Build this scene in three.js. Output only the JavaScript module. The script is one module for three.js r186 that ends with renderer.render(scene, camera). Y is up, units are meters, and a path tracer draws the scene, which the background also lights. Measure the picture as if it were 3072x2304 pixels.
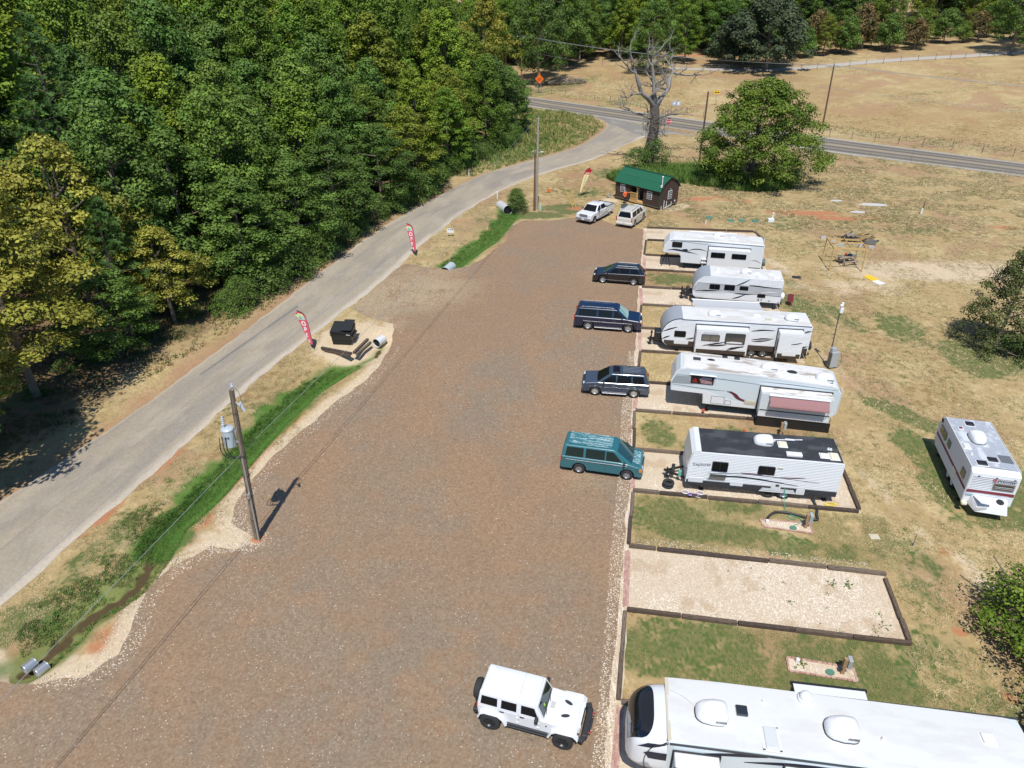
import * as THREE from 'three';
import { Sky } from 'three/addons/objects/Sky.js';
import { mergeGeometries } from 'three/addons/utils/BufferGeometryUtils.js';
import { RoundedBoxGeometry } from 'three/addons/geometries/RoundedBoxGeometry.js';
import { FontLoader } from 'three/addons/loaders/FontLoader.js';
import { TextGeometry } from 'three/addons/geometries/TextGeometry.js';
import { MarchingCubes } from 'three/addons/objects/MarchingCubes.js';

// ---------------------------------------------------------------- camera, sky, sun, exposure
const scene = new THREE.Scene();
const camera = new THREE.PerspectiveCamera(56.14, 1024 / 768, 0.5, 2500);
camera.position.set(0, 26.2, 0);
camera.rotation.x = -30.2 * Math.PI / 180;
const renderer = new THREE.WebGLRenderer({ antialias: true });
renderer.toneMapping = THREE.LinearToneMapping;
renderer.toneMappingExposure = 0.97;
renderer.shadowMap.enabled = true;
const SUN = new THREE.Vector3(-0.03, Math.sin(61 * Math.PI / 180), Math.cos(61 * Math.PI / 180)).normalize();
const sky = new Sky();
sky.name = 'sky';
sky.userData.kind = 'structure';
sky.scale.setScalar(2000);
sky.material.uniforms.sunPosition.value.copy(SUN);
sky.material.uniforms.turbidity.value = 3;
sky.material.uniforms.rayleigh.value = 1.3;
sky.material.uniforms.mieCoefficient.value = 0.004;
scene.add(sky);
scene.environmentIntensity = 0.1;
const sun = new THREE.DirectionalLight(new THREE.Color(1, 0.965, 0.90), 4.9);
sun.position.copy(SUN).multiplyScalar(300).add(new THREE.Vector3(10, 0, -80));
sun.target.position.set(10, 0, -80);
sun.castShadow = true;
sun.shadow.mapSize.set(4096, 4096);
Object.assign(sun.shadow.camera, { left: -140, right: 140, top: 140, bottom: -140, near: 10, far: 700 });
scene.add(sun, sun.target);

const QUICK = 1.25;   // texture size divisor
// ---------------------------------------------------------------- random, noise
let seed = 12345;
const rnd = () => { seed = (seed * 1664525 + 1013904223) >>> 0; return seed / 4294967296; };
const rr = (a, b) => a + (b - a) * rnd();
const pick = (a) => a[Math.floor(rnd() * a.length)];
const NL = new Float32Array(512 * 512);
for (let i = 0; i < NL.length; i++) NL[i] = rnd();
function noise(x, y) {
  const xi = Math.floor(x), yi = Math.floor(y); let fx = x - xi, fy = y - yi;
  fx = fx * fx * (3 - 2 * fx); fy = fy * fy * (3 - 2 * fy);
  const x0 = xi & 511, x1 = (xi + 1) & 511, y0 = (yi & 511) << 9, y1 = ((yi + 1) & 511) << 9;
  const a = NL[y0 + x0], b = NL[y0 + x1], c = NL[y1 + x0], d = NL[y1 + x1];
  return a + (b - a) * fx + (c - a) * fy + (a - b - c + d) * fx * fy;
}
const fbm = (x, y, o = 4) => { let s = 0, a = 0.5, t = 0; for (let i = 0; i < o; i++) { s += a * noise(x + i * 37.3, y + i * 91.7); t += a; a *= 0.5; x *= 2.03; y *= 2.03; } return s / t; };
const sst = (a, b, x) => { const t = Math.min(1, Math.max(0, (x - a) / (b - a))); return t * t * (3 - 2 * t); };
const lerp = (a, b, t) => a + (b - a) * t;
const D2R = Math.PI / 180;

// ---------------------------------------------------------------- naming, things and parts
const taken = new Map();
function numbered(n) { const k = taken.get(n) || 0; taken.set(n, k + 1); return k ? n + '_' + String(k).padStart(3, '0') : n; }
function tag(o, label, category, group) { o.userData.label = label; o.userData.category = category; if (group) o.userData.group = group; return o; }
// a thing: a Group at its base; deg turns local +x towards (cos deg, sin deg) in the ground's x, z
function thing(name, label, category, [x, y, z] = [0, 0, 0], deg = 0, group) {
  const o = new THREE.Group(); o.name = numbered(name); o.position.set(x, y, z); o.rotation.y = -deg * D2R; scene.add(o);
  return tag(o, label, category, group);
}
function shade(o) { o.traverse((m) => { if (m.isMesh) { m.castShadow = true; m.receiveShadow = true; } }); }
function part(parent, name, geo, mat) {
  const m = new THREE.Mesh(Array.isArray(geo) ? merge(geo) : geo, mat); m.name = name; m.castShadow = m.receiveShadow = true; parent.add(m); return m;
}
function single(name, label, category, geo, mat, [x, y, z] = [0, 0, 0], deg = 0, group) {
  const m = new THREE.Mesh(Array.isArray(geo) ? merge(geo) : geo, mat); m.name = numbered(name); m.position.set(x, y, z); m.rotation.y = -deg * D2R;
  m.castShadow = m.receiveShadow = true; scene.add(m); return tag(m, label, category, group);
}
function structure(name, geo, mat, parent = scene) {
  const m = new THREE.Mesh(Array.isArray(geo) ? merge(geo) : geo, mat); m.name = parent === scene ? numbered(name) : name; m.castShadow = m.receiveShadow = true; parent.add(m);
  if (parent === scene) m.userData.kind = 'structure'; return m;
}
// ---------------------------------------------------------------- geometry helpers
function merge(list) {
  const gs = list.map((g) => { let h = g.index ? g.toNonIndexed() : g.clone(); for (const k of Object.keys(h.attributes)) if (!['position', 'normal', 'uv'].includes(k)) h.deleteAttribute(k);
    if (!h.attributes.normal) h.computeVertexNormals(); if (!h.attributes.uv) h.setAttribute('uv', new THREE.BufferAttribute(new Float32Array(h.attributes.position.count * 2), 2)); h.morphAttributes = {}; return h; });
  return mergeGeometries(gs);
}
const mat4 = new THREE.Matrix4();
const at = (g, x = 0, y = 0, z = 0, rx = 0, ry = 0, rz = 0) => { mat4.makeRotationFromEuler(new THREE.Euler(rx, ry, rz)).setPosition(x, y, z); g.applyMatrix4(mat4); return g; };
const box = (w, h, d, x = 0, y = 0, z = 0, ry = 0) => at(new THREE.BoxGeometry(w, h, d), x, y, z, 0, ry, 0);            // centred at x, y, z
const rbox = (w, h, d, r, x = 0, y = 0, z = 0, seg = 2) => at(new RoundedBoxGeometry(w, h, d, seg, Math.min(r, w / 2.01, h / 2.01, d / 2.01)), x, y, z);
const cyl = (r0, r1, h, x = 0, y = 0, z = 0, n = 12, rx = 0, rz = 0) => at(new THREE.CylinderGeometry(r1, r0, h, n), x, y, z, rx, 0, rz);
function bar(a, b, r, n = 6, r2 = r) {                                                                                 // round bar from a to b
  const A = new THREE.Vector3(...a), B = new THREE.Vector3(...b), d = B.clone().sub(A), g = new THREE.CylinderGeometry(r2, r, d.length(), n);
  const q = new THREE.Quaternion().setFromUnitVectors(new THREE.Vector3(0, 1, 0), d.clone().normalize());
  g.applyMatrix4(new THREE.Matrix4().compose(A.add(B).multiplyScalar(0.5), q, new THREE.Vector3(1, 1, 1))); return g;
}
function beam(a, b, w, h) {                                                                                            // square bar from a to b
  const A = new THREE.Vector3(...a), B = new THREE.Vector3(...b), d = B.clone().sub(A), g = new THREE.BoxGeometry(w, h, d.length());
  const m = new THREE.Matrix4().lookAt(B, A, Math.abs(d.y) > d.length() * 0.98 ? new THREE.Vector3(1, 0, 0) : new THREE.Vector3(0, 1, 0)); m.setPosition(A.add(B).multiplyScalar(0.5)); g.applyMatrix4(m); return g;
}
const tube = (pts, r, seg = 40, n = 6) => new THREE.TubeGeometry(new THREE.CatmullRomCurve3(pts.map((p) => new THREE.Vector3(...p))), seg, r, n, false);
const shp = (pts) => { const s = new THREE.Shape(); pts.forEach(([x, y], i) => (i ? s.lineTo(x, y) : s.moveTo(x, y))); return s; };
function rshape(x0, y0, x1, y1, r) { const s = new THREE.Shape(); s.moveTo(x0 + r, y0); s.lineTo(x1 - r, y0); s.quadraticCurveTo(x1, y0, x1, y0 + r); s.lineTo(x1, y1 - r); s.quadraticCurveTo(x1, y1, x1 - r, y1); s.lineTo(x0 + r, y1); s.quadraticCurveTo(x0, y1, x0, y1 - r); s.lineTo(x0, y0 + r); s.quadraticCurveTo(x0, y0, x0 + r, y0); return s; }
// extrude an x-y shape along z from z0 to z1, edges rounded by bev
function ext(shape, z0, z1, bev = 0, seg = 2, curve = 8) {
  const g = new THREE.ExtrudeGeometry(shape, { depth: z1 - z0 - 2 * bev, bevelEnabled: bev > 0, bevelThickness: bev, bevelSize: bev, bevelOffset: -bev, bevelSegments: seg, curveSegments: curve, steps: 1 });
  return at(g, 0, 0, z0 + bev);
}
// a flat decal or pane on the side z of a body: shape in x-y, thin
const pane = (shape, z, t = 0.012, back = false) => { const g = new THREE.ExtrudeGeometry(shape, { depth: t, bevelEnabled: false, curveSegments: 6 }); return at(g, 0, 0, back ? z - t : z); };
// smooth loft of closed rings (arrays of [x,y,z], same count), optional caps
function loft(rings, capA = true, capB = true) {
  const n = rings[0].length, pos = [], idx = [];
  rings.forEach((r) => r.forEach((p) => pos.push(...p)));
  for (let i = 0; i < rings.length - 1; i++) for (let j = 0; j < n; j++) { const a = i * n + j, b = i * n + (j + 1) % n, c = a + n, d = b + n; idx.push(a, b, c, b, d, c); }
  const cap = (i, flip) => { const c = [0, 0, 0]; rings[i].forEach((p) => p.forEach((v, k) => (c[k] += v / n))); const k0 = pos.length / 3; rings[i].forEach((p) => pos.push(...p)); pos.push(...c); const ci = pos.length / 3 - 1; for (let j = 0; j < n; j++) { const a = k0 + j, b = k0 + (j + 1) % n; flip ? idx.push(a, ci, b) : idx.push(a, b, ci); } };
  if (capA) cap(0, false); if (capB) cap(rings.length - 1, true);
  const g = new THREE.BufferGeometry(); g.setAttribute('position', new THREE.Float32BufferAttribute(pos, 3)); g.setIndex(idx); g.computeVertexNormals(); return g;
}
function quad(a, b, c, d) { const g = new THREE.BufferGeometry(); g.setAttribute('position', new THREE.Float32BufferAttribute([...a, ...b, ...c, ...d], 3)); g.setAttribute('uv', new THREE.Float32BufferAttribute([0, 0, 1, 0, 1, 1, 0, 1], 2)); g.setIndex([0, 1, 2, 0, 2, 3]); g.computeVertexNormals(); return g; }
// ---------------------------------------------------------------- materials
const col = (r, g, b) => new THREE.Color().setRGB(r, g, b);
const M = (c, rough = 0.8, metal = 0, more = {}) => new THREE.MeshStandardMaterial({ color: Array.isArray(c) ? col(...c) : c, roughness: rough, metalness: metal, side: THREE.DoubleSide, ...more });
const P = (c, rough = 0.5, more = {}) => new THREE.MeshPhysicalMaterial({ color: Array.isArray(c) ? col(...c) : c, roughness: rough, side: THREE.DoubleSide, ...more });
function dataTex(w, h, f, srgb = true, repeat) {
  const d = new Uint8Array(w * h * 4), o = [0, 0, 0];
  for (let j = 0; j < h; j++) for (let i = 0; i < w; i++) { f(i, j, o); const k = (j * w + i) * 4; for (let c = 0; c < 3; c++) { let v = o[c]; v = v < 0 ? 0 : v > 1 ? 1 : v; if (srgb) v = v < 0.0031308 ? v * 12.92 : 1.055 * Math.pow(v, 1 / 2.4) - 0.055; d[k + c] = v * 255 + 0.5; } d[k + 3] = 255; }
  const t = new THREE.DataTexture(d, w, h); t.magFilter = THREE.LinearFilter; t.minFilter = THREE.LinearMipmapLinearFilter; t.generateMipmaps = true; if (srgb) t.colorSpace = THREE.SRGBColorSpace; if (repeat) t.wrapS = t.wrapT = THREE.RepeatWrapping; t.needsUpdate = true; return t;
}
// ---------------------------------------------------------------- terrain
const seg2 = (px, pz, a, b) => { const vx = b[0] - a[0], vz = b[1] - a[1], t = Math.min(1, Math.max(0, ((px - a[0]) * vx + (pz - a[1]) * vz) / (vx * vx + vz * vz))); return Math.hypot(px - a[0] - vx * t, pz - a[1] - vz * t); };
const polyDist = (pl, x, z) => { let d = 1e9; for (let i = 0; i < pl.length - 1; i++) d = Math.min(d, seg2(x, z, pl[i], pl[i + 1])); return d; };
const inside = (pl, x, z) => { let r = false; for (let i = 0, j = pl.length - 1; i < pl.length; j = i++) { const a = pl[i], b = pl[j]; if ((a[1] > z) !== (b[1] > z) && x < (b[0] - a[0]) * (z - a[1]) / (b[1] - a[1]) + a[0]) r = !r; } return r; };
const DITCH = [[-21.2, -20.9], [-20.5, -22.6], [-20.3, -23.7], [-19.2, -25], [-18.7, -26], [-18.6, -28], [-18.7, -30], [-18.1, -31.4], [-17.5, -33.2], [-16.7, -37.3], [-16, -40.6], [-14.8, -44.4], [-12.9, -47.9], [-10.9, -50.4], [-10.5, -52.2]];
const DITCH2 = [[-6.2, -69.2], [-5.4, -71.2], [-4.3, -73.8], [-2.5, -77.6], [-1.5, -81.4], [-0.5, -85.4], [-0.3, -88.2]];
const HN = [0.645, -0.764];                                       // away from the highway
const hwyS = (x, z) => (x - 37) * HN[0] + (z + 145) * HN[1];
const ROADL = [[-33, -18], [-28.9, -31.75], [-25.84, -40.4], [-24.16, -46.3], [-21.3, -57], [-18.14, -69.3], [-14.9, -81], [-9.5, -94.2], [-4.26, -105], [2.35, -113.2], [9.3, -121.2], [12.45, -126.3], [15.5, -133.9], [17.6, -140], [18, -145.7], [15.2, -154]];
const ROADR = [[-27, -14], [-23, -28.5], [-20.5, -38], [-18.9, -44.6], [-16.3, -53], [-12.6, -64], [-9.3, -76.6], [-5.1, -88.6], [0.05, -99.2], [5.38, -106.5], [12.4, -114.3], [16.9, -121.2], [20.4, -127], [24, -131.8], [28, -134], [33, -132.4]];
const roadLeftX = (z) => { for (let i = 0; i < ROADL.length - 2; i++) { const a = ROADL[i], b = ROADL[i + 1]; if (z <= a[1] && z >= b[1]) return lerp(a[0], b[0], (z - a[1]) / (b[1] - a[1])); } return z > -18 ? -33 : 17; };
const LOT = [[2.4, -10], [3.5, -16.2], [4.1, -19.4], [4.85, -23], [5.5, -26.5], [6.6, -32], [7.5, -37.4], [8.55, -43.7], [10.5, -55], [12.35, -65.5], [14.3, -76], [15.1, -80.4], [12.2, -81.5], [10.4, -84.2], [8, -84.9], [4.4, -83.6], [1.4, -83.6], [-0.2, -81.1], [-0.6, -76.5], [-2.9, -70.8], [-4.5, -68.4], [-6.25, -67.7], [-8.6, -68.3], [-10.9, -69.3], [-12, -66.2], [-14.1, -58.2], [-12.6, -56.6], [-10, -55.1], [-9.6, -51.5], [-9.9, -48.5], [-10.6, -45.7], [-11.7, -43.6], [-12.4, -42.2], [-13.4, -39.5], [-14.7, -36.4], [-15.3, -33.6], [-15.6, -31.6], [-15.3, -30], [-14.2, -29.2], [-13.4, -28.6], [-14.2, -28.0], [-15.7, -28.2], [-16.6, -27.2], [-17.4, -26.2], [-17.7, -24.6], [-17.4, -22.8], [-17.3, -21.4], [-18.2, -20.2], [-20, -19.9], [-21.6, -19.9], [-23.2, -20.2], [-25, -19.5], [-26.5, -14], [-24, -10]];
function terr(x, z) {
  let y = 0;
  const s = hwyS(x, z);
  if (s > 4) { const t = s - 4; y += 0.085 * t * sst(0, 25, t); if (t > 230) y -= 0.085 * (t - 230) * 0.75; y += (fbm(x * 0.02, z * 0.02, 2) - 0.5) * 1.6 * sst(5, 60, t); }
  const lf = roadLeftX(Math.max(z, -146)) - 6 - x;                  // how far into the wood
  if (lf > 0 && s < 0) y += 0.05 * lf * sst(0, 25, lf) + (fbm(x * 0.09, z * 0.09, 2) - 0.5) * 0.5 * sst(0, 6, lf);
  if (z > -56 && z < -18 && x < -8) { const d = polyDist(DITCH, x, z); y -= 0.72 * (1 - sst(0.25, 1.75, d)); }
  if (z < -66 && z > -90 && x > -9 && x < 3) y -= 0.6 * (1 - sst(0.3, 1.9, polyDist(DITCH2, x, z)));
  if (x > 20 && x < 60 && z < -18 && z > -130) y += (fbm(x * 0.12, z * 0.12, 2) - 0.5) * 0.14 * sst(20, 24, x);
  return y;
}
// ---------------------------------------------------------------- what the ground is made of
const DRY = [0.385, 0.275, 0.125], DRY2 = [0.47, 0.36, 0.18], BROWN = [0.225, 0.142, 0.06], GREEN = [0.078, 0.112, 0.024], LUSH = [0.06, 0.15, 0.014], RED = [0.42, 0.165, 0.075], SAND = [0.56, 0.44, 0.29], SOIL = [0.34, 0.2, 0.11], LITTER = [0.17, 0.10, 0.05], MUD = [0.075, 0.05, 0.018];
const mixc = (o, c, t) => { o[0] += (c[0] - o[0]) * t; o[1] += (c[1] - o[1]) * t; o[2] += (c[2] - o[2]) * t; };
// patches: centre x, z, half sizes, turn in degrees, weight
const CELL = 5, bkey = (x, z) => Math.floor(x / CELL) * 4096 + Math.floor(z / CELL);
const blobList = (l) => { const m = new Map(); for (const [x, z, a, b, g, w] of l) { const q = { x, z, a, b, c: Math.cos(g * D2R), s: Math.sin(g * D2R), w }, R = Math.max(a, b) * 1.5; for (let i = Math.floor((x - R) / CELL); i <= Math.floor((x + R) / CELL); i++) for (let j = Math.floor((z - R) / CELL); j <= Math.floor((z + R) / CELL); j++) { const k = i * 4096 + j; if (!m.has(k)) m.set(k, []); m.get(k).push(q); } } return m; };
const blob = (bl, x, z) => { const l = bl.get(bkey(x, z)); if (!l) return 0; let v = 0; for (const q of l) { const dx = x - q.x, dz = z - q.z, e = Math.hypot((dx * q.c + dz * q.s) / q.a, (-dx * q.s + dz * q.c) / q.b); if (e < 1.5) v = Math.max(v, q.w * (1 - sst(0.4, 1.5, e))); } return v; };
const GREENS = blobList([
  [8, -21.5, 4.5, 2.3, 8, 0.95], [14.5, -20.5, 4, 2.6, 8, 0.95], [10, -19.2, 5, 1.6, 8, 0.9], [18.5, -20, 3, 4, 0, 0.62], [20, -17.5, 4, 3, 0, 0.8],
  [8.3, -30.6, 2.6, 2, 8, 0.85], [10.5, -29.3, 4.6, 1.1, 8, 0.95], [15.5, -28, 4.5, 1, 8, 0.75], [12.5, -31.4, 2, 0.8, 8, 0.75], [20.6, -27.5, 2.4, 1.2, 60, 0.6], [19.6, -23.2, 1.6, 3.4, 0, 0.7], [20.8, -30, 1.2, 2.4, 0, 0.4],
  [9.6, -38.5, 1.3, 2.2, 0, 0.85], [12, -37.2, 3, 0.8, 8, 0.6], [16, -38.7, 4, 0.8, 8, 0.6], [19, -37.5, 2, 1.2, 8, 0.7],
  [13.4, -48.4, 2.2, 0.5, 8, 0.5], [15.3, -65.2, 3.4, 1.7, 8, 0.9], [13, -57, 1.4, 1.2, 0, 0.4],
  [25.5, -58.5, 2, 4.2, -12, 0.95], [27, -62, 1, 5, -12, 0.55], [28.5, -56.5, 1, 4, -12, 0.8], [23.6, -62.5, 1.4, 2.4, 0, 0.7],
  [26.6, -40.6, 1.2, 3.4, -38, 1], [25.6, -36.5, 1.5, 3.4, -8, 1], [25, -33, 1.2, 2.4, 0, 0.9], [27, -30.4, 3, 1.2, 0, 1], [29.5, -31.5, 2, 5, -10, 1], [29, -27, 1.6, 2, 0, 0.8],
  [32.5, -54.5, 2.2, 4, 0, 0.8], [38, -50, 5, 4, 0, 0.9], [35.5, -48, 3, 3, 0, 0.9], [30, -58, 3, 5, 20, 0.35],
  [33, -82, 6, 3, 0, 0.55], [22, -87.5, 5, 1.6, 12, 0.7], [28, -84.4, 5, 1, 3, 0.5], [40, -84, 8, 2.2, 0, 0.6], [47, -79, 7, 2.4, 0, 0.6], [44, -100, 12, 4, 10, 0.35], [30, -75, 2, 6, -10, 0.4],
  [2.5, -85.6, 5, 1.6, 0, 0.95], [7, -88, 5, 2.6, 20, 0.75], [9.5, -96, 4, 4, 40, 0.6], [12, -103, 5, 3, -40, 0.4], [15.5, -98, 3, 3, 0, 0.85], [-3, -84.5, 2, 3, 20, 0.6],
  [17.5, -107, 8, 4, -30, 0.8], [27, -103, 8, 4, 10, 0.95], [35, -100, 7, 4, 0, 0.9], [20, -102, 4, 3, 0, 0.9],
  [-1, -117, 8, 5.5, -40, 0.95], [6, -130, 4, 6, -40, 0.75], [3, -123, 7, 4, -45, 0.85], [13, -140, 3, 4, -30, 0.55], [6, -146, 6, 3, -45, 0.4], [11.5, -131.5, 2.5, 4, -30, 0.6],
  [10, -185, 22, 5, -42, 0.7], [24, -168, 12, 3.5, -42, 0.65], [44, -147, 12, 2.5, -41, 0.45], [70, -126, 20, 1.6, -40, 0.45], [85, -160, 14, 2, -10, 0.5], [110, -150, 20, 2, -6, 0.45], [62, -176, 6, 2, 0, 0.3], [20, -190, 16, 10, -30, 0.25],
  [-24.8, -25.2, 1.4, 3, 12, 0.6], [-22.6, -23.2, 1.5, 1.8, 20, 0.95], [-21.5, -27.5, 1.1, 5, 12, 0.7], [-20, -33, 0.9, 4, 12, 0.45], [-17.6, -22.7, 0.9, 1, 0, 0.75], [-17.6, -25.6, 0.5, 1.2, 0, 0.6], [-17.4, -28.9, 0.7, 0.8, 0, 0.7],
]);
const REDS = blobList([[36, -86.5, 5, 1.2, 6, 0.95], [38.5, -84.5, 3.5, 1, 10, 0.9], [43, -84.6, 2, 0.8, 0, 0.7], [24, -92.5, 3, 1.4, 0, 0.6], [29, -92, 3, 1, 10, 0.6], [27, -93.5, 1, 0.4, 0, 1], [8.4, -88.4, 1.6, 1, 0, 0.7], [11, -91.5, 1.4, 1, 0, 0.5], [25.2, -67.4, 0.6, 0.5, 0, 0.9], [20.3, -22.6, 0.4, 0.4, 0, 0.9], [20.6, -19.2, 0.35, 0.3, 0, 0.9], [22.4, -27.8, 0.8, 0.5, 0, 0.6], [57, -81, 2, 0.7, 0, 0.8], [46, -77.5, 3, 0.7, 0, 0.5], [50, -79, 4, 0.8, 0, 0.4], [-22.4, -30.6, 0.5, 2, 14, 0.8], [-21, -35.5, 0.3, 2, 14, 0.7], [-17.9, -22.2, 1.2, 1.6, 20, 0.75], [-15.6, -35.5, 0.5, 3, 14, 0.85], [-14.9, -40, 0.8, 2.6, 14, 0.7], [-16.9, -30.3, 0.7, 0.9, 0, 0.7], [-9.6, -54.2, 1.4, 1, 0, 0.7], [50, -216, 10, 3, 0, 0.6], [90, -222, 30, 3, -16, 0.4], [62, -205, 10, 3, 0, 0.5]]);
const SANDS = blobList([[-12.6, -52, 4, 3.4, -20, 1], [-13.8, -50, 1.6, 0.9, -15, 0.9], [-10.4, -50.4, 0.8, 1.8, -15, 0.9], [-14.6, -28.4, 2, 0.8, 20, 0.9], [-18.8, -20.8, 1.4, 0.8, 0, 0.6], [-23.2, -20.8, 1.6, 1, 0, 0.8], [17, -91.4, 4, 2, 50, 0.75], [20.5, -89, 2.6, 1.2, -45, 0.85], [12.5, -92, 1.4, 1.2, 0, 0.7], [-6, -68, 2, 0.6, 0, 0.5], [0, -82.6, 2.4, 0.7, 20, 0.6], [23.3, -25, 0.6, 4.5, -10, 0.5], [21.4, -31.4, 0.5, 4, -10, 0.45], [24, -50, 0.6, 7, -8, 0.4], [26.4, -70, 0.9, 6, -14, 0.5], [43, -67.5, 14, 3.4, 0, 0.7], [32, -63, 7, 3, 0, 0.45]]);
const verge = { lush: [], };
function groundCol(x, z, o, fine) {
  const n1 = fbm(x * 0.11, z * 0.11, 4), n2 = fbm(x * 0.55 + 40, z * 0.55, 3), n3 = noise(x * 2.7, z * 2.7), n4 = fine ? noise(x * 9.5, z * 7) : 0.5, n5 = fine ? noise(x * 26, z * 19) : 0.5;
  o[0] = DRY[0]; o[1] = DRY[1]; o[2] = DRY[2];
  mixc(o, DRY2, sst(0.42, 0.68, n2 * 0.6 + n4 * 0.4));
  mixc(o, BROWN, 0.85 * sst(0.5, 0.72, n1 * 0.45 + n3 * 0.25 + n4 * 0.3));
  mixc(o, SOIL, 0.6 * sst(0.55, 0.72, fbm(x * 0.23 + 9, z * 0.23 + 5, 2)));
  const gn = n2 * 0.5 + n4 * 0.22 + n3 * 0.28;
  let g = Math.max(blob(GREENS, x, z), 0.46 * n1) + (gn - 0.5) * 1.5;
  g = sst(0.38, 0.86, g) * (0.62 + 0.5 * n4);
  if (hwyS(x, z) > 6) g *= 0.75;
  mixc(o, GREEN, g * 0.95);
  if (x > 22 && z < -72 && hwyS(x, z) < -6) mixc(o, [0.15, 0.125, 0.05], 0.42 * sst(0.46, 0.68, n3 * 0.4 + n2 * 0.35 + n4 * 0.25) * sst(-72, -80, z));
  if (hwyS(x, z) > 8) mixc(o, [0.33, 0.21, 0.09], 0.4 * sst(0.42, 0.66, fbm(x * 0.05 + 11, z * 0.09, 3)));
  mixc(o, RED, sst(0.3, 0.8, blob(REDS, x, z) + (gn - 0.5) * 1.2) * 0.85);
  mixc(o, SAND, sst(0.25, 0.75, blob(SANDS, x, z) + (gn - 0.5) * 0.9) * 0.95);
  // ditch: lush grass, wet mud in the bottom
  if (x < 4 && z > -92 && (z > -57 ? x < -7 && x > -26 : x > -10 && z < -66)) {
    let d = 99, q = 0;
    if (z > -57) { d = polyDist(DITCH, x, z); q = sst(-31, -33, z); } else if (z < -66) { d = polyDist(DITCH2, x, z); q = 1; }
    if (d < 4) {
      const side = z > -57 ? (inside(LOT, x + 1.2, z) ? 0.55 : 1) : 1;
      const w = ((q > 0.5 ? 1.4 : 1.2) * side + (n2 - 0.5) * 1.6) * (z > -57 ? 1 - 0.85 * sst(-47.6, -49.4, z) : 1);
      mixc(o, LUSH, (1 - sst(w - 0.35, w + 0.35, d)) * (0.75 + 0.25 * n4) * (q > 0.5 ? 1 : 0.75));
      const mw = 0.32 + (n3 - 0.5) * 0.5 - (q > 0.5 ? 0.28 : 0);
      mixc(o, MUD, 1 - sst(mw - 0.1, mw + 0.12, d));
    }
    // pale gravel strewn along the lot's ditch side
    if (z > -56 && x < -8 && x > -24) { let e = 99; for (let i = 27; i < LOT.length - 5; i++) e = Math.min(e, seg2(x, z, LOT[i], LOT[i + 1])); if (d > 0.7) mixc(o, SAND, (1 - sst(0.45, 0.95 + n3 * 0.3, e)) * 0.95); }
  }
  // the wood's floor
  const lf = roadLeftX(Math.max(z, -146)) - x;
  if (lf > 0 && hwyS(x, z) < -3 && z > -152) {
    mixc(o, SOIL, 0.75 * (1 - sst(0.6, 2.2, lf + n3)) ); 
    mixc(o, LITTER, sst(2.5, 6, lf + (n2 - 0.5) * 5) * sst(-112, -104, z + (x + 2) * 0.4) * 0.9);
    mixc(o, GREEN, sst(0.5, 0.62, n2) * sst(3, 6, lf) * 0.55 * (1 - sst(16, 24, lf)));
  }
  const v = 0.8 + 0.4 * n5 * 0.6 + 0.16 * n4; o[0] *= v; o[1] *= v; o[2] *= v;
}
// ---------------------------------------------------------------- the ground sheet, one lattice cut into four pieces
const lines = (stops) => { const r = []; for (let i = 0; i < stops.length - 1; i++) { const [a, s] = stops[i], b = stops[i + 1][0], n = Math.max(1, Math.round(Math.abs(b - a) / s)); for (let k = 0; k < n; k++) r.push(a + (b - a) * k / n); } r.push(stops[stops.length - 1][0]); return r; };
const XL = lines([[-1400, 150], [-200, 15], [-60, 1.5], [-25, 0.4], [1, 1], [56, 4], [110, 10], [260, 150], [1500, 1]]);
const ZL = lines([[400, 60], [0, 4], [-8, 1.5], [-18, 0.4], [-90, 2], [-190, 5], [-420, 40], [-700, 200], [-2000, 1]]);
const ground = new THREE.Group(); ground.name = 'ground'; ground.userData.kind = 'structure'; scene.add(ground);
function groundPiece(name, x0, x1, z0, z1, mat, hole) {
  const xs = XL.filter((v) => v >= x0 - 1e-6 && v <= x1 + 1e-6), zs = ZL.filter((v) => v <= z0 + 1e-6 && v >= z1 - 1e-6), pos = [], uv = [], idx = [];
  for (const z of zs) for (const x of xs) { pos.push(x, terr(x, z), z); uv.push((x - x0) / (x1 - x0), (z - z1) / (z0 - z1)); }
  for (let j = 0; j < zs.length - 1; j++) for (let i = 0; i < xs.length - 1; i++) { const mx = (xs[i] + xs[i + 1]) / 2, mz = (zs[j] + zs[j + 1]) / 2; if (hole && hole(mx, mz)) continue; const a = j * xs.length + i, b = a + 1, c = a + xs.length, d = c + 1; idx.push(a, b, c, b, d, c); }
  const g = new THREE.BufferGeometry(); g.setAttribute('position', new THREE.Float32BufferAttribute(pos, 3)); g.setAttribute('uv', new THREE.Float32BufferAttribute(uv, 2)); g.setIndex(idx); g.computeVertexNormals();
  return structure(name, g, mat, ground);
}
function groundTex(x0, x1, z0, z1, w, h, fine) { w = Math.round(w / QUICK); h = Math.round(h / QUICK); return dataTex(w, h, (i, j, o) => groundCol(x0 + (i + 0.5) / w * (x1 - x0), z1 + (j + 0.5) / h * (z0 - z1), o, fine)); }
const snap = (arr, v) => arr.reduce((a, b) => (Math.abs(b - v) < Math.abs(a - v) ? b : a));
const gx = [snap(XL, -60), snap(XL, 1), snap(XL, 56), snap(XL, 110), snap(XL, 260), snap(XL, -200)], gz = [snap(ZL, -8), snap(ZL, -78), snap(ZL, -190), snap(ZL, -420)];
const gm = (t) => M([1, 1, 1], 0.95, 0, { map: t });
groundPiece('verge_and_wood_floor', gx[0], gx[1], gz[0], gz[1], gm(groundTex(gx[0], gx[1], gz[0], gz[1], 1700, 2000, true)));
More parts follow.
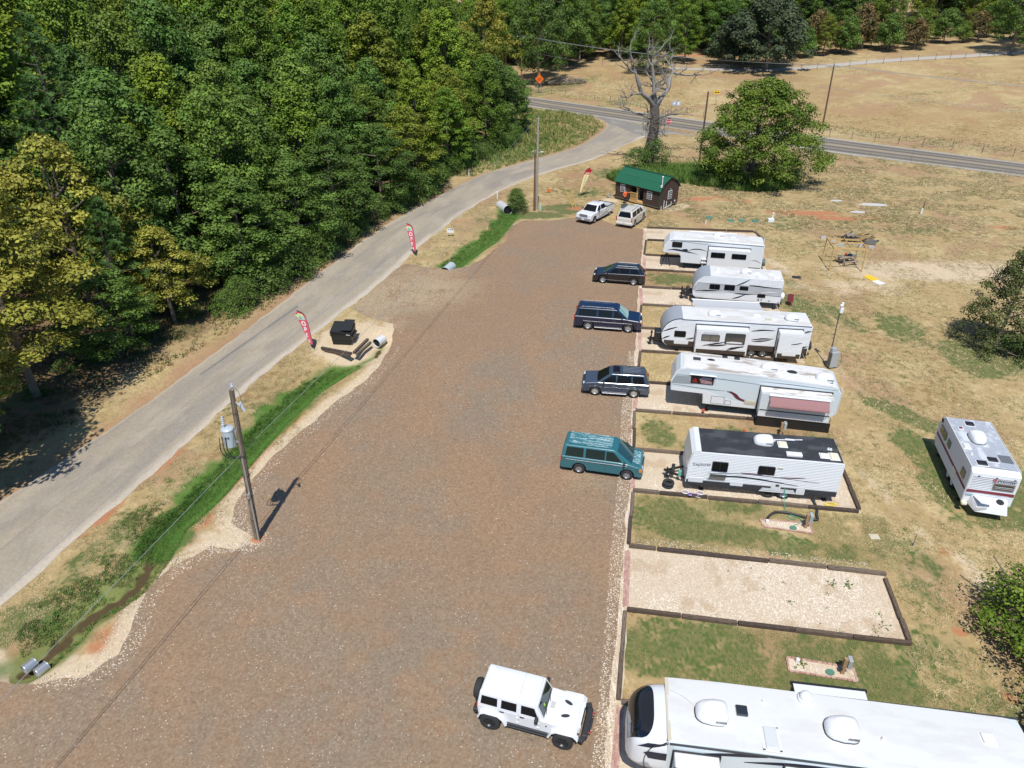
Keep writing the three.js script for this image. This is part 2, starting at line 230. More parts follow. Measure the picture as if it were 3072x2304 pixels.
groundPiece('camp_yard', gx[1], gx[2], gz[0], gz[1], gm(groundTex(gx[1], gx[2], gz[0], gz[1], 2000, 2000, true)));
groundPiece('roadside_field', gx[0], gx[3], gz[1], gz[2], gm(groundTex(gx[0], gx[3], gz[1], gz[2], 2048, 1400, true)));
groundPiece('hill_pasture', gx[0], gx[4], gz[2], gz[3], gm(groundTex(gx[0], gx[4], gz[2], gz[3], 1600, 1200, false)));
const farTex = dataTex(256, 256, (i, j, o) => { groundCol(i * 1.2 + 100, j * 1.2 - 500, o, false); }, true, true); farTex.repeat.set(8, 8);
groundPiece('outer_land', XL[0], XL[XL.length - 1], ZL[0], ZL[ZL.length - 1], gm(farTex), (x, z) => (x > gx[0] && x < gx[1] && z < gz[0] && z > gz[1]) || (x > gx[1] && x < gx[2] && z < gz[0] && z > gz[1]) || (x > gx[0] && x < gx[3] && z < gz[1] && z > gz[2]) || (x > gx[0] && x < gx[4] && z < gz[2] && z > gz[3]));

// ---------------------------------------------------------------- road, highway
function ribbon(L, R, y, n = 120, cross = 8) {
  const cl = new THREE.CatmullRomCurve3(L.map((p) => new THREE.Vector3(p[0], 0, p[1]))), cr = new THREE.CatmullRomCurve3(R.map((p) => new THREE.Vector3(p[0], 0, p[1])));
  const pos = [], uv = [], idx = []; let s = 0, last = null;
  for (let i = 0; i <= n; i++) { const a = cl.getPoint(i / n), b = cr.getPoint(i / n), c = a.clone().add(b).multiplyScalar(0.5); if (last) s += c.distanceTo(last); last = c;
    for (let k = 0; k <= cross; k++) { const t = k / cross, e = (k === 0 ? -1 : k === cross ? 1 : 0) * (noise(s * 1.3 + k * 50, 3.3) - 0.5) * 0.35; const x = lerp(a.x, b.x, t) + e, z = lerp(a.z, b.z, t); pos.push(x, Math.max(0, terr(x, z)) + y + 0.05 * Math.sin(Math.PI * t), z); uv.push(t, s); } }
  for (let i = 0; i < n; i++) for (let k = 0; k < cross; k++) { const a = i * (cross + 1) + k, b = a + 1, c = a + cross + 1, d = c + 1; idx.push(a, c, b, b, c, d); }
  const g = new THREE.BufferGeometry(); g.setAttribute('position', new THREE.Float32BufferAttribute(pos, 3)); g.setAttribute('uv', new THREE.Float32BufferAttribute(uv, 2)); g.setIndex(idx); g.computeVertexNormals(); g.userData.length = s; return g;
}
{
  const g = ribbon(ROADL, ROADR, 0.012, 160, 8), len = g.userData.length, W = 5.8;
  const t = dataTex(320, 2048, (i, j, o) => {
    const u = (i + 0.5) / 320, s = (j + 0.5) / 2048 * len, x = u * W, n = fbm(x * 0.5, s * 0.12, 4), f = noise(x * 11, s * 11), c = noise(x * 30, s * 30);
    o[0] = 0.345; o[1] = 0.29; o[2] = 0.215;
    mixc(o, [0.285, 0.245, 0.193], sst(0.4, 0.65, n)); 
    const track = Math.max(Math.exp(-((u - 0.28) ** 2) / 0.006), Math.exp(-((u - 0.72) ** 2) / 0.006)); mixc(o, [0.24, 0.225, 0.20], track * 0.4 * fbm(x * 0.6 + 5, s * 0.05, 3));
    mixc(o, [0.5, 0.43, 0.34], (sst(0.86, 0.98, u + (n - 0.5) * 0.16)) * 0.9 + (1 - sst(0.0, 0.05, u + (n - 0.5) * 0.06)) * 0.5);
    const crack = Math.abs(u - 0.5 - 0.02 * Math.sin(s * 0.15) - (noise(s * 0.4, 9) - 0.5) * 0.03); if (crack < 0.004 + 0.002 * f && noise(s * 0.2, 77) > 0.3) mixc(o, [0.16, 0.15, 0.14], 0.5);
    if (s > 31 && s < 43.5 && Math.abs(u - 0.20 - (s - 31) * 0.0085) < 0.02) mixc(o, [0.15, 0.145, 0.14], 0.8);   // the dark seam of tar
    if (s > 132) mixc(o, [0.19, 0.18, 0.165], 0.75 * sst(132, 133, s + (u - 0.5) * 6));
    mixc(o, [0.40, 0.345, 0.27], 0.45 * sst(0.52, 0.75, fbm(x * 0.8 + 20, s * 0.35 + 3, 4))); mixc(o, [0.2, 0.18, 0.155], 0.35 * sst(0.55, 0.75, fbm(x * 1.1 + 60, s * 0.16, 4)));
    const v = 0.84 + 0.2 * f + 0.14 * c; o[0] *= v; o[1] *= v; o[2] *= v;
  });
  g.attributes.uv.array.forEach((v, i, a) => { if (i % 2) a[i] = v / len; });
  structure('county_road', g, M([1, 1, 1], 0.92, 0, { map: t }));
}
{
  const HF = [[-70, -239.4], [3.86, -176], [37, -147], [56, -130.6], [78.3, -112.2], [150, -53]], HNn = [[-78, -232], [-3, -168.5], [30, -139], [51.4, -119.3], [73.4, -103.6], [145, -46]];
  const g = ribbon(HF, HNn, 0.022, 120, 8), len = g.userData.length, W = 9.4;
  const t = dataTex(512, 2048, (i, j, o) => {
    const u = (i + 0.5) / 512, s = (j + 0.5) / 2048 * len, x = u * W, n = fbm(x * 0.6, s * 0.05, 3), f = noise(x * 8, s * 8);
    o[0] = 0.25; o[1] = 0.215; o[2] = 0.165;
    for (const q of [0.19, 0.36, 0.62, 0.80]) mixc(o, [0.075, 0.072, 0.07], Math.exp(-((u - q) ** 2) / 0.0026) * (0.8 + 0.5 * (n - 0.5)));
    mixc(o, [0.36, 0.28, 0.17], Math.exp(-((u - 0.49) ** 2) / 0.0014) * 0.7);
    mixc(o, [0.45, 0.40, 0.3], 0.6 * sst(0.93, 1, u + (n - 0.5) * 0.06) + 0.6 * (1 - sst(0, 0.07, u + (n - 0.5) * 0.06)));
    if (Math.abs((s + 2.4 * noise(u * 3, 5 + Math.floor(s / 13))) % 13) < 0.12 && noise(Math.floor(s / 13), 4) > 0.45) mixc(o, [0.1, 0.1, 0.1], 0.7);
    const v = 0.86 + 0.28 * f; o[0] *= v; o[1] *= v; o[2] *= v;
  });
  g.attributes.uv.array.forEach((v, i, a) => { if (i % 2) a[i] = v / len; });
  const hw = structure('highway', g, M([1, 1, 1], 0.9, 0, { map: t }));
  const white = M([0.72, 0.72, 0.68], 0.8), yel = M([0.6, 0.42, 0.08], 0.85);
  const strip = (a, b, t0, w, mat, name) => { // painted line along the highway at share t0 of its width, from a to b of its length
    const cl = new THREE.CatmullRomCurve3(HF.map((p) => new THREE.Vector3(p[0], 0, p[1]))), cr = new THREE.CatmullRomCurve3(HNn.map((p) => new THREE.Vector3(p[0], 0, p[1]))), pos = [], idx = [], n = Math.max(2, Math.round((b - a) * 90));
    for (let i = 0; i <= n; i++) { const q = lerp(a, b, i / n), A = cl.getPoint(q), B = cr.getPoint(q); for (const e of [t0 - w / 18.8, t0 + w / 18.8]) { const x = lerp(A.x, B.x, e), z = lerp(A.z, B.z, e); pos.push(x, Math.max(0, terr(x, z)) + 0.026 + 0.05 * Math.sin(Math.PI * e) + 0.004, z); } }
    for (let i = 0; i < n; i++) { const k = i * 2; idx.push(k, k + 2, k + 1, k + 1, k + 2, k + 3); }
    const gg = new THREE.BufferGeometry(); gg.setAttribute('position', new THREE.Float32BufferAttribute(pos, 3)); gg.setIndex(idx); gg.computeVertexNormals(); structure(name, gg, mat, hw);
  };
  strip(0, 1, 0.075, 0.12, white, 'edge_line'); strip(0, 0.375, 0.925, 0.14, white, 'edge_line'); strip(0.56, 1, 0.925, 0.14, white, 'edge_line');
  for (let k = 0; k < 26; k++) strip(k / 26, k / 26 + 0.011, 0.49, 0.1, yel, 'centre_dash');
  const stopLine = new THREE.PlaneGeometry(3.4, 0.5); stopLine.rotateX(-Math.PI / 2); stopLine.rotateY(0.25); stopLine.translate(24.9, 0.078, -133.3); structure('stop_line', stopLine, white, hw);
}
// ---------------------------------------------------------------- gravel lot
function sheet(poly, y, x0, x1, z0, z1, jag = 0.25, step = 0.5) {   // flat polygon with an uneven edge; uv spans the given rectangle
  const pts = []; for (let i = 0; i < poly.length; i++) { const a = poly[i], b = poly[(i + 1) % poly.length], L = Math.hypot(b[0] - a[0], b[1] - a[1]), n = Math.max(1, Math.round(L / step)), nx = (b[1] - a[1]) / L, nz = -(b[0] - a[0]) / L; for (let k = 0; k < n; k++) { const t = k / n, x = lerp(a[0], b[0], t), z = lerp(a[1], b[1], t), e = (fbm(x * 1.3 + 7, z * 1.3, 2) - 0.5) * 2 * jag; pts.push(new THREE.Vector2(x + nx * e, -(z + nz * e))); } }
  const g = new THREE.ShapeGeometry(new THREE.Shape(pts)); g.rotateX(-Math.PI / 2); g.translate(0, y, 0);
  const p = g.attributes.position, uv = g.attributes.uv; for (let i = 0; i < p.count; i++) uv.setXY(i, (p.getX(i) - x0) / (x1 - x0), (p.getZ(i) - z1) / (z0 - z1));
  g.computeVertexNormals(); return g;
}
{
  const b = [-28, 17, -9, -87], pale = blobList([[-9.5, -62, 6, 4.5, -20, 0.85], [-12, -60, 3.5, 4, -20, 0.8], [-11, -55.5, 2, 1.5, 0, 0.7], [-8.6, -67.3, 3.5, 1.2, 0, 0.6], [9, -66, 2.2, 2.5, 0, 0.3], [4.5, -34, 1.5, 1.6, 0, 0.2]]);
  const grey = blobList([[-1.5, -44, 3, 6, 10, 0.9], [-2.5, -20, 8, 4.5, 10, 0.8], [-8, -18, 5, 4, 0, 0.7], [1.5, -24, 3, 5, 8, 0.5], [-11, -24, 3, 3, 0, 0.6], [6, -80, 5, 2.5, 0, 0.45], [3, -68, 3, 6, 5, 0.4], [7, -56, 2, 3, 0, 0.45], [-7, -33, 3, 5, 10, 0.4], [2, -14, 6, 3, 0, 0.6]]);
  const tex = dataTex(1180, 2048, (i, j, o) => {
    const x = b[0] + (i + 0.5) / 1180 * 45, z = b[3] + (j + 0.5) / 2048 * 78, n1 = fbm(x * 0.22, z * 0.22, 4), n2 = fbm(x * 0.9 + 30, z * 0.9, 3), f = noise(x * 13, z * 13), c = noise(x * 27.3, z * 27.3), w = noise(x * 19.7 + 50, z * 19.7);
    o[0] = 0.262; o[1] = 0.172; o[2] = 0.116;
    mixc(o, [0.30, 0.183, 0.112], 0.5 * sst(0.5, 0.66, fbm(x * 0.35 + 90, z * 0.3, 3)));
    const gr = Math.max(blob(grey, x, z), 0.55 * sst(0.5, 0.64, n1)) * sst(0.3, 0.6, n2 * 0.7 + f * 0.3);
    mixc(o, [0.225, 0.183, 0.145], gr * 0.85);
    mixc(o, [0.38, 0.29, 0.2], blob(pale, x, z) * sst(0.25, 0.55, n2 * 0.6 + f * 0.4));
    mixc(o, [0.15, 0.11, 0.08], 0.45 * sst(0.6, 0.8, c) * (0.4 + gr)); 
    mixc(o, [0.5, 0.41, 0.31], sst(0.80, 0.9, w * 0.6 + c * 0.4 + (n1 - 0.5) * 0.2) * (0.5 + 0.5 * gr));
    const d = Math.hypot(x + 7.2, z + 15.5); if (d < 0.6) mixc(o, [0.06, 0.03, 0.018], (1 - sst(0.08, 0.32, d + (n2 - 0.5) * 0.3)) * 0.85);
    mixc(o, [0.085, 0.06, 0.043], 0.5 * sst(0.7, 0.86, noise(x * 15 + 80, z * 15) * 0.6 + c * 0.4));
    const v = 0.72 + 0.4 * f + 0.2 * c; o[0] *= v; o[1] *= v; o[2] *= v * 0.9;
  });
  structure('gravel_lot', sheet(LOT, 0.008, b[0], b[1], b[2], b[3], 0.13), M([1, 1, 1], 0.95, 0, { map: tex }));
}
// ---------------------------------------------------------------- trees
// a leaf spray: a folded kite; the crown is many of them on the shells of clumps carried by limbs
class Leaves {
  constructor() { this.p = []; this.n = []; this.c = []; }
  add(x, y, z, nx, ny, nz, s, r, g, b, asp = 0.6) {
    // frame around the normal
    let ux = rr(-1, 1), uy = rr(-0.5, 0.5), uz = rr(-1, 1); const d = ux * nx + uy * ny + uz * nz; ux -= d * nx; uy -= d * ny; uz -= d * nz; let l = Math.hypot(ux, uy, uz) || 1; ux /= l; uy /= l; uz /= l;
    const vx = ny * uz - nz * uy, vy = nz * ux - nx * uz, vz = nx * uy - ny * ux, w = s * asp, f = s * 0.18;
    const A = [x - ux * s, y - uy * s, z - uz * s], B = [x + vx * w - nx * f, y + vy * w - ny * f, z + vz * w - nz * f], C = [x + ux * s, y + uy * s, z + uz * s], D = [x - vx * w - nx * f, y - vy * w - ny * f, z - vz * w - nz * f];
    this.p.push(...A, ...C, ...B, ...A, ...D, ...C);
    for (let k = 0; k < 6; k++) { this.n.push(nx, ny, nz); this.c.push(r, g, b); }
  }
  geo() { const g = new THREE.BufferGeometry(); g.setAttribute('position', new THREE.Float32BufferAttribute(this.p, 3)); g.setAttribute('normal', new THREE.Float32BufferAttribute(this.n, 3)); g.setAttribute('color', new THREE.Float32BufferAttribute(this.c, 3)); return g; }
}
const sphereDir = () => { const y = rr(-1, 1), a = rr(0, 6.2832), r = Math.sqrt(1 - y * y); return [r * Math.cos(a), y, r * Math.sin(a)]; };
// colours: [[r,g,b],[r,g,b]] range a leaf picks from
function clump(L, cx, cy, cz, R, n, size, cols, flat = 0.65, up = 0.5) {
  const tint = rnd(), br = rr(0.85, 1.15);
  for (let i = 0; i < n; i++) {
    const d = sphereDir(); if (d[1] < -0.35 && rnd() < 0.6) d[1] = -d[1];
    const q = Math.pow(rnd(), 0.4) * R, j = 0.25;
    const x = cx + d[0] * q, y = cy + d[1] * q * flat, z = cz + d[2] * q;
    let nx = d[0] * 0.7 + rr(-j, j) * 2, ny = d[1] * 0.5 + up + rr(-j, j) * 2, nz = d[2] * 0.7 + rr(-j, j) * 2; const l = Math.hypot(nx, ny, nz) || 1;
    const t = Math.min(1, Math.max(0, tint * 0.6 + rnd() * 0.4)), b = br * rr(0.72, 1.25);
    L.add(x, y, z, nx / l, ny / l, nz / l, size * rr(0.6, 1.25), lerp(cols[0][0], cols[1][0], t) * b, lerp(cols[0][1], cols[1][1], t) * b, lerp(cols[0][2], cols[1][2], t) * b);
  }
}
function limbGeo(pts, r0, r1, n = 6) { // tapered limb through points
  const c = new THREE.CatmullRomCurve3(pts.map((p) => new THREE.Vector3(...p))), k = Math.max(3, pts.length * 2), rings = [];
  for (let i = 0; i <= k; i++) { const p = c.getPoint(i / k), t = c.getTangent(i / k), a = new THREE.Vector3(0, 0, 1).cross(t).normalize(); if (!a.lengthSq()) a.set(1, 0, 0); const b = t.clone().cross(a), r = lerp(r0, r1, i / k); const ring = []; for (let j = 0; j < n; j++) { const w = j / n * 6.2832, rx = r * (1 + 0.12 * Math.sin(j * 2.3 + i)); ring.push([p.x + (a.x * Math.cos(w) + b.x * Math.sin(w)) * rx, p.y + (a.y * Math.cos(w) + b.y * Math.sin(w)) * rx, p.z + (a.z * Math.cos(w) + b.z * Math.sin(w)) * rx]); } rings.push(ring); }
  return loft(rings);
}
const barkMat = M([0.16, 0.125, 0.095], 0.95), barkGrey = M([0.27, 0.25, 0.22], 0.95);
const leafMat = (k = [1, 1, 1]) => new THREE.MeshPhysicalMaterial({ color: col(...k), vertexColors: true, roughness: 0.62, transmission: 0, side: THREE.DoubleSide, specularIntensity: 0.5 });
// broad-leaved tree, height h, crown radius r, crown starting at share c0 of the height
function broadleaf({ h = 15, r = 5, c0 = 0.22, clumps = 70, leaves = 120, size = 0.22, cols, flat = 0.6, trunkR = 0.28, cR = [0.9, 1.7], shapeTop = 0.75, lobe = 0.5, inner = 0.3 }) {
  const ls = rr(0, 200);
  const L = new Leaves(), wood = [], lean = [rr(-0.6, 0.6), rr(-0.6, 0.6)];
  const spine = []; for (let i = 0; i <= 5; i++) { const t = i / 5; spine.push([lean[0] * t * t + rr(-0.2, 0.2) * t, h * 0.9 * t - 0.15, lean[1] * t * t + rr(-0.2, 0.2) * t]); }
  wood.push(limbGeo(spine, trunkR, trunkR * 0.18, 8));
  const nl = 11;
  for (let i = 0; i < nl; i++) { const a = i * 2.4 + rr(-0.4, 0.4), y0 = h * lerp(c0, 0.75, i / nl), len = r * rr(0.55, 0.95) * (1 - 0.5 * Math.max(0, i / nl - 0.4)), rise = rr(0.25, 0.7) * len; wood.push(limbGeo([[lean[0] * (y0 / h) ** 2, y0, lean[1] * (y0 / h) ** 2], [Math.cos(a) * len * 0.5, y0 + rise * 0.4, Math.sin(a) * len * 0.5], [Math.cos(a) * len, y0 + rise, Math.sin(a) * len]], trunkR * 0.42, 0.03, 5)); }
  for (let i = 0; i < clumps; i++) {
    const t = Math.pow((i + rnd()) / clumps, 0.9), y = h * lerp(c0, 0.97, t), prof = Math.pow(Math.sin(Math.PI * Math.min(1, (0.12 + 0.88 * Math.pow(t, shapeTop)))), 0.6), a = i * 2.39996 + rr(-0.5, 0.5), q = r * prof * Math.sqrt(rr(inner, 1)) * rr(0.85, 1.12) * (1 - lobe * 0.5 + lobe * noise(Math.cos(a) * 1.4 + ls, Math.sin(a) * 1.4 + t * 3.2)), R = rr(cR[0], cR[1]) * (0.7 + 0.3 * prof);
    clump(L, lean[0] * t + Math.cos(a) * q, y, lean[1] * t + Math.sin(a) * q, R, Math.round(leaves * R * R / 1.7), size, cols, flat);
  }
  return { wood: merge(wood), leaves: L.geo() };
}
function pine({ h = 22, r = 3.6, cols, tufts = 260, size = 0.2 }) {
  const L = new Leaves(), wood = [limbGeo([[0, -0.2, 0], [0.15, h * 0.5, 0.1], [0, h, 0]], 0.26, 0.05, 8)];
  for (let i = 0; i < tufts; i++) { const t = rnd(), y = h * lerp(0.42, 1, t), q = r * (1 - Math.pow(t, 1.6)) * Math.sqrt(rr(0.12, 1)) + 0.2, a = rr(0, 6.2832), x = Math.cos(a) * q, z = Math.sin(a) * q; if (i % 5 === 0) wood.push(bar([0, y - q * 0.25, 0], [x, y, z], 0.05, 4, 0.02));
    const b = rr(0.8, 1.2), tt = rnd(); for (let k = 0; k < 34; k++) { const d = sphereDir(); d[1] = Math.abs(d[1]) * 0.8 + 0.1; L.add(x + d[0] * 0.42, y + d[1] * 0.42, z + d[2] * 0.42, -d[2], 0.5, d[0], size * rr(0.7, 1.2), lerp(cols[0][0], cols[1][0], tt) * b, lerp(cols[0][1], cols[1][1], tt) * b, lerp(cols[0][2], cols[1][2], tt) * b, 0.16); } }
  return { wood: merge(wood), leaves: L.geo() };
}
const C_OAK = [[0.040, 0.080, 0.012], [0.118, 0.182, 0.034]], C_GUM = [[0.064, 0.125, 0.010], [0.188, 0.272, 0.026]], C_ELM = [[0.052, 0.100, 0.013], [0.138, 0.218, 0.036]], C_YEL = [[0.13, 0.145, 0.018], [0.38, 0.345, 0.05]], C_LIME = [[0.09, 0.13, 0.011], [0.215, 0.235, 0.022]], C_PINE = [[0.045, 0.10, 0.018], [0.09, 0.175, 0.035]], C_GREY = [[0.045, 0.065, 0.028], [0.085, 0.11, 0.05]], C_RUST = [[0.11, 0.085, 0.03], [0.2, 0.13, 0.045]];
const PROTO = {};
const proto = (k, f, leafTint) => (PROTO[k] = { ...f, mat: leafMat(leafTint), bark: barkMat });
proto('oakA', broadleaf({ h: 15, r: 5.4, c0: 0.16, clumps: 84, leaves: 220, size: 0.165, cols: C_OAK }));
proto('oakB', broadleaf({ h: 17, r: 5.0, c0: 0.14, clumps: 88, leaves: 210, size: 0.165, cols: C_ELM }));
proto('gumA', broadleaf({ h: 20, r: 4.6, c0: 0.14, clumps: 92, leaves: 210, size: 0.165, cols: C_GUM, shapeTop: 0.6 }));
proto('gumB', broadleaf({ h: 18, r: 4.2, c0: 0.12, clumps: 84, leaves: 210, size: 0.165, cols: C_GUM, flat: 0.75, shapeTop: 0.6 }));
proto('elmA', broadleaf({ h: 16, r: 4.6, c0: 0.10, clumps: 90, leaves: 210, size: 0.152, cols: C_ELM, flat: 0.5 }));
proto('limeA', broadleaf({ h: 17, r: 4.2, c0: 0.2, clumps: 74, leaves: 199, size: 0.165, cols: C_LIME, flat: 0.5 }));
proto('yellowA', broadleaf({ h: 16.5, r: 5.2, c0: 0.26, clumps: 105, leaves: 208, size: 0.144, cols: C_YEL, flat: 0.42, cR: [0.9, 1.6] }));
proto('yellowB', broadleaf({ h: 13, r: 4.4, c0: 0.24, clumps: 90, leaves: 208, size: 0.144, cols: C_YEL, flat: 0.45, cR: [0.8, 1.5] }));
proto('pineA', pine({ h: 23, r: 3.9, cols: C_PINE }));
proto('pineB', pine({ h: 15, r: 3, cols: C_PINE, tufts: 200 }));
proto('greyOak', broadleaf({ h: 14.5, r: 8.2, c0: 0.16, clumps: 120, leaves: 90, size: 0.3, cols: C_GREY, trunkR: 0.5, cR: [1.2, 2.2] }));
proto('rustA', broadleaf({ h: 9, r: 3.4, c0: 0.2, clumps: 50, leaves: 65, size: 0.24, cols: C_RUST }));
proto('saplingA', broadleaf({ h: 9, r: 3, c0: 0.18, clumps: 60, leaves: 150, size: 0.16, cols: C_ELM, trunkR: 0.14 }));
proto('bushA', broadleaf({ h: 3.2, r: 2.1, c0: 0.03, clumps: 44, leaves: 330, size: 0.085, cols: C_ELM, trunkR: 0.06, cR: [0.6, 1] }));
proto('bushC', broadleaf({ h: 3.0, r: 2.3, c0: 0.02, clumps: 60, leaves: 330, size: 0.08, cols: [[0.06, 0.12, 0.008], [0.17, 0.23, 0.02]], trunkR: 0.06, cR: [0.55, 0.95], lobe: 0.5, inner: 0.08 }));
proto('bushB', broadleaf({ h: 2.2, r: 1.6, c0: 0.02, clumps: 30, leaves: 320, size: 0.08, cols: C_OAK, trunkR: 0.05, cR: [0.5, 0.8] }));
const TINTS = [[1, 1, 1], [1.25, 1.2, 1.0], [0.72, 0.76, 0.75], [1.18, 1.05, 0.8], [0.92, 1.02, 1.0]].map((c) => leafMat(c));
function tree(kind, name, label, category, x, z, s = 1, sy = 1, group, tint) {
  const p = PROTO[kind], o = new THREE.Group(); o.name = numbered(name); o.position.set(x, terr(x, z) - 0.05, z); o.rotation.y = rr(0, 6.2832); o.scale.set(s, s * sy, s); scene.add(o); tag(o, label, category, group);
  part(o, 'trunk', p.wood, p.bark); part(o, 'crown', p.leaves, tint || p.mat); return o;
}
// ---------------------------------------------------------------- the wood left of the road
const KINDS = { oakA: ['oak_tree', 'dark green oak'], oakB: ['oak_tree', 'dark green oak'], elmA: ['elm_tree', 'mid green feathery elm'], gumA: ['sweetgum_tree', 'tall bright green sweetgum'], gumB: ['sweetgum_tree', 'tall bright green sweetgum'], limeA: ['hickory_tree', 'yellow-green hickory'] };
const woodEdge = (z) => { const pts = [[-10, 9], [-36, 6.5], [-50, 5], [-62, 2.6], [-92, 2.2], [-104, 5], [-116, 9.5], [-130, 14.5], [-145, 19], [-200, 19]]; for (let i = 0; i < pts.length - 1; i++) if (z <= pts[i][0] && z >= pts[i + 1][0]) return roadLeftX(Math.max(z, -139)) - lerp(pts[i][1], pts[i + 1][1], (z - pts[i][0]) / (pts[i + 1][0] - pts[i][0])); return -40; };
const halfWidth = (z) => 0.711 * (13.2 - z * 0.864) + 7;
const spots = [];
const free = (x, z, d) => spots.every((s) => (s[0] - x) ** 2 + (s[1] - z) ** 2 > d * d);
// trees that can be picked out singly along the near edge of the wood
const single1 = [
  ['yellowA', 'elm_tree', 'large yellowing elm at the left edge, trunk showing beside the road shade', -33.3, -43.2, 1.0, 1.0],
  ['yellowA', 'elm_tree', 'yellowing elm crown cut by the left edge of the picture', -41, -50, 1.0, 1.05],
  ['yellowB', 'elm_tree', 'yellowing elm standing behind the large leftmost elm, beside a pine', -34.5, -54.5, 1.05, 1.15],
  ['yellowB', 'elm_tree', 'small golden elm leaning out over the shaded verge, right of the yellow elms', -28.6, -55.5, 0.72, 0.9],
  ['pineA', 'pine_tree', 'tall light green pine above the yellow elms at the left edge', -38.2, -61, 0.95, 0.85],
  ['pineA', 'pine_tree', 'light green pine behind the yellow elms, second from the left edge', -42.5, -70, 1.0, 0.95],
  ['pineB', 'pine_tree', 'young bright green pine squeezed between the yellow elms', -30.8, -52.5, 0.8, 0.95],
  ['oakB', 'oak_tree', 'dark oak with low limbs hanging over the road bend above the lower open flag', -24.9, -63.5, 0.85, 0.72],
  ['elmA', 'elm_tree', 'grey-green elm with drooping low limbs at the verge of the middle road', -21.6, -71, 0.85, 0.75],
  ['gumB', 'sweetgum_tree', 'bright green sweetgum at the wood corner beside the grassy junction verge', -8.5, -119.5, 0.85, 0.82],
  ['limeA', 'hickory_tree', 'yellow-green hickory overhanging the grassy verge near the junction', -9.5, -112.5, 0.95, 0.86],
  ['oakA', 'oak_tree', 'dark oak at the far corner of the wood beside the highway', -3.6, -131.5, 1.0, 0.88],
  ['oakA', 'oak_tree', 'low dark oak leaning towards the highway at the end of the wood', -1.5, -141, 0.85, 0.8],
  ['yellowB', 'elm_tree', 'golden yellow elm at the far end of the wood before the highway pole', -5.5, -150, 1.25, 1.3],
  ['oakB', 'oak_tree', 'oak beyond the left edge whose shade falls over the near road', -33, -31.5, 1.22, 1.0],
  ['yellowA', 'elm_tree', 'yellowing elm at the left edge, nearest the road shoulder', -33.2, -36.4, 0.82, 0.85],
  ['oakA', 'oak_tree', 'oak beyond the lower left edge shading the verge', -37.5, -20.5, 1.1, 0.9],
  ['elmA', 'elm_tree', 'low-limbed elm between the leftmost yellow elm and the golden one', -30.6, -49.5, 0.72, 0.62],
];
const yellowSoft = leafMat([0.8, 0.78, 0.7]);
for (const [k, n, l, x, z, s, sy] of single1) { tree(k, n, l, 'tree', x, z, s, sy, undefined, z < -140 && k === 'yellowB' ? yellowSoft : undefined); spots.push([x, z]); }
let planted = 0;
for (let row = 0; row < 13; row++) for (let step = 0; step < 30; step++) {
  const z = -33 - step * 5.6 + rr(-1.8, 1.8) - (row % 2) * 2.6, x = woodEdge(z) - 2.2 - row * 5.6 + rr(-1.7, 1.7);
  if (Math.abs(x) > halfWidth(z) || hwyS(x, z) > -11 || z < -215 || (row < 2 && z > -50) || (row === 2 && z > -38)) continue;
  if (!free(x, z, 4.3)) continue;
  const dist = Math.hypot(x, z), need = 26.2 - dist * 0.034 - terr(x, z);                                       // tops above this leave the picture
  const u = x / (13.2 - z * 0.864), n = rnd(), nz = noise(x * 0.07 + 3, z * 0.07);
  let k;
  if (u < -0.52) k = row > 3 ? pick(['oakA', 'gumA', 'oakB']) : pick(['oakA', 'elmA']);
  else if (row < 3) k = u > -0.2 ? pick(['gumB', 'elmA', 'gumA', 'oakB', 'limeA']) : pick(['oakA', 'elmA', 'oakB', 'elmA', 'gumB']);
  else k = nz > 0.45 ? pick(['gumA', 'gumB', 'limeA', 'gumA', 'elmA']) : pick(['oakB', 'elmA', 'gumA', 'oakA']);
  const s = rr(0.88, 1.12) * (row === 0 ? 0.8 : row === 1 ? 0.95 : 1.08), sy = (row === 0 ? rr(0.72, 0.9) : rr(0.85, 1.08)) * (1 + Math.min(row, 6) * 0.03);
  const [nm, kindWords] = KINDS[k], where = row < 2 ? 'in the wood front' : row < 6 ? 'behind the wood front' : 'deep in the wood', stretch = z > -75 ? 'left of the lower drive' : z > -105 ? 'opposite the far drive' : 'near the junction';
  tree(k, nm, kindWords + ' ' + where + ', ' + stretch, 'tree', x, z, s, sy, kindWords + ' ' + where + ' ' + stretch, pick(TINTS)); spots.push([x, z]); planted++;
}
// low bushes along the foot of the wood
for (let i = 0; i < 46; i++) { const z = -57 - i * 1.75 + rr(-0.7, 0.7), x = woodEdge(z) + rr(-0.6, 0.7); if (hwyS(x, z) > -8) continue; tree(rnd() < 0.6 ? 'bushA' : 'bushB', 'bush', 'leafy green bush at the foot of the wood, ' + (z > -85 ? 'along the lower road' : 'along the road bend'), 'bush', x, z, rr(0.7, 1.25), rr(0.8, 1.3), 'bushes at the foot of the wood ' + (z > -85 ? 'along the lower road' : 'along the road bend')); }
for (let i = 0; i < 16; i++) { const z = -30 - i * 1.9, x = woodEdge(z) - rr(1, 7); if (Math.abs(x) > halfWidth(z) + 3) continue; tree('bushB', 'undergrowth_bush', 'low bush on the shaded wood floor near the left edge', 'bush', x, z, rr(0.45, 0.8), rr(0.5, 0.9), 'bushes on the shaded wood floor'); }
console.log('wood', planted);
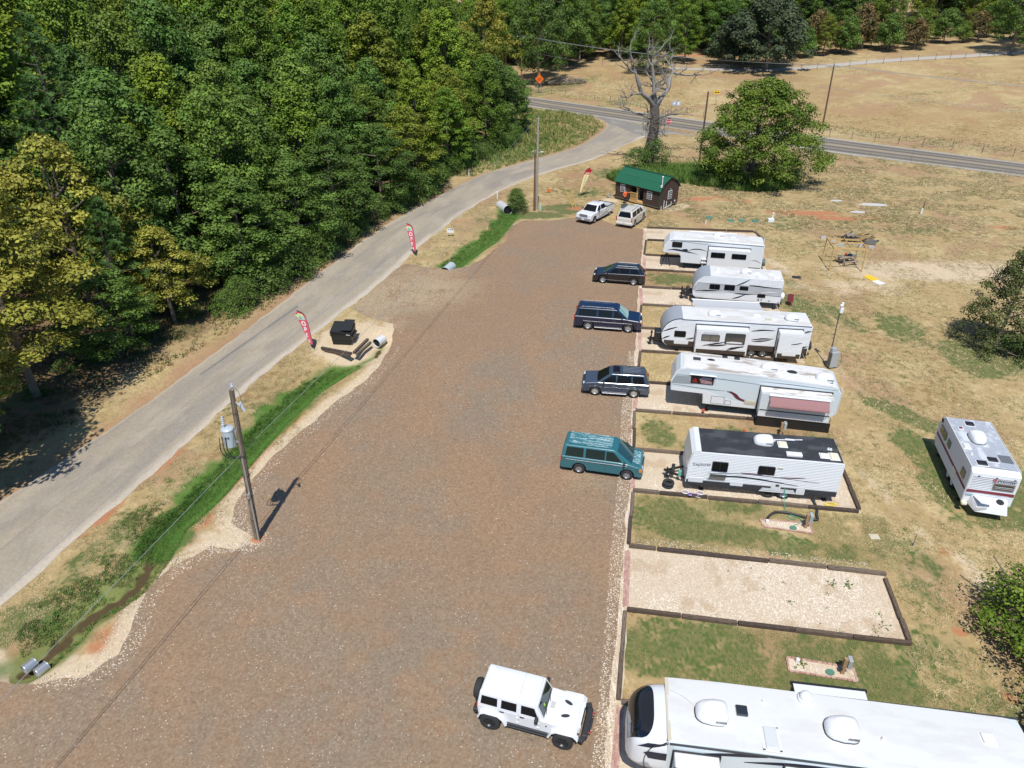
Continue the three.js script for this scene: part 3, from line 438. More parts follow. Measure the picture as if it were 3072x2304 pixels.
// ---------------------------------------------------------------- trees beyond the highway
const far = [
  ['oakA', 'oak_tree', 'dark oak with two trunks behind the orange diamond sign', 6.5, -192, 1.25, 1.15], ['oakB', 'oak_tree', 'dark oak beside the brush pile beyond the highway', 13, -205, 1.3, 1.1],
  ['elmA', 'elm_tree', 'round dark tree alone in the pasture behind the dead tree', 34.3, -194, 1.2, 0.95],
  ['greyOak', 'oak_tree', 'broad grey-green oak shading the pasture fence', 62, -191.5, 1.12, 1.02], ['greyOak', 'oak_tree', 'grey-green oak close behind the broad pasture oak', 56, -199, 0.75, 1.0],
  ['limeA', 'sapling_tree', 'narrow bright green young tree behind the pasture fence', 80, -203, 0.6, 0.95], ['saplingA', 'sapling_tree', 'dark young tree behind the pasture fence, right of the bright narrow one', 85.5, -202, 0.95, 1.05],
  ['rustA', 'sapling_tree', 'rust brown young tree behind the pasture fence, left one', 80.5, -211, 1, 1.1], ['rustA', 'sapling_tree', 'rust brown young tree behind the pasture fence, right one', 91.5, -207, 1.05, 1.15],
  ['saplingA', 'sapling_tree', 'light green young tree between the two brown ones and the gully', 96, -202, 1.0, 1.0], ['rustA', 'sapling_tree', 'thin brown bare-looking tree above the gully', 103, -203, 0.9, 0.9],
  ['saplingA', 'sapling_tree', 'dark cone-shaped young tree on the bank at the upper right', 114.6, -211, 1.05, 0.9], ['oakB', 'oak_tree', 'large dark oak at the right edge above the pasture track', 122, -193, 1.25, 0.95], ['oakA', 'oak_tree', 'large dark oak cut by the upper right corner', 133, -200, 1.4, 1.05],
  ['oakA', 'oak_tree', 'dark oak with a bare leaning trunk on the far slope', 132.6, -236, 1.2, 1.1], ['oakB', 'oak_tree', 'dark oak right of the leaning one on the far slope', 146, -230, 1.2, 1.1],
  ['gumA', 'sweetgum_tree', 'tall straight tree with a bare trunk behind the pasture gate', 45, -205, 0.9, 1.0],
];
for (const [k, n, l, x, z, s, sy] of far) { tree(k, n, l, 'tree', x, z, s, sy); spots.push([x, z]); }
const bank = []; for (let i = 0; i < 26; i++) { const x = 70 + i * 3.1 + rr(-1, 1), z = -200 - rr(3, 16) - Math.max(0, x - 100) * 0.2; if (free(x, z, 2.6)) { tree(pick(['saplingA', 'saplingA', 'rustA', 'limeA']), 'sapling_tree', 'young tree in the scrubby row behind the pasture fence', 'tree', x, z, rr(0.55, 0.95), rr(0.8, 1.1), 'scrubby trees behind the pasture fence', pick(TINTS)); spots.push([x, z]); } }
let fp = 0;
const FARK = { oakA: ['oak_tree', 'dark oak in the far wood beyond the highway', 'oaks of the far wood'], oakB: ['oak_tree', 'dark oak in the far wood beyond the highway', 'oaks of the far wood'], elmA: ['elm_tree', 'mid green elm in the far wood beyond the highway', 'elms of the far wood'], gumA: ['sweetgum_tree', 'tall green sweetgum in the far wood beyond the highway', 'sweetgums of the far wood'], gumB: ['sweetgum_tree', 'tall green sweetgum in the far wood beyond the highway', 'sweetgums of the far wood'] };
for (let j = 0; j < 7; j++) for (let i = -8; i < 26; i++) {
  const x = -14 + i * 6.4 + rr(-2, 2) + (j % 2) * 3, z = -213 - j * 7.5 + rr(-2, 2) + Math.min(0, (x - 20) * 0.02);
  if (x < 2 && hwyS(x, z) < 12) continue; if (Math.abs(x) > halfWidth(z) || !free(x, z, 4.8)) continue;
  if (x > 104 + j * 2 && x < 128) continue; if (x > 74 && j < 2) continue; if (x > 40 && x < 52 && j < 1) continue;
  const k = pick(['oakA', 'oakB', 'elmA', 'gumA', 'gumB', 'elmA']), [nm, lab, grp] = FARK[k]; tree(k, nm, lab + (j < 2 ? ', front edge' : ', deep inside') + (x < 30 ? ' on the left' : ' on the right'), 'tree', x, z, rr(0.9, 1.2), rr(0.85, 1.1), grp + (j < 2 ? ' front edge' : ' deep inside') + (x < 30 ? ' left' : ' right'), pick(TINTS)); spots.push([x, z]); fp++;
}
console.log('far wood', fp);
// ---------------------------------------------------------------- travel trailers and fifth wheels. Local x runs from the front (-) to the rear (+), z towards the street side (+)
const gel = P([0.70, 0.71, 0.72], 0.32, { clearcoat: 0.3, clearcoatRoughness: 0.25 }), alu = M([0.74, 0.75, 0.76], 0.45), paleBlue = P([0.60, 0.66, 0.675], 0.35, { clearcoat: 0.3 }), silver = M([0.40, 0.43, 0.46], 0.38, 0.25), darkGlass = P([0.008, 0.009, 0.011], 0.12, { specularIntensity: 0.45 }), frameBlack = M([0.02, 0.02, 0.022], 0.5), rubber = M([0.028, 0.028, 0.028], 0.85), tan = M([0.55, 0.5, 0.38], 0.6), cream = M([0.72, 0.68, 0.52], 0.5), chassis = M([0.018, 0.018, 0.018], 0.7), navy = M([0.012, 0.014, 0.035], 0.5), brownBand = M([0.055, 0.04, 0.032], 0.55), maroon = M([0.13, 0.02, 0.03], 0.6), greyBand = M([0.045, 0.047, 0.052], 0.55), alloy = M([0.5, 0.5, 0.5], 0.35, 0.8), whitePlastic = M([0.72, 0.72, 0.72], 0.5), greyGlass = P([0.09, 0.11, 0.12], 0.08, { clearcoat: 1 });
function roofTex(base, stain, amount, sd) {
  return dataTex(512, 256, (i, j, o) => { const x = i / 40 + sd, y = j / 60 + sd, n = fbm(x * 0.6, y * 1.2, 4), f = noise(x * 7, y * 9), s = noise(x * 0.9, y * 14); o[0] = base[0]; o[1] = base[1]; o[2] = base[2]; mixc(o, stain, amount * sst(0.48, 0.72, n * 0.94 + s * 0.06)); mixc(o, stain, amount * 0.3 * sst(0.6, 0.9, f)); });
}
const roofWhite = () => M([1, 1, 1], 0.6, 0, { map: roofTex([0.655, 0.65, 0.635], [0.5, 0.47, 0.42], 0.55, 3) }), roofStained = M([1, 1, 1], 0.65, 0, { map: roofTex([0.68, 0.665, 0.64], [0.33, 0.275, 0.22], 0.9, 11) }), roofBlack = M([1, 1, 1], 0.72, 0, { map: roofTex([0.028, 0.03, 0.034], [0.075, 0.08, 0.085], 0.7, 23) }), roofGrey = M([1, 1, 1], 0.5, 0.1, { map: roofTex([0.40, 0.43, 0.47], [0.66, 0.68, 0.70], 0.9, 31) });
const rimG = {}, tyreG = {};
function wheel(parent, x, z, r = 0.36, w = 0.22, rimMat = alloy, kind = 'plain', out = 1) {   // out: +1 when the outer face looks to +z
  const k = r + '_' + w; tyreG[k] = tyreG[k] || at(new THREE.LatheGeometry([[r * 0.58, -w * 0.5], [r * 0.92, -w * 0.52], [r, -w * 0.36], [r, w * 0.36], [r * 0.92, w * 0.52], [r * 0.58, w * 0.5]].map((p) => new THREE.Vector2(p[0], p[1])), 28), 0, 0, 0, Math.PI / 2, 0, 0);
  const kk = k + kind; if (!rimG[kk]) {
    const g = [at(new THREE.LatheGeometry([[0.001, w * 0.16], [r * 0.2, w * 0.2], [r * 0.24, w * 0.08], [r * 0.5, w * 0.02], [r * 0.56, w * 0.42], [r * 0.62, w * 0.47]].map((p) => new THREE.Vector2(p[0], p[1])), 24), 0, 0, 0, Math.PI / 2, 0, 0)];
    if (kind !== 'plain') { const n = kind === 'five' ? 5 : kind === 'six' ? 6 : 8; for (let i = 0; i < n; i++) { const b = new THREE.BoxGeometry(r * 0.16, r * 0.46, w * 0.16); b.translate(0, r * 0.36, w * 0.3); b.rotateZ(i / n * 6.2832); g.push(b); } }
    rimG[kk] = merge(g); }
  const wl = part(parent, 'wheel', tyreG[k], rubber); wl.position.set(x, r, z); if (out < 0) wl.rotation.y = Math.PI; part(wl, 'rim', rimG[kk], rimMat); return wl;
}
const xRange = (prof, y) => { let a = 1e9, b = -1e9; for (let i = 0, j = prof.length - 1; i < prof.length; j = i++) { const p = prof[i], q = prof[j]; if ((p[1] > y) !== (q[1] > y)) { const x = p[0] + (q[0] - p[0]) * (y - p[1]) / (q[1] - p[1]); a = Math.min(a, x); b = Math.max(b, x); } } return [a, b]; };
function ribs(prof, y0, y1, step, z, t = 0.012) { const g = []; for (let y = y0; y < y1; y += step) { const [a, b] = xRange(prof, y); if (b > a) g.push(box(b - a - 0.06, 0.03, t, (a + b) / 2, y, z + Math.sign(z) * t / 2)); } return merge(g); }
function win(parent, x0, y0, x1, y1, z, { frame = frameBlack, glass = darkGlass, bars = 1, name = 'window' } = {}) {
  const s = Math.sign(z), lo = Math.min(y0, y1), hi = Math.max(y0, y1), f = part(parent, name, pane(rshape(x0, lo, x1, hi, 0.09), s > 0 ? z : z, 0.035, s < 0), frame);
  const g = part(f, 'pane', pane(rshape(x0 + 0.045, lo + 0.045, x1 - 0.045, hi - 0.045, 0.06), z + s * 0.032, 0.01, s < 0), glass);
  if (bars) part(f, 'mullion', box(0.03, hi - lo - 0.08, 0.012, (x0 + x1) / 2, (lo + hi) / 2, z + s * 0.046), frame); return f;
}
const decal = (parent, name, pts, z, mat, t = 0.005) => part(parent, name, pane(Array.isArray(pts) ? shp(pts) : pts, z, t, z < 0), mat);
// a tapering brush-stroke stripe through points, widest w
function stroke(pts, w) { const c = new THREE.CatmullRomCurve3(pts.map((p) => new THREE.Vector3(p[0], p[1], 0))), a = [], b = [], n = 18; for (let i = 0; i <= n; i++) { const t = i / n, p = c.getPoint(t), d = c.getTangent(t), k = w * 0.5 * Math.sin(Math.PI * Math.min(0.97, t * 0.9 + 0.06)); a.push([p.x - d.y * k, p.y + d.x * k]); b.unshift([p.x + d.y * k, p.y - d.x * k]); } return [...a, ...b]; }
function acUnit(parent, x, y, z, s = 1, mat = whitePlastic) { // shrouded air conditioner, nose towards the front
  const pl = (k, q) => { const r = []; for (let i = 0; i < 20; i++) { const a = i / 20 * 6.2832, cx = Math.cos(a), sz = Math.sin(a); let px = Math.sign(cx) * Math.pow(Math.abs(cx), 0.45) * 0.42, pz = Math.sign(sz) * Math.pow(Math.abs(sz), 0.5) * 0.34; if (px < 0) pz *= 1 - 0.35 * (px / -0.42) ** 2; r.push([x + (px * k + q) * s, 0, z + pz * k * s]); } return r; };
  const rings = [[1, 0, 0.02], [1.02, 0, 0.1], [0.97, 0.01, 0.2], [0.85, 0.04, 0.28], [0.6, 0.06, 0.31]].map(([k, q, h]) => pl(k, q).map((p) => [p[0], y + h * s, p[2]]));
  const a = part(parent, 'air_conditioner', loft(rings), mat); part(a, 'gasket', loft([pl(1.04, -0.012).map((p) => [p[0], y - 0.03, p[2]]), pl(1.04, -0.012).map((p) => [p[0], y + 0.03 * s, p[2]])]), frameBlack);
  const gr = []; for (let i = 0; i < 9; i++) gr.push(box(0.014 * s, 0.07 * s, 0.02, x + (0.08 + i * 0.032) * s, y + 0.17 * s, z + 0.338 * s)); part(a, 'louvre', gr, frameBlack); return a;
}
const roofHatch = (parent, x, y, z, w, d, h, mat, name = 'roof_hatch', flange = true) => { const a = part(parent, name, rbox(w, h, d, 0.04, x, y + h / 2 - 0.01, z), mat); if (flange) part(a, 'flange', rbox(w + 0.1, 0.03, d + 0.1, 0.014, x, y + 0.006, z), whitePlastic); return a; };
const plumb = (parent, x, y, z) => part(parent, 'roof_vent_cap', [cyl(0.09, 0.07, 0.05, x, y + 0.02, z, 12), cyl(0.05, 0.05, 0.09, x, y + 0.06, z, 10)], whitePlastic);
const FONTS = {};
for (const f of ['sans_bold', 'sans_regular', 'serif_regular', 'serif_bold']) FONTS[f] = await new FontLoader().loadAsync('fonts/droid/droid_' + f + '.typeface.json');
const text3 = (str, size, depth, face = 'sans_bold') => new TextGeometry(str, { font: FONTS[face], size, depth, curveSegments: 4, bevelEnabled: false });
// roof skin that follows the top of the profile between x0 and x1
function roofSkin(prof, x0, x1, W, lift = 0.012, crown = 0.03) {
  const top = (x) => { let y = -1; for (let i = 0, j = prof.length - 1; i < prof.length; j = i++) { const p = prof[i], q = prof[j]; if ((p[0] > x) !== (q[0] > x)) y = Math.max(y, p[1] + (q[1] - p[1]) * (x - p[0]) / (q[0] - p[0])); } return y; };
  const pos = [], uv = [], idx = [], nx = 24, nz = 8; for (let i = 0; i <= nx; i++) for (let k = 0; k <= nz; k++) { const x = lerp(x0, x1, i / nx), q = k / nz * 2 - 1; pos.push(x, top(x) + lift + crown * (1 - q * q), q * (W / 2 - 0.02)); uv.push(i / nx, k / nz); }
  for (let i = 0; i < nx; i++) for (let k = 0; k < nz; k++) { const a = i * (nz + 1) + k, b = a + 1, c = a + nz + 1, d = c + 1; idx.push(a, b, c, b, d, c); }
  const g = new THREE.BufferGeometry(); g.setAttribute('position', new THREE.Float32BufferAttribute(pos, 3)); g.setAttribute('uv', new THREE.Float32BufferAttribute(uv, 2)); g.setIndex(idx); g.computeVertexNormals(); return g;
}
const arcPts = (cx, cy, rx, ry, a0, a1, n) => Array.from({ length: n + 1 }, (_, i) => { const a = lerp(a0, a1, i / n) * D2R; return [cx + rx * Math.cos(a), cy + ry * Math.sin(a)]; });
function tongue(t, x, w = 1.3) { part(t, 'tongue', [beam([x + 0.2, 0.48, 0.7], [x - w, 0.46, 0], 0.08, 0.12), beam([x + 0.2, 0.48, -0.7], [x - w, 0.46, 0], 0.08, 0.12), cyl(0.05, 0.05, 0.5, x - w + 0.12, 0.45, 0, 10), cyl(0.1, 0.1, 0.06, x - w, 0.5, 0, 12), box(0.3, 0.04, 0.3, x - w + 0.12, 0.02, 0)], chassis); }
const underside = (t, x0, x1, y) => part(t, 'chassis', [box(x1 - x0, 0.14, 0.1, (x0 + x1) / 2, y, 0.55), box(x1 - x0, 0.14, 0.1, (x0 + x1) / 2, y, -0.55), box(0.1, 0.1, 1.9, x0 + 0.4, y, 0), box(0.1, 0.1, 1.9, x1 - 0.4, y, 0), ...[x0 + 0.5, x1 - 0.5].flatMap((x) => [-0.9, 0.9].flatMap((z) => [bar([x, y, z], [x + 0.25, 0.05, z], 0.035, 6), box(0.26, 0.05, 0.26, x + 0.25, 0.03, z)]))], chassis);
function slideOut(t, x0, x1, y0, y1, z0, out, face, roof, seam = frameBlack) {
  const s = Math.sign(out), za = z0, zb = z0 + out, lo = Math.min(za, zb), hi = Math.max(za, zb);
  const b = part(t, 'slide_out', at(new RoundedBoxGeometry(x1 - x0, y1 - y0, Math.abs(out) + 0.1, 2, 0.03), (x0 + x1) / 2, (y0 + y1) / 2, (za + zb) / 2 - s * 0.05), face);
  part(b, 'slide_roof', box(x1 - x0 - 0.06, 0.02, Math.abs(out) - 0.02, (x0 + x1) / 2, y1 + 0.012, (za + zb) / 2), roof);
  part(b, 'seal', [box(0.05, y1 - y0 + 0.14, 0.05, x0 - 0.03, (y0 + y1) / 2, z0 + s * 0.03), box(0.05, y1 - y0 + 0.14, 0.05, x1 + 0.03, (y0 + y1) / 2, z0 + s * 0.03), box(x1 - x0 + 0.1, 0.05, 0.05, (x0 + x1) / 2, y1 + 0.07, z0 + s * 0.03)], seam);
  return b;
}
const W2 = 1.22;
{ // ---------- white trailer with the black roof, second row from the front
  const t = thing('travel_trailer', 'white ribbed travel trailer with a black roof, parked beside the green van', 'trailer', [14.17, 0, -33.36], 8.4);
  const prof = [[-4.0, 0.52], [4.12, 0.52], [4.15, 0.6], [4.15, 2.7], [4.05, 2.82], [-3.75, 2.82], [-3.92, 2.72], [-4.12, 1.7], [-4.15, 0.7]];
  const body = part(t, 'body', ext(shp(prof), -W2, W2, 0.03), alu); part(body, 'siding_rib', ribs(prof, 0.95, 2.78, 0.105, W2), alu);
  part(t, 'roof', roofSkin(prof, -3.55, 4.06, 2.44), roofBlack); part(t, 'front_cap', ext(shp([[-3.5, 2.83], [-3.5, 2.88], [-3.78, 2.87], [-4.0, 2.7], [-4.17, 1.7], [-4.13, 1.7], [-3.95, 2.68], [-3.76, 2.8]]), -W2 - 0.01, W2 + 0.01, 0.008), gel);
  decal(t, 'lower_band', [[-4.1, 0.54], [4.1, 0.54], [4.1, 0.88], [-4.1, 0.88]], W2 + 0.002, greyBand, 0.016); part(t, 'band_rib', ribs([[-4.1, 0.5], [4.1, 0.5], [4.1, 0.9], [-4.1, 0.9]], 0.6, 0.88, 0.1, W2 + 0.018), greyBand);
  win(t, -2.82, 1.61, -1.94, 2.26, W2, {}); win(t, -0.32, 1.66, 0.6, 2.23, W2); 
  decal(t, 'stripe', stroke([[-3.0, 1.0], [-2.45, 1.2], [-1.68, 1.33], [-0.61, 1.33], [0.8, 1.2], [2.0, 1.06]], 0.1), W2 + 0.012, navy, 0.006);
  decal(t, 'stripe', stroke([[-3, 1.42], [-1.38, 1.57], [0.56, 1.54], [3.1, 1.38]], 0.035), W2 + 0.012, navy, 0.006); decal(t, 'stripe', stroke([[-1.2, 1.63], [-0.49, 1.65], [0.0, 1.6]], 0.06), W2 + 0.012, maroon, 0.006); decal(t, 'stripe', stroke([[0.9, 1.58], [1.7, 1.58], [2.3, 1.66]], 0.06), W2 + 0.012, maroon, 0.006);
  for (const [a, b, c, d] of [[-4.0, 0.74, -3.18, 1.04], [-1.68, 0.72, -0.97, 0.98], [0.56, 0.7, 1.08, 1.12], [1.94, 0.5, 2.4, 0.88]]) part(t, 'storage_door', pane(rshape(a, b, c, d, 0.06), W2 + 0.014, 0.02), gel);
  part(t, 'outlet', [box(0.18, 0.14, 0.02, 0.88, 1.0, W2 + 0.04), box(0.12, 0.08, 0.03, 1.6, 0.82, W2 + 0.03), cyl(0.06, 0.06, 0.04, 2.5, 0.84, W2 + 0.03, 12, Math.PI / 2)], greyBand); part(t, 'porch_lamp', rbox(0.3, 0.07, 0.05, 0.02, 0.85, 2.2, W2 + 0.03), tan);
  part(t, 'hinged_pane', at(new THREE.BoxGeometry(0.9, 0.6, 0.012), -2.45, 1.32, W2 + 0.17, 0.42), P([0.3, 0.34, 0.36], 0.1, { transmission: 0.6, clearcoat: 1 }));
  const g = at(text3('Explorer', 0.17, 0.008, 'serif_regular'), -3.86, 1.88, W2 + 0.013, 0, 0, 0.06); part(t, 'lettering', g, M([0.09, 0.1, 0.12], 0.5));
  acUnit(t, 0.0, 2.84, -0.2, 1.25); roofHatch(t, 1.05, 2.86, -0.1, 0.42, 0.5, 0.1, cream); roofHatch(t, 1.5, 2.85, 0.86, 0.85, 0.34, 0.16, whitePlastic, 'skylight', false); roofHatch(t, 3.15, 2.85, 0.66, 0.42, 0.42, 0.08, whitePlastic); roofHatch(t, 3.66, 2.85, 0.68, 0.44, 0.6, 0.1, cream); plumb(t, 3.5, 2.85, 0.0); plumb(t, 3.62, 2.85, 0.02);
  part(t, 'antenna', [bar([0.62, 2.95, -0.4], [2.2, 2.96, -0.6], 0.03, 6), box(0.5, 0.05, 0.12, 1.5, 2.96, -0.52), cyl(0.07, 0.06, 0.12, 0.64, 2.9, -0.4)], whitePlastic);
  for (const z of [1.05, -1.05]) { wheel(t, 0.52, z, 0.34, 0.22, chassis, 'plain', Math.sign(z)); wheel(t, 1.36, z, 0.34, 0.22, z > 0 ? silver : chassis, 'plain', Math.sign(z)); } underside(t, -3.9, 3.9, 0.42); tongue(t, -4.0, 1.2);
  part(t, 'wheel_fairing', ext(shp([[-0.05, 0.5], [0.1, 0.75], [1.8, 0.75], [1.95, 0.5]]), W2 - 0.02, W2 + 0.03, 0.01), alu); part(t, 'rear_lamp', box(0.02, 0.14, 0.1, 4.17, 0.95, W2 - 0.15), M([0.4, 0.02, 0.02], 0.4));
}
{ // ---------- ribbed trailer with brown skirt and two slide-outs
  const t = thing('travel_trailer', 'long white travel trailer with brown lower band and two slide-outs', 'trailer', [17.27, 0, -50.56], 8.05);
  const prof = [[-5.1, 0.55], [5.42, 0.55], [5.45, 0.65], [5.45, 2.78], [5.35, 2.88], [-4.2, 2.9], ...arcPts(-4.2, 1.5, 1.38, 1.4, 90, 185, 10), [-5.45, 0.85]];
  part(t, 'body', ext(shp(prof), -W2, W2, 0.03), alu); part(t, 'siding_rib', ribs(prof, 1.1, 2.84, 0.1, W2), alu); part(t, 'roof', roofSkin(prof, -4.1, 5.38, 2.44), roofWhite());
  const capO = [...arcPts(-4.2, 1.5, 1.4, 1.42, 85, 182, 12)], capI = [...arcPts(-4.2, 1.5, 1.34, 1.36, 85, 182, 12)].reverse(); part(t, 'front_cap', ext(shp([...capO, ...capI]), -W2 - 0.01, W2 + 0.01, 0.006), silver);
  part(t, 'roof_rail', [box(9.5, 0.05, 0.03, 0.6, 2.84, W2 + 0.015), ...[0].map(() => ext(shp([...arcPts(-4.2, 1.5, 1.40, 1.42, 88, 170, 12), ...arcPts(-4.2, 1.5, 1.35, 1.37, 88, 170, 12).reverse()]), W2 + 0.002, W2 + 0.03, 0.004))], greyBand);
  decal(t, 'lower_band', [[-5.35, 0.85], [-5.05, 0.57], [5.38, 0.57], [5.38, 1.02], [-5.35, 1.02]], W2 + 0.002, brownBand, 0.016);
  win(t, -4.62, 1.36, -3.74, 1.86, W2, { bars: 0 }); part(t, 'storage_door', pane(rshape(-4.58, 0.76, -3.49, 1.06, 0.08), W2 + 0.015, 0.02), gel);
  for (const p of [[[-5.5, 1.75], [-5.0, 1.98], [-4.4, 2.2]], [[-5.5, 1.12], [-5.2, 1.28], [-4.9, 1.42]], [[-3.7, 1.2], [-3.3, 1.28], [-3.1, 1.36]], [[1.07, 2.2], [1.9, 2.34], [2.75, 2.36]], [[1.15, 1.48], [2.0, 1.62], [2.8, 1.66]], [[1.2, 1.36], [1.9, 1.42], [2.6, 1.56]], [[4.9, 1.06], [5.1, 1.12], [5.4, 1.2]], [[4.9, 2.3], [5.1, 2.4], [5.4, 2.46]]]) decal(t, 'stripe', stroke(p, 0.11), W2 + 0.013, frameBlack, 0.006);
  const s1 = slideOut(t, -3.05, 0.82, 0.5, 2.46, W2, 0.78, alu, gel), zf = W2 + 0.78; part(s1, 'slide_rib', ribs([[-3.02, 0.9], [0.8, 0.9], [0.8, 2.45], [-3.02, 2.45]], 0.95, 2.3, 0.1, zf), alu); decal(s1, 'slide_band', [[-2.95, 0.52], [0.72, 0.52], [0.72, 0.82], [-2.95, 0.82]], zf + 0.001, brownBand, 0.014);
  win(s1, -2.66, 1.54, -1.31, 2.08, zf, { glass: P([0.16, 0.15, 0.13], 0.12, { clearcoat: 1 }) }); win(s1, -0.92, 1.39, 0.56, 2.28, zf, { bars: 0, glass: P([0.07, 0.07, 0.065], 0.1, { clearcoat: 1 }) });
  part(s1, 'window_blind', pane(shp([[-0.78, 1.46], [0.42, 1.46], [0.3, 1.6], [-0.4, 1.62], [-0.78, 1.56]]), zf + 0.05, 0.004), whitePlastic);
  for (const p of [[[-2.5, 1.12], [-1.6, 1.34], [-0.85, 1.52]], [[-2.1, 1.12], [-1.3, 1.22], [-0.75, 1.3]], [[-0.7, 0.84], [-0.1, 1.05], [0.5, 1.28]], [[-0.6, 1.0], [0, 1.12], [0.6, 1.24]]]) decal(s1, 'stripe', stroke(p, 0.12), zf + 0.013, frameBlack, 0.006);
  part(s1, 'lettering', at(text3('WILDWOOD', 0.14, 0.006, 'sans_regular'), -2.5, 2.14, zf + 0.012), M([0.45, 0.44, 0.42], 0.6));
  const s2 = slideOut(t, 3.0, 4.78, 0.48, 2.52, W2, 0.78, alu, gel); part(s2, 'slide_rib', ribs([[3.03, 0.9], [4.75, 0.9], [4.75, 2.5], [3.03, 2.5]], 0.95, 2.45, 0.1, zf), alu); decal(s2, 'slide_band', [[3.06, 0.5], [4.72, 0.5], [4.72, 0.86], [3.06, 0.86]], zf + 0.001, brownBand, 0.014); part(s2, 'storage_door', pane(rshape(3.4, 0.7, 4.4, 1.0, 0.06), zf + 0.015, 0.016), gel); decal(s2, 'stripe', stroke([[3.9, 1.65], [4.3, 1.72], [4.7, 1.84]], 0.07), zf + 0.013, frameBlack, 0.006); win(s2, 3.0 + 0.02, 1.0, 3.03, 2.0, zf - 0.2, { bars: 0 });
  acUnit(t, -1.7, 2.9, 0.25, 1.15); acUnit(t, 4.05, 2.9, 0.2, 1.2); roofHatch(t, 1.55, 2.91, -0.1, 0.45, 0.45, 0.08, whitePlastic); roofHatch(t, 2.3, 2.9, 0.55, 0.5, 0.5, 0.06, tan); plumb(t, 2.8, 2.92, 0.4); plumb(t, -2.6, 2.92, -0.6); plumb(t, 1.2, 2.92, 0.3);
  for (const z of [1.05, -1.05]) for (const x of [1.35, 2.2]) wheel(t, x, z, 0.35, 0.22, alloy, 'six', Math.sign(z)); underside(t, -5, 5.3, 0.45); tongue(t, -5.2, 1.25); part(t, 'gas_locker', rbox(0.55, 0.75, 0.95, 0.12, -5.75, 0.92, 0), frameBlack); part(t, 'tongue_jack', [cyl(0.05, 0.05, 0.75, -6.25, 0.62, 0), cyl(0.08, 0.08, 0.22, -6.25, 1.05, 0)], chassis); part(t, 'spare_wheel', at(cyl(0.34, 0.34, 0.22, 0, 0, 0, 20), 5.62, 1.0, 0.6, 0, 0, Math.PI / 2), rubber); part(t, 'bumper', box(0.1, 0.1, 2.3, 5.55, 0.5, 0), chassis);
  // awning on the far side
  const aw = []; for (let i = 0; i <= 10; i++) { const q = i / 10; aw.push([lerp(-1.24, -4.15, q), 2.78 - 0.5 * q - 0.09 * Math.sin(Math.PI * q)]); } const rings = aw.map(([z, y]) => [[-2.95, y, z], [2.4, y, z]]);
  const pos = [], idx = []; rings.forEach((r) => r.forEach((p) => pos.push(...p))); for (let i = 0; i < 10; i++) { const k = i * 2; idx.push(k, k + 1, k + 2, k + 1, k + 3, k + 2); } const ag = new THREE.BufferGeometry(); ag.setAttribute('position', new THREE.Float32BufferAttribute(pos, 3)); ag.setIndex(idx); ag.computeVertexNormals();
  const awn = part(t, 'awning', ag, M([0.5, 0.51, 0.52], 0.7)); part(awn, 'roller', bar([-3, 2.26, -4.17], [2.45, 2.26, -4.17], 0.06, 10), gel); part(awn, 'awning_arm', [bar([-2.98, 2.26, -4.15], [-2.98, 0.9, -1.25], 0.03, 6), bar([2.43, 2.26, -4.15], [2.43, 0.9, -1.25], 0.03, 6)], frameBlack);
}
const flagTex = (() => { const c = document.createElement('canvas'); c.width = 256; c.height = 110; const g = c.getContext('2d'); g.fillStyle = '#15131a'; g.fillRect(0, 0, 256, 110); for (let i = 0; i < 7; i++) { g.fillStyle = i % 2 ? '#b9aeb0' : '#7d1420'; g.beginPath(); g.moveTo(90 + i * 4, 20 + i * 13); g.bezierCurveTo(140, 60 + i * 8, 190, 40 + i * 10, 246, 66 + i * 7); g.lineTo(246, 74 + i * 7); g.bezierCurveTo(190, 50 + i * 10, 140, 70 + i * 8, 90 + i * 4, 29 + i * 13); g.fill(); } g.fillStyle = '#1b2340'; g.fillRect(110, 8, 130, 40); g.fillStyle = '#c9ccd6'; for (let j = 0; j < 4; j++) for (let i = 0; i < 11; i++) g.fillRect(116 + i * 11 + (j % 2) * 5, 12 + j * 9, 4, 4); g.fillStyle = '#8c1420'; g.beginPath(); g.moveTo(8, 90); g.lineTo(44, 20); g.lineTo(74, 100); g.fill(); const t = new THREE.CanvasTexture(c); t.colorSpace = THREE.SRGBColorSpace; return t; })();
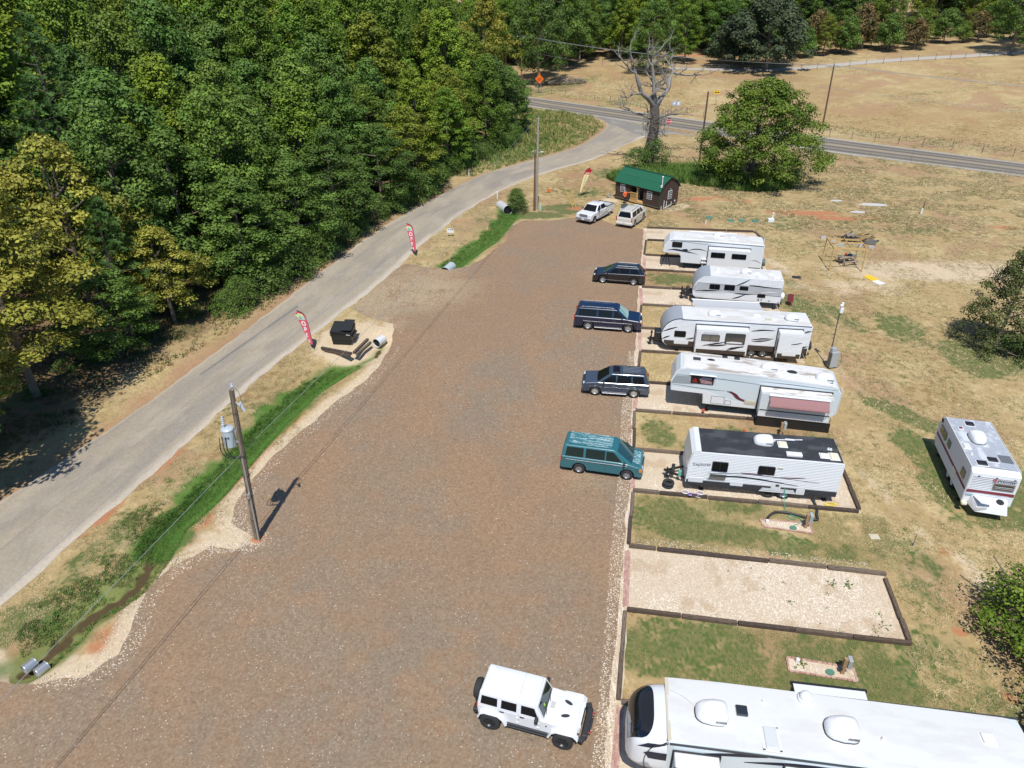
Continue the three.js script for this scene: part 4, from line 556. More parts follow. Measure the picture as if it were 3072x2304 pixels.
{ // ---------- old fifth wheel with the maroon awning
  const t = thing('fifth_wheel_trailer', 'old pale blue fifth wheel trailer with a maroon window awning', 'trailer', [16.0, 0, -41.7], 12);
  const prof = [[-5.0, 1.5], [-3.1, 1.48], [-3.05, 0.72], [5.15, 0.72], [5.4, 0.95], [5.42, 2.5], [5.2, 2.85], [4.7, 3.02], [0.4, 3.22], [-4.3, 3.3], [-4.75, 3.2], [-5.0, 2.9], [-5.25, 2.2], [-5.25, 1.65]];
  part(t, 'body', ext(shp(prof), -W2, W2, 0.07, 3), paleBlue); part(t, 'roof', roofSkin(prof, -4.55, 5.0, 2.36, 0.01, 0.05), roofStained); part(t, 'corner_trim', ext(shp([[-4.3, 3.34], [0.4, 3.26], [4.7, 3.06], [5.2, 2.9], [5.1, 2.8], [4.68, 2.93], [0.4, 3.13], [-4.3, 3.2], [-4.68, 3.1], [-4.95, 2.85], [-5.2, 2.2], [-5.3, 2.2], [-5.05, 2.93], [-4.78, 3.24]]), W2 - 0.02, W2 + 0.012, 0.01), gel);
  decal(t, 'lower_panel', [[-5.2, 1.56], [-3.1, 1.52], [-3.0, 0.78], [5.2, 0.78], [5.2, 1.05], [-1, 1.15], [-2.9, 1.72], [-5.2, 1.8]], W2 + 0.002, gel, 0.012); decal(t, 'grey_panel', [[-5.15, 2.7], [-3.95, 2.72], [-3.8, 2.15], [-5.2, 2.1]], W2 + 0.002, M([0.3, 0.33, 0.34], 0.5), 0.008);
  for (const p of [[[-5.2, 2.78], [-2, 2.74], [0.4, 2.62]], [[-5.2, 2.02], [-3, 1.9], [-1.7, 1.88]], [[0.4, 2.86], [2.6, 2.84], [5.1, 2.74]]]) decal(t, 'trim_line', stroke(p, 0.03), W2 + 0.004, greyBand, 0.008);
  const w = win(t, -4.0, 2.24, -2.52, 2.84, W2, { bars: 0, glass: P([1, 1, 1], 0.25, { map: flagTex, clearcoat: 0.6 }) }); { const gl = w.children[0].geometry, p = gl.attributes.position, uv = gl.attributes.uv; for (let i = 0; i < p.count; i++) uv.setXY(i, (p.getX(i) + 3.95) / 1.38, (p.getY(i) - 2.28) / 0.52); }
  part(w, 'window_awning', [bar([-4.1, 2.92, W2 + 0.08], [-2.42, 2.92, W2 + 0.08], 0.05, 8), bar([-4.08, 2.9, W2 + 0.06], [-4.08, 2.35, W2 + 0.03], 0.018, 5), bar([-2.44, 2.9, W2 + 0.06], [-2.44, 2.35, W2 + 0.03], 0.018, 5)], gel);
  for (const p of [[[-1.6, 1.9], [-1.2, 1.75], [-0.9, 1.45], [-0.3, 1.2]], [[-1.4, 1.92], [-1.0, 1.7], [-0.7, 1.42], [-0.1, 1.3]]]) decal(t, 'stripe', stroke(p, 0.12), W2 + 0.016, maroon, 0.006);
  for (const [a, b, c, d] of [[-2.53, 0.86, -1.67, 1.42], [-1.62, 0.86, -1.24, 1.18]]) { const q = part(t, 'storage_door', pane(rshape(a, b, c, d, 0.04), W2 + 0.014, 0.012), greyBand); part(q, 'door_skin', pane(rshape(a + 0.025, b + 0.025, c - 0.025, d - 0.025, 0.03), W2 + 0.02, 0.016), gel); } part(t, 'vent_panel', [box(0.7, 0.3, 0.02, -0.05, 1.2, W2 + 0.02), ...[0, 1, 2].map((i) => box(0.62, 0.03, 0.03, -0.05, 1.12 + i * 0.08, W2 + 0.03))], tan);
  const s = slideOut(t, 0.45, 4.85, 0.74, 2.5, W2, 0.84, paleBlue, roofStained), zf = W2 + 0.84; decal(s, 'stripe', [[0.5, 1.22], [4.8, 1.22], [4.8, 1.3], [0.5, 1.3]], zf + 0.001, greyBand, 0.008); decal(s, 'lower_panel', [[0.5, 0.78], [4.8, 0.78], [4.8, 1.0], [0.5, 1.0]], zf + 0.001, gel, 0.008);
  win(s, 1.2, 1.5, 4.4, 2.15, zf); // awning over the slide-out window, with a scalloped lower edge
  { const pts = [[1.0, 2.4], [4.58, 2.4]]; const pos = [], idx = [], n = 72; for (let i = 0; i <= n; i++) { const x = lerp(1.0, 4.58, i / n), sc = 0.05 * Math.abs(Math.sin(i / n * Math.PI * 18)); pos.push(x, 2.36, zf + 0.05, x, 2.0, zf + 0.55, x, 1.86 - sc, zf + 0.56); } for (let i = 0; i < n; i++) { const k = i * 3; idx.push(k, k + 3, k + 1, k + 1, k + 3, k + 4, k + 1, k + 4, k + 2, k + 2, k + 4, k + 5); } const g = new THREE.BufferGeometry(); g.setAttribute('position', new THREE.Float32BufferAttribute(pos, 3)); g.setIndex(idx); g.computeVertexNormals(); const a = part(s, 'window_awning', g.toNonIndexed(), M([0.3, 0.15, 0.145], 0.8)); part(a, 'awning_case', bar([0.95, 2.42, zf + 0.06], [4.63, 2.42, zf + 0.06], 0.065, 10), gel); }
  part(s, 'awning_arm', [bar([0.98, 2.0, zf + 0.55], [0.98, 1.15, zf + 0.02], 0.02, 5), bar([4.6, 2.0, zf + 0.55], [4.6, 1.15, zf + 0.02], 0.02, 5)], gel);
  part(t, 'skirting', [at(new THREE.PlaneGeometry(4.6, 0.72, 12, 3), 2.7, 0.36, zf - 0.06, -0.06), at(new THREE.PlaneGeometry(0.84, 0.72), 0.45, 0.36, W2 + 0.42, 0, Math.PI / 2, 0)], M([0.015, 0.015, 0.016], 0.35));
  acUnit(t, 0.95, 3.2, 0.0, 1.25); acUnit(t, 4.35, 3.02, 0.45, 1.3); roofHatch(t, -3.7, 3.28, -0.15, 0.5, 0.42, 0.12, greyBand); part(t, 'roof_hatch', at(new THREE.SphereGeometry(1, 16, 8), -2.77, 3.3, -0.25), frameBlack).scale.set(1, 1, 1); t.children[t.children.length - 1].geometry = at(new THREE.SphereGeometry(1, 16, 8).scale(0.3, 0.07, 0.18), -2.77, 3.3, -0.25); roofHatch(t, -1.84, 3.27, -0.9, 0.36, 0.3, 0.1, frameBlack); roofHatch(t, -1.05, 3.25, -0.85, 0.36, 0.36, 0.12, frameBlack); part(t, 'roof_hatch', at(new THREE.SphereGeometry(1, 16, 8).scale(0.36, 0.1, 0.24), 2.38, 3.16, 0.1), frameBlack); roofHatch(t, -0.05, 3.22, 0.72, 0.7, 0.3, 0.12, gel, 'vent_cover', false); plumb(t, -1.4, 3.3, 0.3);
  for (const z of [1.02, -1.02]) for (const x of [1.7, 2.6]) wheel(t, x, z, 0.38, 0.22, alloy, 'plain', Math.sign(z)); part(t, 'landing_gear', [-0.8, 0.8].flatMap((z) => [cyl(0.06, 0.06, 1.0, -2.7, 0.5, z), box(0.3, 0.04, 0.3, -2.7, 0.02, z)]), chassis); part(t, 'kingpin_box', [box(0.5, 0.4, 0.5, -4.2, 1.3, 0), cyl(0.05, 0.05, 0.2, -4.3, 1.02, 0)], chassis); part(t, 'chassis', [box(8, 0.2, 1.9, 1.0, 0.62, 0)], chassis);
  part(t, 'ladder', [bar([5.5, 0.9, 0.6], [5.5, 2.7, 0.6], 0.02), bar([5.5, 0.9, 0.95], [5.5, 2.7, 0.95], 0.02), ...[1.2, 1.55, 1.9, 2.25, 2.6].map((y) => bar([5.5, y, 0.6], [5.5, y, 0.95], 0.015))], gel); part(t, 'rear_lamp', box(0.03, 0.16, 0.12, 5.43, 1.35, 0.95), M([0.4, 0.02, 0.02], 0.4));
}
{ // ---------- short silver-striped trailer
  const t = thing('travel_trailer', 'short travel trailer with grey ribbed stripe and rounded silver front', 'trailer', [19.89, 0, -59.67], 11.2);
  const prof = [[-3.4, 0.68], [3.72, 0.68], [3.76, 0.76], [3.76, 2.72], [3.68, 2.82], [-2.5, 2.84], ...arcPts(-2.5, 1.35, 1.26, 1.49, 90, 185, 10), [-3.7, 0.9]];
  part(t, 'body', ext(shp(prof), -W2, W2, 0.03), alu); part(t, 'siding_rib', [ribs(prof, 0.85, 1.3, 0.1, W2), ribs(prof, 2.15, 2.8, 0.1, W2)], alu); part(t, 'roof', roofSkin(prof, -2.4, 3.7, 2.44), roofWhite());
  part(t, 'front_cap', ext(shp([...arcPts(-2.5, 1.35, 1.28, 1.51, 85, 182, 12), ...arcPts(-2.5, 1.35, 1.22, 1.45, 85, 182, 12).reverse()]), -W2 - 0.01, W2 + 0.01, 0.006), silver);
  const gband = M([0.26, 0.27, 0.29], 0.45); decal(t, 'grey_band', [[-3.72, 1.4], [3.72, 1.3], [3.72, 2.1], [-3.4, 2.12], [-3.6, 1.8]], W2 + 0.002, gband, 0.008); part(t, 'band_rib', ribs([[-3.66, 1.4], [3.72, 1.4], [3.72, 2.1], [-3.5, 2.1]], 1.42, 2.1, 0.1, W2 + 0.009, 0.014), alu);
  win(t, -2.37, 1.57, -1.47, 2.05, W2); win(t, -1.11, 1.58, -0.21, 2.08, W2); win(t, 0.18, 1.68, 0.92, 2.04, W2); win(t, 1.76, 1.12, 2.44, 1.45, W2, { bars: 0 });
  for (const p of [[[-0.1, 2.1], [0.4, 2.35], [0.95, 2.72]], [[-0.3, 0.84], [0.2, 1.02], [0.75, 1.3]], [[-3.6, 1.32], [-2.5, 1.42], [-1.3, 1.5]], [[-0.2, 1.36], [0.7, 1.34], [1.4, 1.4]], [[0.9, 2.2], [2.2, 2.12], [3.6, 2.05]]]) decal(t, 'stripe', stroke(p, 0.1), W2 + 0.024, frameBlack, 0.006); for (const p of [[[2.0, 1.55], [2.8, 1.68], [3.6, 1.75]], [[-3.5, 1.2], [-2, 1.32], [-0.6, 1.4]]]) decal(t, 'stripe', stroke(p, 0.1), W2 + 0.024, gel, 0.006);
  part(t, 'storage_door', pane(rshape(-3.4, 0.78, -2.78, 1.1, 0.05), W2 + 0.014, 0.02), gel); part(t, 'hookup_panel', [box(0.1, 0.14, 0.03, 1.9, 0.9, W2 + 0.02), box(0.07, 0.12, 0.03, 2.15, 0.92, W2 + 0.02), box(0.1, 0.06, 0.03, 2.8, 0.86, W2 + 0.02), cyl(0.04, 0.04, 0.03, 3.6, 0.8, W2 + 0.02, 10, Math.PI / 2)], frameBlack);
  acUnit(t, 0.65, 2.84, 0.1, 1.1); roofHatch(t, 1.65, 2.85, 0.0, 0.42, 0.42, 0.08, whitePlastic); roofHatch(t, 2.75, 2.85, 0, 0.42, 0.42, 0.08, whitePlastic); roofHatch(t, 2.0, 2.85, 0.85, 0.8, 0.3, 0.05, whitePlastic, 'roof_hatch', false); roofHatch(t, 3.2, 2.85, 0.65, 0.45, 0.5, 0.05, whitePlastic); part(t, 'satellite_dome', [cyl(0.34, 0.3, 0.08, -1.75, 2.9, 0.15, 16), at(new THREE.SphereGeometry(0.24, 14, 8, 0, 6.2832, 0, 1.6), -1.75, 2.94, 0.15)], whitePlastic);
  for (const z of [1.05, -1.05]) for (const x of [0.7, 1.5]) wheel(t, x, z, 0.35, 0.22, alloy, 'six', Math.sign(z)); underside(t, -3.3, 3.6, 0.58); tongue(t, -3.5, 1.2); part(t, 'gas_bottle', [0.2, -0.2].flatMap((z) => [cyl(0.16, 0.16, 0.5, -4.1, 0.78, z, 14), at(new THREE.SphereGeometry(0.16, 12, 6, 0, 6.3, 0, 1.57), -4.1, 1.03, z)]), frameBlack); part(t, 'battery_box', box(0.3, 0.28, 0.4, -4.45, 0.66, 0), frameBlack); part(t, 'spare_wheel', at(cyl(0.34, 0.34, 0.24, 0, 0, 0, 20), 3.95, 1.1, 0.5, 0, 0, Math.PI / 2), gel); part(t, 'bumper', box(0.1, 0.1, 2.3, 3.86, 0.62, 0), chassis); part(t, 'tongue_jack', [cyl(0.05, 0.05, 0.8, -4.62, 0.5, 0), box(0.12, 0.3, 0.12, -4.62, 1.0, 0)], chassis);
}
{ // ---------- farthest fifth wheel
  const t = thing('fifth_wheel_trailer', 'white fifth wheel trailer with black swoosh, farthest in the row', 'trailer', [19.9, 0, -68.4], 12.2);
  const prof = [[-4.7, 1.58], [-3.25, 1.56], [-3.05, 1.3], [-3.0, 0.66], [4.68, 0.66], [4.72, 0.75], [4.68, 2.9], [4.5, 3.02], [-1.5, 3.12], [-3.9, 3.05], [-4.3, 2.9], [-4.75, 2.3], [-4.85, 1.75]];
  part(t, 'body', ext(shp(prof), -W2, W2, 0.05, 3), gel); part(t, 'roof', roofSkin(prof, -3.95, 4.55, 2.4, 0.01, 0.04), roofWhite()); part(t, 'roof_rail', ext(shp([[-4.2, 2.86], [-1.5, 2.98], [4.6, 2.9], [4.6, 2.86], [-1.5, 2.93], [-4.2, 2.82]]), W2, W2 + 0.015), greyBand);
  decal(t, 'trim_line', stroke([[-3.9, 2.9], [-1.5, 2.72], [0.2, 2.7]], 0.03), W2 + 0.002, greyBand); win(t, -4.0, 2.22, -3.02, 2.76, W2, { bars: 0 });
  for (const [p, w] of [[[[-4.4, 1.85], [-3.8, 1.98], [-2.8, 1.9], [-1.4, 1.62]], 0.12], [[[-4.2, 1.95], [-3.2, 1.86], [-1.9, 1.7]], 0.06], [[[-2.4, 1.95], [-1.9, 2.12], [-1.2, 2.14], [-0.6, 2.0]], 0.1]]) decal(t, 'stripe', stroke(p, w), W2 + 0.003, frameBlack); decal(t, 'stripe', [[-3.05, 2.03], [-2.55, 2.12], [-2.35, 1.95], [-2.6, 1.9]], W2 + 0.003, navy); decal(t, 'stripe', stroke([[3.6, 1.36], [4.1, 1.4], [4.6, 1.16]], 0.05), W2 + 0.003, frameBlack);
  const s = slideOut(t, -0.5, 3.42, 0.62, 2.5, W2, 0.7, gel, gel), zf = W2 + 0.7; win(s, -0.24, 1.67, 1.1, 2.2, zf); win(s, 1.71, 1.68, 3.07, 2.19, zf);
  part(t, 'step', [box(0.6, 0.04, 0.3, -0.75, 1.25, W2 + 0.15), box(0.6, 0.04, 0.3, -0.75, 0.95, W2 + 0.3)], gel); part(t, 'sewer_pipe', bar([-0.9, 0.05, W2 + 0.5], [-0.9, 1.3, W2 + 0.1], 0.04), gel);
  acUnit(t, 0.4, 3.08, -0.3, 1.25); roofHatch(t, -1.4, 3.12, 0.3, 0.5, 0.3, 0.1, whitePlastic); roofHatch(t, 1.8, 3.06, -0.25, 0.5, 0.3, 0.12, whitePlastic); plumb(t, -2.6, 3.1, 0.2); plumb(t, 2.8, 3.06, 0.4); part(t, 'ladder', [bar([4.78, 0.9, -0.9], [4.78, 3.1, -0.9], 0.02), bar([4.78, 0.9, -0.55], [4.78, 3.1, -0.55], 0.02), ...[1.2, 1.6, 2, 2.4, 2.8].map((y) => bar([4.78, y, -0.9], [4.78, y, -0.55], 0.015))], gel);
  const aw = part(t, 'awning', quad([-2.3, 2.9, -1.26], [2.2, 2.9, -1.26], [2.2, 2.72, -2.5], [-2.3, 2.72, -2.5]), M([0.30, 0.48, 0.50], 0.7)); part(aw, 'roller', bar([-2.4, 2.7, -2.52], [2.3, 2.7, -2.52], 0.06, 8), gel); part(aw, 'awning_arm', [bar([-2.35, 2.7, -2.5], [-2.35, 1.0, -1.26], 0.025), bar([2.25, 2.7, -2.5], [2.25, 1.0, -1.26], 0.025)], gel);
  for (const z of [1.0, -1.0]) for (const x of [1.2, 2.1]) wheel(t, x, z, 0.37, 0.22, alloy, 'plain', Math.sign(z)); part(t, 'landing_gear', [-0.8, 0.8].flatMap((z) => [cyl(0.06, 0.06, 0.95, -2.6, 0.47, z), box(0.3, 0.04, 0.3, -2.6, 0.02, z)]), chassis); part(t, 'chassis', [box(7.4, 0.2, 1.9, 0.9, 0.58, 0)], chassis); part(t, 'kingpin_tripod', [box(0.3, 0.12, 0.3, -4.4, 1.45, 0.2), bar([-4.4, 1.45, 0.2], [-4.85, 0.02, 0.8], 0.035), bar([-4.4, 1.45, 0.2], [-3.95, 0.02, 0.7], 0.035), bar([-4.4, 1.45, 0.2], [-4.4, 0.02, -0.5], 0.035)], chassis); part(t, 'spare_wheel', at(cyl(0.36, 0.36, 0.24, 0, 0, 0, 20), 4.9, 1.1, 0.7, 0, 0, Math.PI / 2), M([0.07, 0.13, 0.13], 0.6)); part(t, 'bumper', box(0.1, 0.1, 2.2, 4.82, 0.6, 0), chassis);
}
{ // ---------- big fifth wheel in the foreground
  const t = thing('fifth_wheel_trailer', 'huge white fifth wheel trailer with black-masked nose in the foreground', 'trailer', [10.83, 0, -15.36], 8), W = 1.29;
  const prof = [[-5.45, 1.75], [-3.6, 1.6], [-3.2, 0.75], [6.55, 0.75], [6.6, 0.85], [6.6, 3.5], [6.5, 3.6], [-3.6, 3.72], [-5.45, 3.66]];
  part(t, 'body', ext(shp(prof), -W, W, 0.04, 3), paleBlue); part(t, 'roof', roofSkin(prof, -5.42, 6.55, 2.6, 0.012, 0.05), M([1, 1, 1], 0.6, 0, { map: roofTex([0.66, 0.66, 0.64], [0.54, 0.52, 0.49], 0.45, 47) }));
  // moulded nose: rings from the front backwards
  const noseAt = (s, a) => { const k = Math.pow(1 - Math.pow(1 - s, 2.3), 1 / 2.3), hw = lerp(0.5, 1.0, k) * 1.3, x0 = lerp(-6.75, -5.42, s), top = lerp(2.55, 3.67, Math.pow(k, 0.9)), bot = lerp(1.75, 1.62, k), cy = (top + bot) / 2, hh = (top - bot) / 2, ca = Math.cos(a), sa = Math.sin(a), e = 0.55; return [x0, cy + Math.sign(sa) * Math.pow(Math.abs(sa), e) * hh, Math.sign(ca) * Math.pow(Math.abs(ca), e) * hw]; };
  const rings = []; for (let i = 0; i <= 12; i++) { const r = []; for (let j = 0; j < 40; j++) r.push(noseAt(i / 12, j / 40 * 6.2832)); rings.push(r); } part(t, 'nose_cap', loft(rings), gel);
  const patch = (s0, s1, a0, a1, lift, mat, name, shapeS = () => [0, 1]) => { const pos = [], idx = [], n = 14, m = 26; for (let i = 0; i <= n; i++) for (let j = 0; j <= m; j++) { const [lo, hi] = shapeS(j / m), s = lerp(s0, s1, lerp(lo, hi, i / n)), a = lerp(a0, a1, j / m) * D2R, p = noseAt(s, a), q = noseAt(Math.min(1, s + 0.01), a), r = noseAt(s, a + 0.02), A = new THREE.Vector3(q[0] - p[0], q[1] - p[1], q[2] - p[2]), B = new THREE.Vector3(r[0] - p[0], r[1] - p[1], r[2] - p[2]), nn = A.cross(B).normalize(); if (nn.y * (p[1] - 2.4) + nn.z * p[2] < 0) nn.negate(); pos.push(p[0] + nn.x * lift, p[1] + nn.y * lift, p[2] + nn.z * lift); } for (let i = 0; i < n; i++) for (let j = 0; j < m; j++) { const a = i * (m + 1) + j, b = a + 1, c = a + m + 1, d = c + 1; idx.push(a, b, c, b, d, c); } const g = new THREE.BufferGeometry(); g.setAttribute('position', new THREE.Float32BufferAttribute(pos, 3)); g.setIndex(idx); g.computeVertexNormals(); return part(t, name, g, mat); };
  patch(0.02, 0.62, 42, 138, 0.012, P([0.008, 0.009, 0.012], 0.08, { clearcoat: 1 }), 'black_mask', (v) => [0, 0.55 + 0.45 * Math.sin(Math.PI * v) ** 0.5 + 0.1 * v]);
  patch(0.1, 0.98, 18, 30, 0.012, navy, 'stripe', (v) => [0.15 + 0.3 * v, 0.55 + 0.45 * v]); patch(0.15, 0.99, 0, 9, 0.012, navy, 'stripe', (v) => [0.3 + 0.3 * Math.abs(v - 0.5), 1]); patch(0.1, 0.98, 150, 166, 0.012, navy, 'stripe', (v) => [0.2 * v, 0.9 - 0.2 * v]);
  patch(0.25, 0.7, -30, -6, 0.012, M([0.35, 0.36, 0.38], 0.4), 'stripe', (v) => [0.4 * v, 1 - 0.3 * v]);
  part(t, 'roof_joint', rbox(0.13, 0.03, 2.5, 0.014, -5.42, 3.7, 0), tan); part(t, 'roof_rail', [box(12, 0.07, 0.04, 0.6, 3.6, W + 0.02), box(12, 0.07, 0.04, 0.6, 3.6, -W - 0.02)], greyBand); part(t, 'gutter_spout', bar([-5.5, 3.62, W], [-5.72, 3.45, W + 0.05], 0.02), frameBlack); part(t, 'trim_line', tube([[-5.45, 3.58, W + 0.012], [-5.9, 3.3, W - 0.01], [-6.15, 2.6, W - 0.06], [-6.1, 1.9, W - 0.06]], 0.016, 24, 5), frameBlack); part(t, 'roof_cable', tube([[-5.3, 3.74, -0.7], [-4.9, 3.76, -0.5], [-4.5, 3.77, -0.15]], 0.012, 16, 4), M([0.6, 0.6, 0.58], 0.6));
  for (const p of [[[-4.6, 3.2], [-3.2, 3.42], [-2.2, 3.5]], [[-2.9, 3.1], [-1.4, 3.28], [0.4, 3.36]], [[0.5, 3.0], [2, 3.2], [4, 3.3]]]) decal(t, 'stripe', stroke(p, 0.16), W + 0.002, navy, 0.006);
  for (const [a, b] of [[-5.22, -3.72], [-1.6, 1.4]]) { const s = slideOut(t, a, b, 0.9, 3.2, W, 0.6, M([0.45, 0.5, 0.52], 0.35), gel); part(s, 'slide_trim', [box(b - a + 0.06, 0.1, 0.06, (a + b) / 2, 3.16, W + 0.6), box(0.08, 2.2, 0.06, a + 0.02, 2.05, W + 0.6), box(0.08, 2.2, 0.06, b - 0.02, 2.05, W + 0.6)], frameBlack); win(s, a + 0.3, 1.7, b - 0.3, 2.6, W + 0.6); }
  { const s = slideOut(t, -0.75, 1.85, 0.9, 3.2, -W, -0.75, frameBlack, gel); part(s, 'slide_trim', [box(2.7, 0.1, 0.1, 0.55, 3.18, -W - 0.78)], frameBlack); }
  acUnit(t, -3.95, 3.73, 0.1, 1.3); acUnit(t, 0.35, 3.72, 0.12, 1.3); roofHatch(t, -2.9, 3.74, -0.15, 0.4, 0.4, 0.14, P([0.03, 0.035, 0.04], 0.15, { clearcoat: 1 })); roofHatch(t, -2.06, 3.73, 0.75, 0.42, 0.8, 0.12, P([0.62, 0.64, 0.62], 0.15, { clearcoat: 1 }), 'skylight'); part(t.children[t.children.length - 1], 'sealant', [box(0.62, 0.02, 0.1, -2.06, 3.75, 1.2), box(0.62, 0.02, 0.1, -2.06, 3.75, 0.3), box(0.08, 0.02, 0.9, -2.33, 3.75, 0.75), box(0.08, 0.02, 0.9, -1.79, 3.75, 0.75)], M([0.66, 0.65, 0.62], 0.8)); part(t, 'satellite_dome', [cyl(0.27, 0.25, 0.07, -0.6, 3.78, -1.0, 18), at(new THREE.SphereGeometry(0.22, 16, 10), -0.6, 3.85, -1.0)], whitePlastic); plumb(t, -2.08, 3.75, -0.65); plumb(t, 1.68, 3.73, 0.25); roofHatch(t, 5.2, 3.66, -0.3, 0.4, 0.4, 0.1, whitePlastic);
  for (const z of [1.02, -1.02]) for (const x of [1.9, 2.8]) wheel(t, x, z, 0.4, 0.24, alloy, 'six', Math.sign(z)); part(t, 'landing_gear', [-0.8, 0.8].flatMap((z) => [cyl(0.07, 0.07, 1.1, -3.3, 0.55, z), box(0.34, 0.04, 0.34, -3.3, 0.02, z)]), chassis); part(t, 'kingpin_box', [box(0.6, 0.5, 0.6, -5.2, 1.45, 0), cyl(0.06, 0.06, 0.3, -5.3, 1.1, 0)], chassis); part(t, 'chassis', [box(9.4, 0.2, 1.9, 1.6, 0.65, 0)], chassis);
}
{ // ---------- small old trailer apart from the row
  const t = thing('travel_trailer', 'small weathered white trailer with grey roof, alone on the right', 'trailer', [26.75, 0, -33.85], -76.5);
  const prof = [[-2.95, 0.5], [2.6, 0.5], [3.0, 0.9], [3.02, 1.9], [2.7, 2.5], [2.4, 2.66], [-2.75, 2.66], [-3.0, 2.5], [-3.05, 0.62]];
  part(t, 'body', ext(shp(prof), -W2, W2, 0.08, 3), alu); part(t, 'roof', roofSkin(prof, -2.6, 2.35, 2.3, 0.012, 0.04), roofGrey); part(t, 'siding_rib', ribs(prof, 0.7, 2.5, 0.1, -W2), alu);
  const er = []; for (let y = 0.7; y < 2.45; y += 0.11) er.push(box(0.012, 0.028, 2.2, -3.05, y, 0)); part(t, 'front_rib', er, alu);
  const red = M([0.22, 0.03, 0.05], 0.55); part(t, 'stripe', [box(0.014, 0.05, 2.3, -3.06, 1.42, 0), box(0.014, 0.1, 2.3, -3.06, 1.33, 0)], red); part(t, 'stripe', [box(5.7, 0.12, 0.014, -0.05, 1.35, -W2 - 0.01), box(5.7, 0.03, 0.014, -0.05, 1.25, -W2 - 0.01)], red);
  { const f = part(t, 'window', box(0.03, 0.42, 1.02, -3.07, 1.83, 0.5), M([0.18, 0.14, 0.12], 0.6)); part(f, 'pane', box(0.02, 0.3, 0.86, -3.085, 1.83, 0.5), M([0.05, 0.055, 0.05], 0.3)); part(f, 'slat', [box(0.02, 0.03, 0.86, -3.1, 1.84, 0.5), box(0.02, 0.02, 0.86, -3.1, 1.75, 0.5)], M([0.5, 0.5, 0.48], 0.5)); }
  win(t, 1.3, 1.62, 2.5, 2.12, -W2, { glass: P([0.10, 0.07, 0.05], 0.15, { clearcoat: 0.6 }), frame: M([0.2, 0.2, 0.2], 0.5) }); win(t, 0.45, 1.62, 1.0, 2.1, -W2, { glass: P([0.05, 0.06, 0.05], 0.15, { clearcoat: 0.6 }), bars: 0, frame: M([0.2, 0.2, 0.2], 0.5) }); win(t, -2.4, 1.55, -1.8, 2.1, -W2, { glass: P([0.07, 0.065, 0.045], 0.15, { clearcoat: 0.6 }), bars: 0, frame: M([0.2, 0.2, 0.2], 0.5) }); win(t, 2.45, 2.2, 2.75, 2.42, -W2, { bars: 0 });
  part(t, 'storage_door', [pane(rshape(1.9, 0.68, 2.5, 1.08, 0.04), -W2, 0.02, true), pane(rshape(-1.3, 0.7, -0.7, 1.3, 0.04), -W2, 0.02, true)], gel); part(t, 'marker_lamp', [-0.85, 0.02, 0.9].map((z) => box(0.03, 0.05, 0.1, -3.06, 2.36, z)), M([0.05, 0.03, 0.02], 0.5));
  const tx = at(text3('Prowler', 0.16, 0.008, 'serif_bold'), 0, 0, 0, 0, -Math.PI / 2, 0); tx.translate(-3.06, 2.14, 0.1); part(t, 'lettering', tx, M([0.1, 0.1, 0.11], 0.6)); part(t, 'badge', [box(0.012, 0.16, 0.03, -3.066, 2.2, -0.1), box(0.012, 0.16, 0.03, -3.066, 2.2, 0.04), box(0.012, 0.03, 0.16, -3.066, 2.27, -0.03), box(0.012, 0.03, 0.16, -3.066, 2.13, -0.03), box(0.012, 0.06, 0.06, -3.066, 2.2, -0.03)], M([0.45, 0.06, 0.06], 0.6));
  // broken bottle cover on the tongue
  const bc = part(t, 'bottle_cover', loft([[[-3.05, 0.55, -0.95], [-3.75, 0.5, -0.75], [-3.8, 0.5, 0.85], [-3.05, 0.55, 1.0]], [[-3.05, 1.02, -0.85], [-3.6, 0.86, -0.68], [-3.65, 0.84, 0.8], [-3.05, 1.0, 0.95]], [[-3.05, 1.08, -0.8], [-3.5, 0.94, -0.6], [-3.55, 0.92, 0.7], [-3.05, 1.06, 0.9]]]).toNonIndexed(), gel); bc.geometry.computeVertexNormals(); part(bc, 'hole', at(new THREE.CylinderGeometry(0.2, 0.16, 0.02, 7), -3.32, 1.03, 0.5, 0, 0, 0.28), chassis); part(bc, 'lifted_lid', [at(new THREE.BoxGeometry(0.75, 0.02, 0.62), -3.42, 1.06, -0.42, 0.25, 0.2, -0.15), at(new THREE.BoxGeometry(0.02, 0.3, 0.6), -3.76, 0.72, -0.5, 0, 0.2, 0.2)], gel);
  part(t, 'pillow_block', rbox(0.3, 0.2, 0.3, 0.07, -3.2, 0.6, -1.15), cream); part(t, 'corner_lamp', box(0.04, 0.12, 0.3, -3.06, 1.1, -1.0), M([0.35, 0.45, 0.55], 0.3)); part(t, 'tail_lamp', [box(0.03, 0.1, 0.2, -3.06, 1.32, 1.05), box(0.03, 0.14, 0.25, -3.06, 1.35, -1.05)], red);
  acUnit(t, 0.15, 2.7, -0.15, 1.25); roofHatch(t, 1.8, 2.7, -0.1, 0.4, 0.45, 0.1, frameBlack); roofHatch(t, 1.25, 2.7, -0.72, 0.2, 0.2, 0.05, maroon); roofHatch(t, -0.73, 2.7, -0.95, 0.5, 0.34, 0.12, gel); plumb(t, -1.5, 2.7, -0.9); roofHatch(t, -1.83, 2.7, 0.05, 0.4, 0.5, 0.1, frameBlack); roofHatch(t, -2.3, 2.7, -0.6, 0.4, 0.5, 0.1, frameBlack); part(t, 'roof_patch', box(0.7, 0.012, 0.62, -1.6, 2.72, 0.78), M([0.2, 0.21, 0.22], 0.4, 0.3)); part(t, 'roof_edge', [box(5.1, 0.05, 0.05, -0.15, 2.67, -W2 + 0.02), box(5.1, 0.05, 0.05, -0.15, 2.67, W2 - 0.02)], M([0.5, 0.53, 0.55], 0.4));
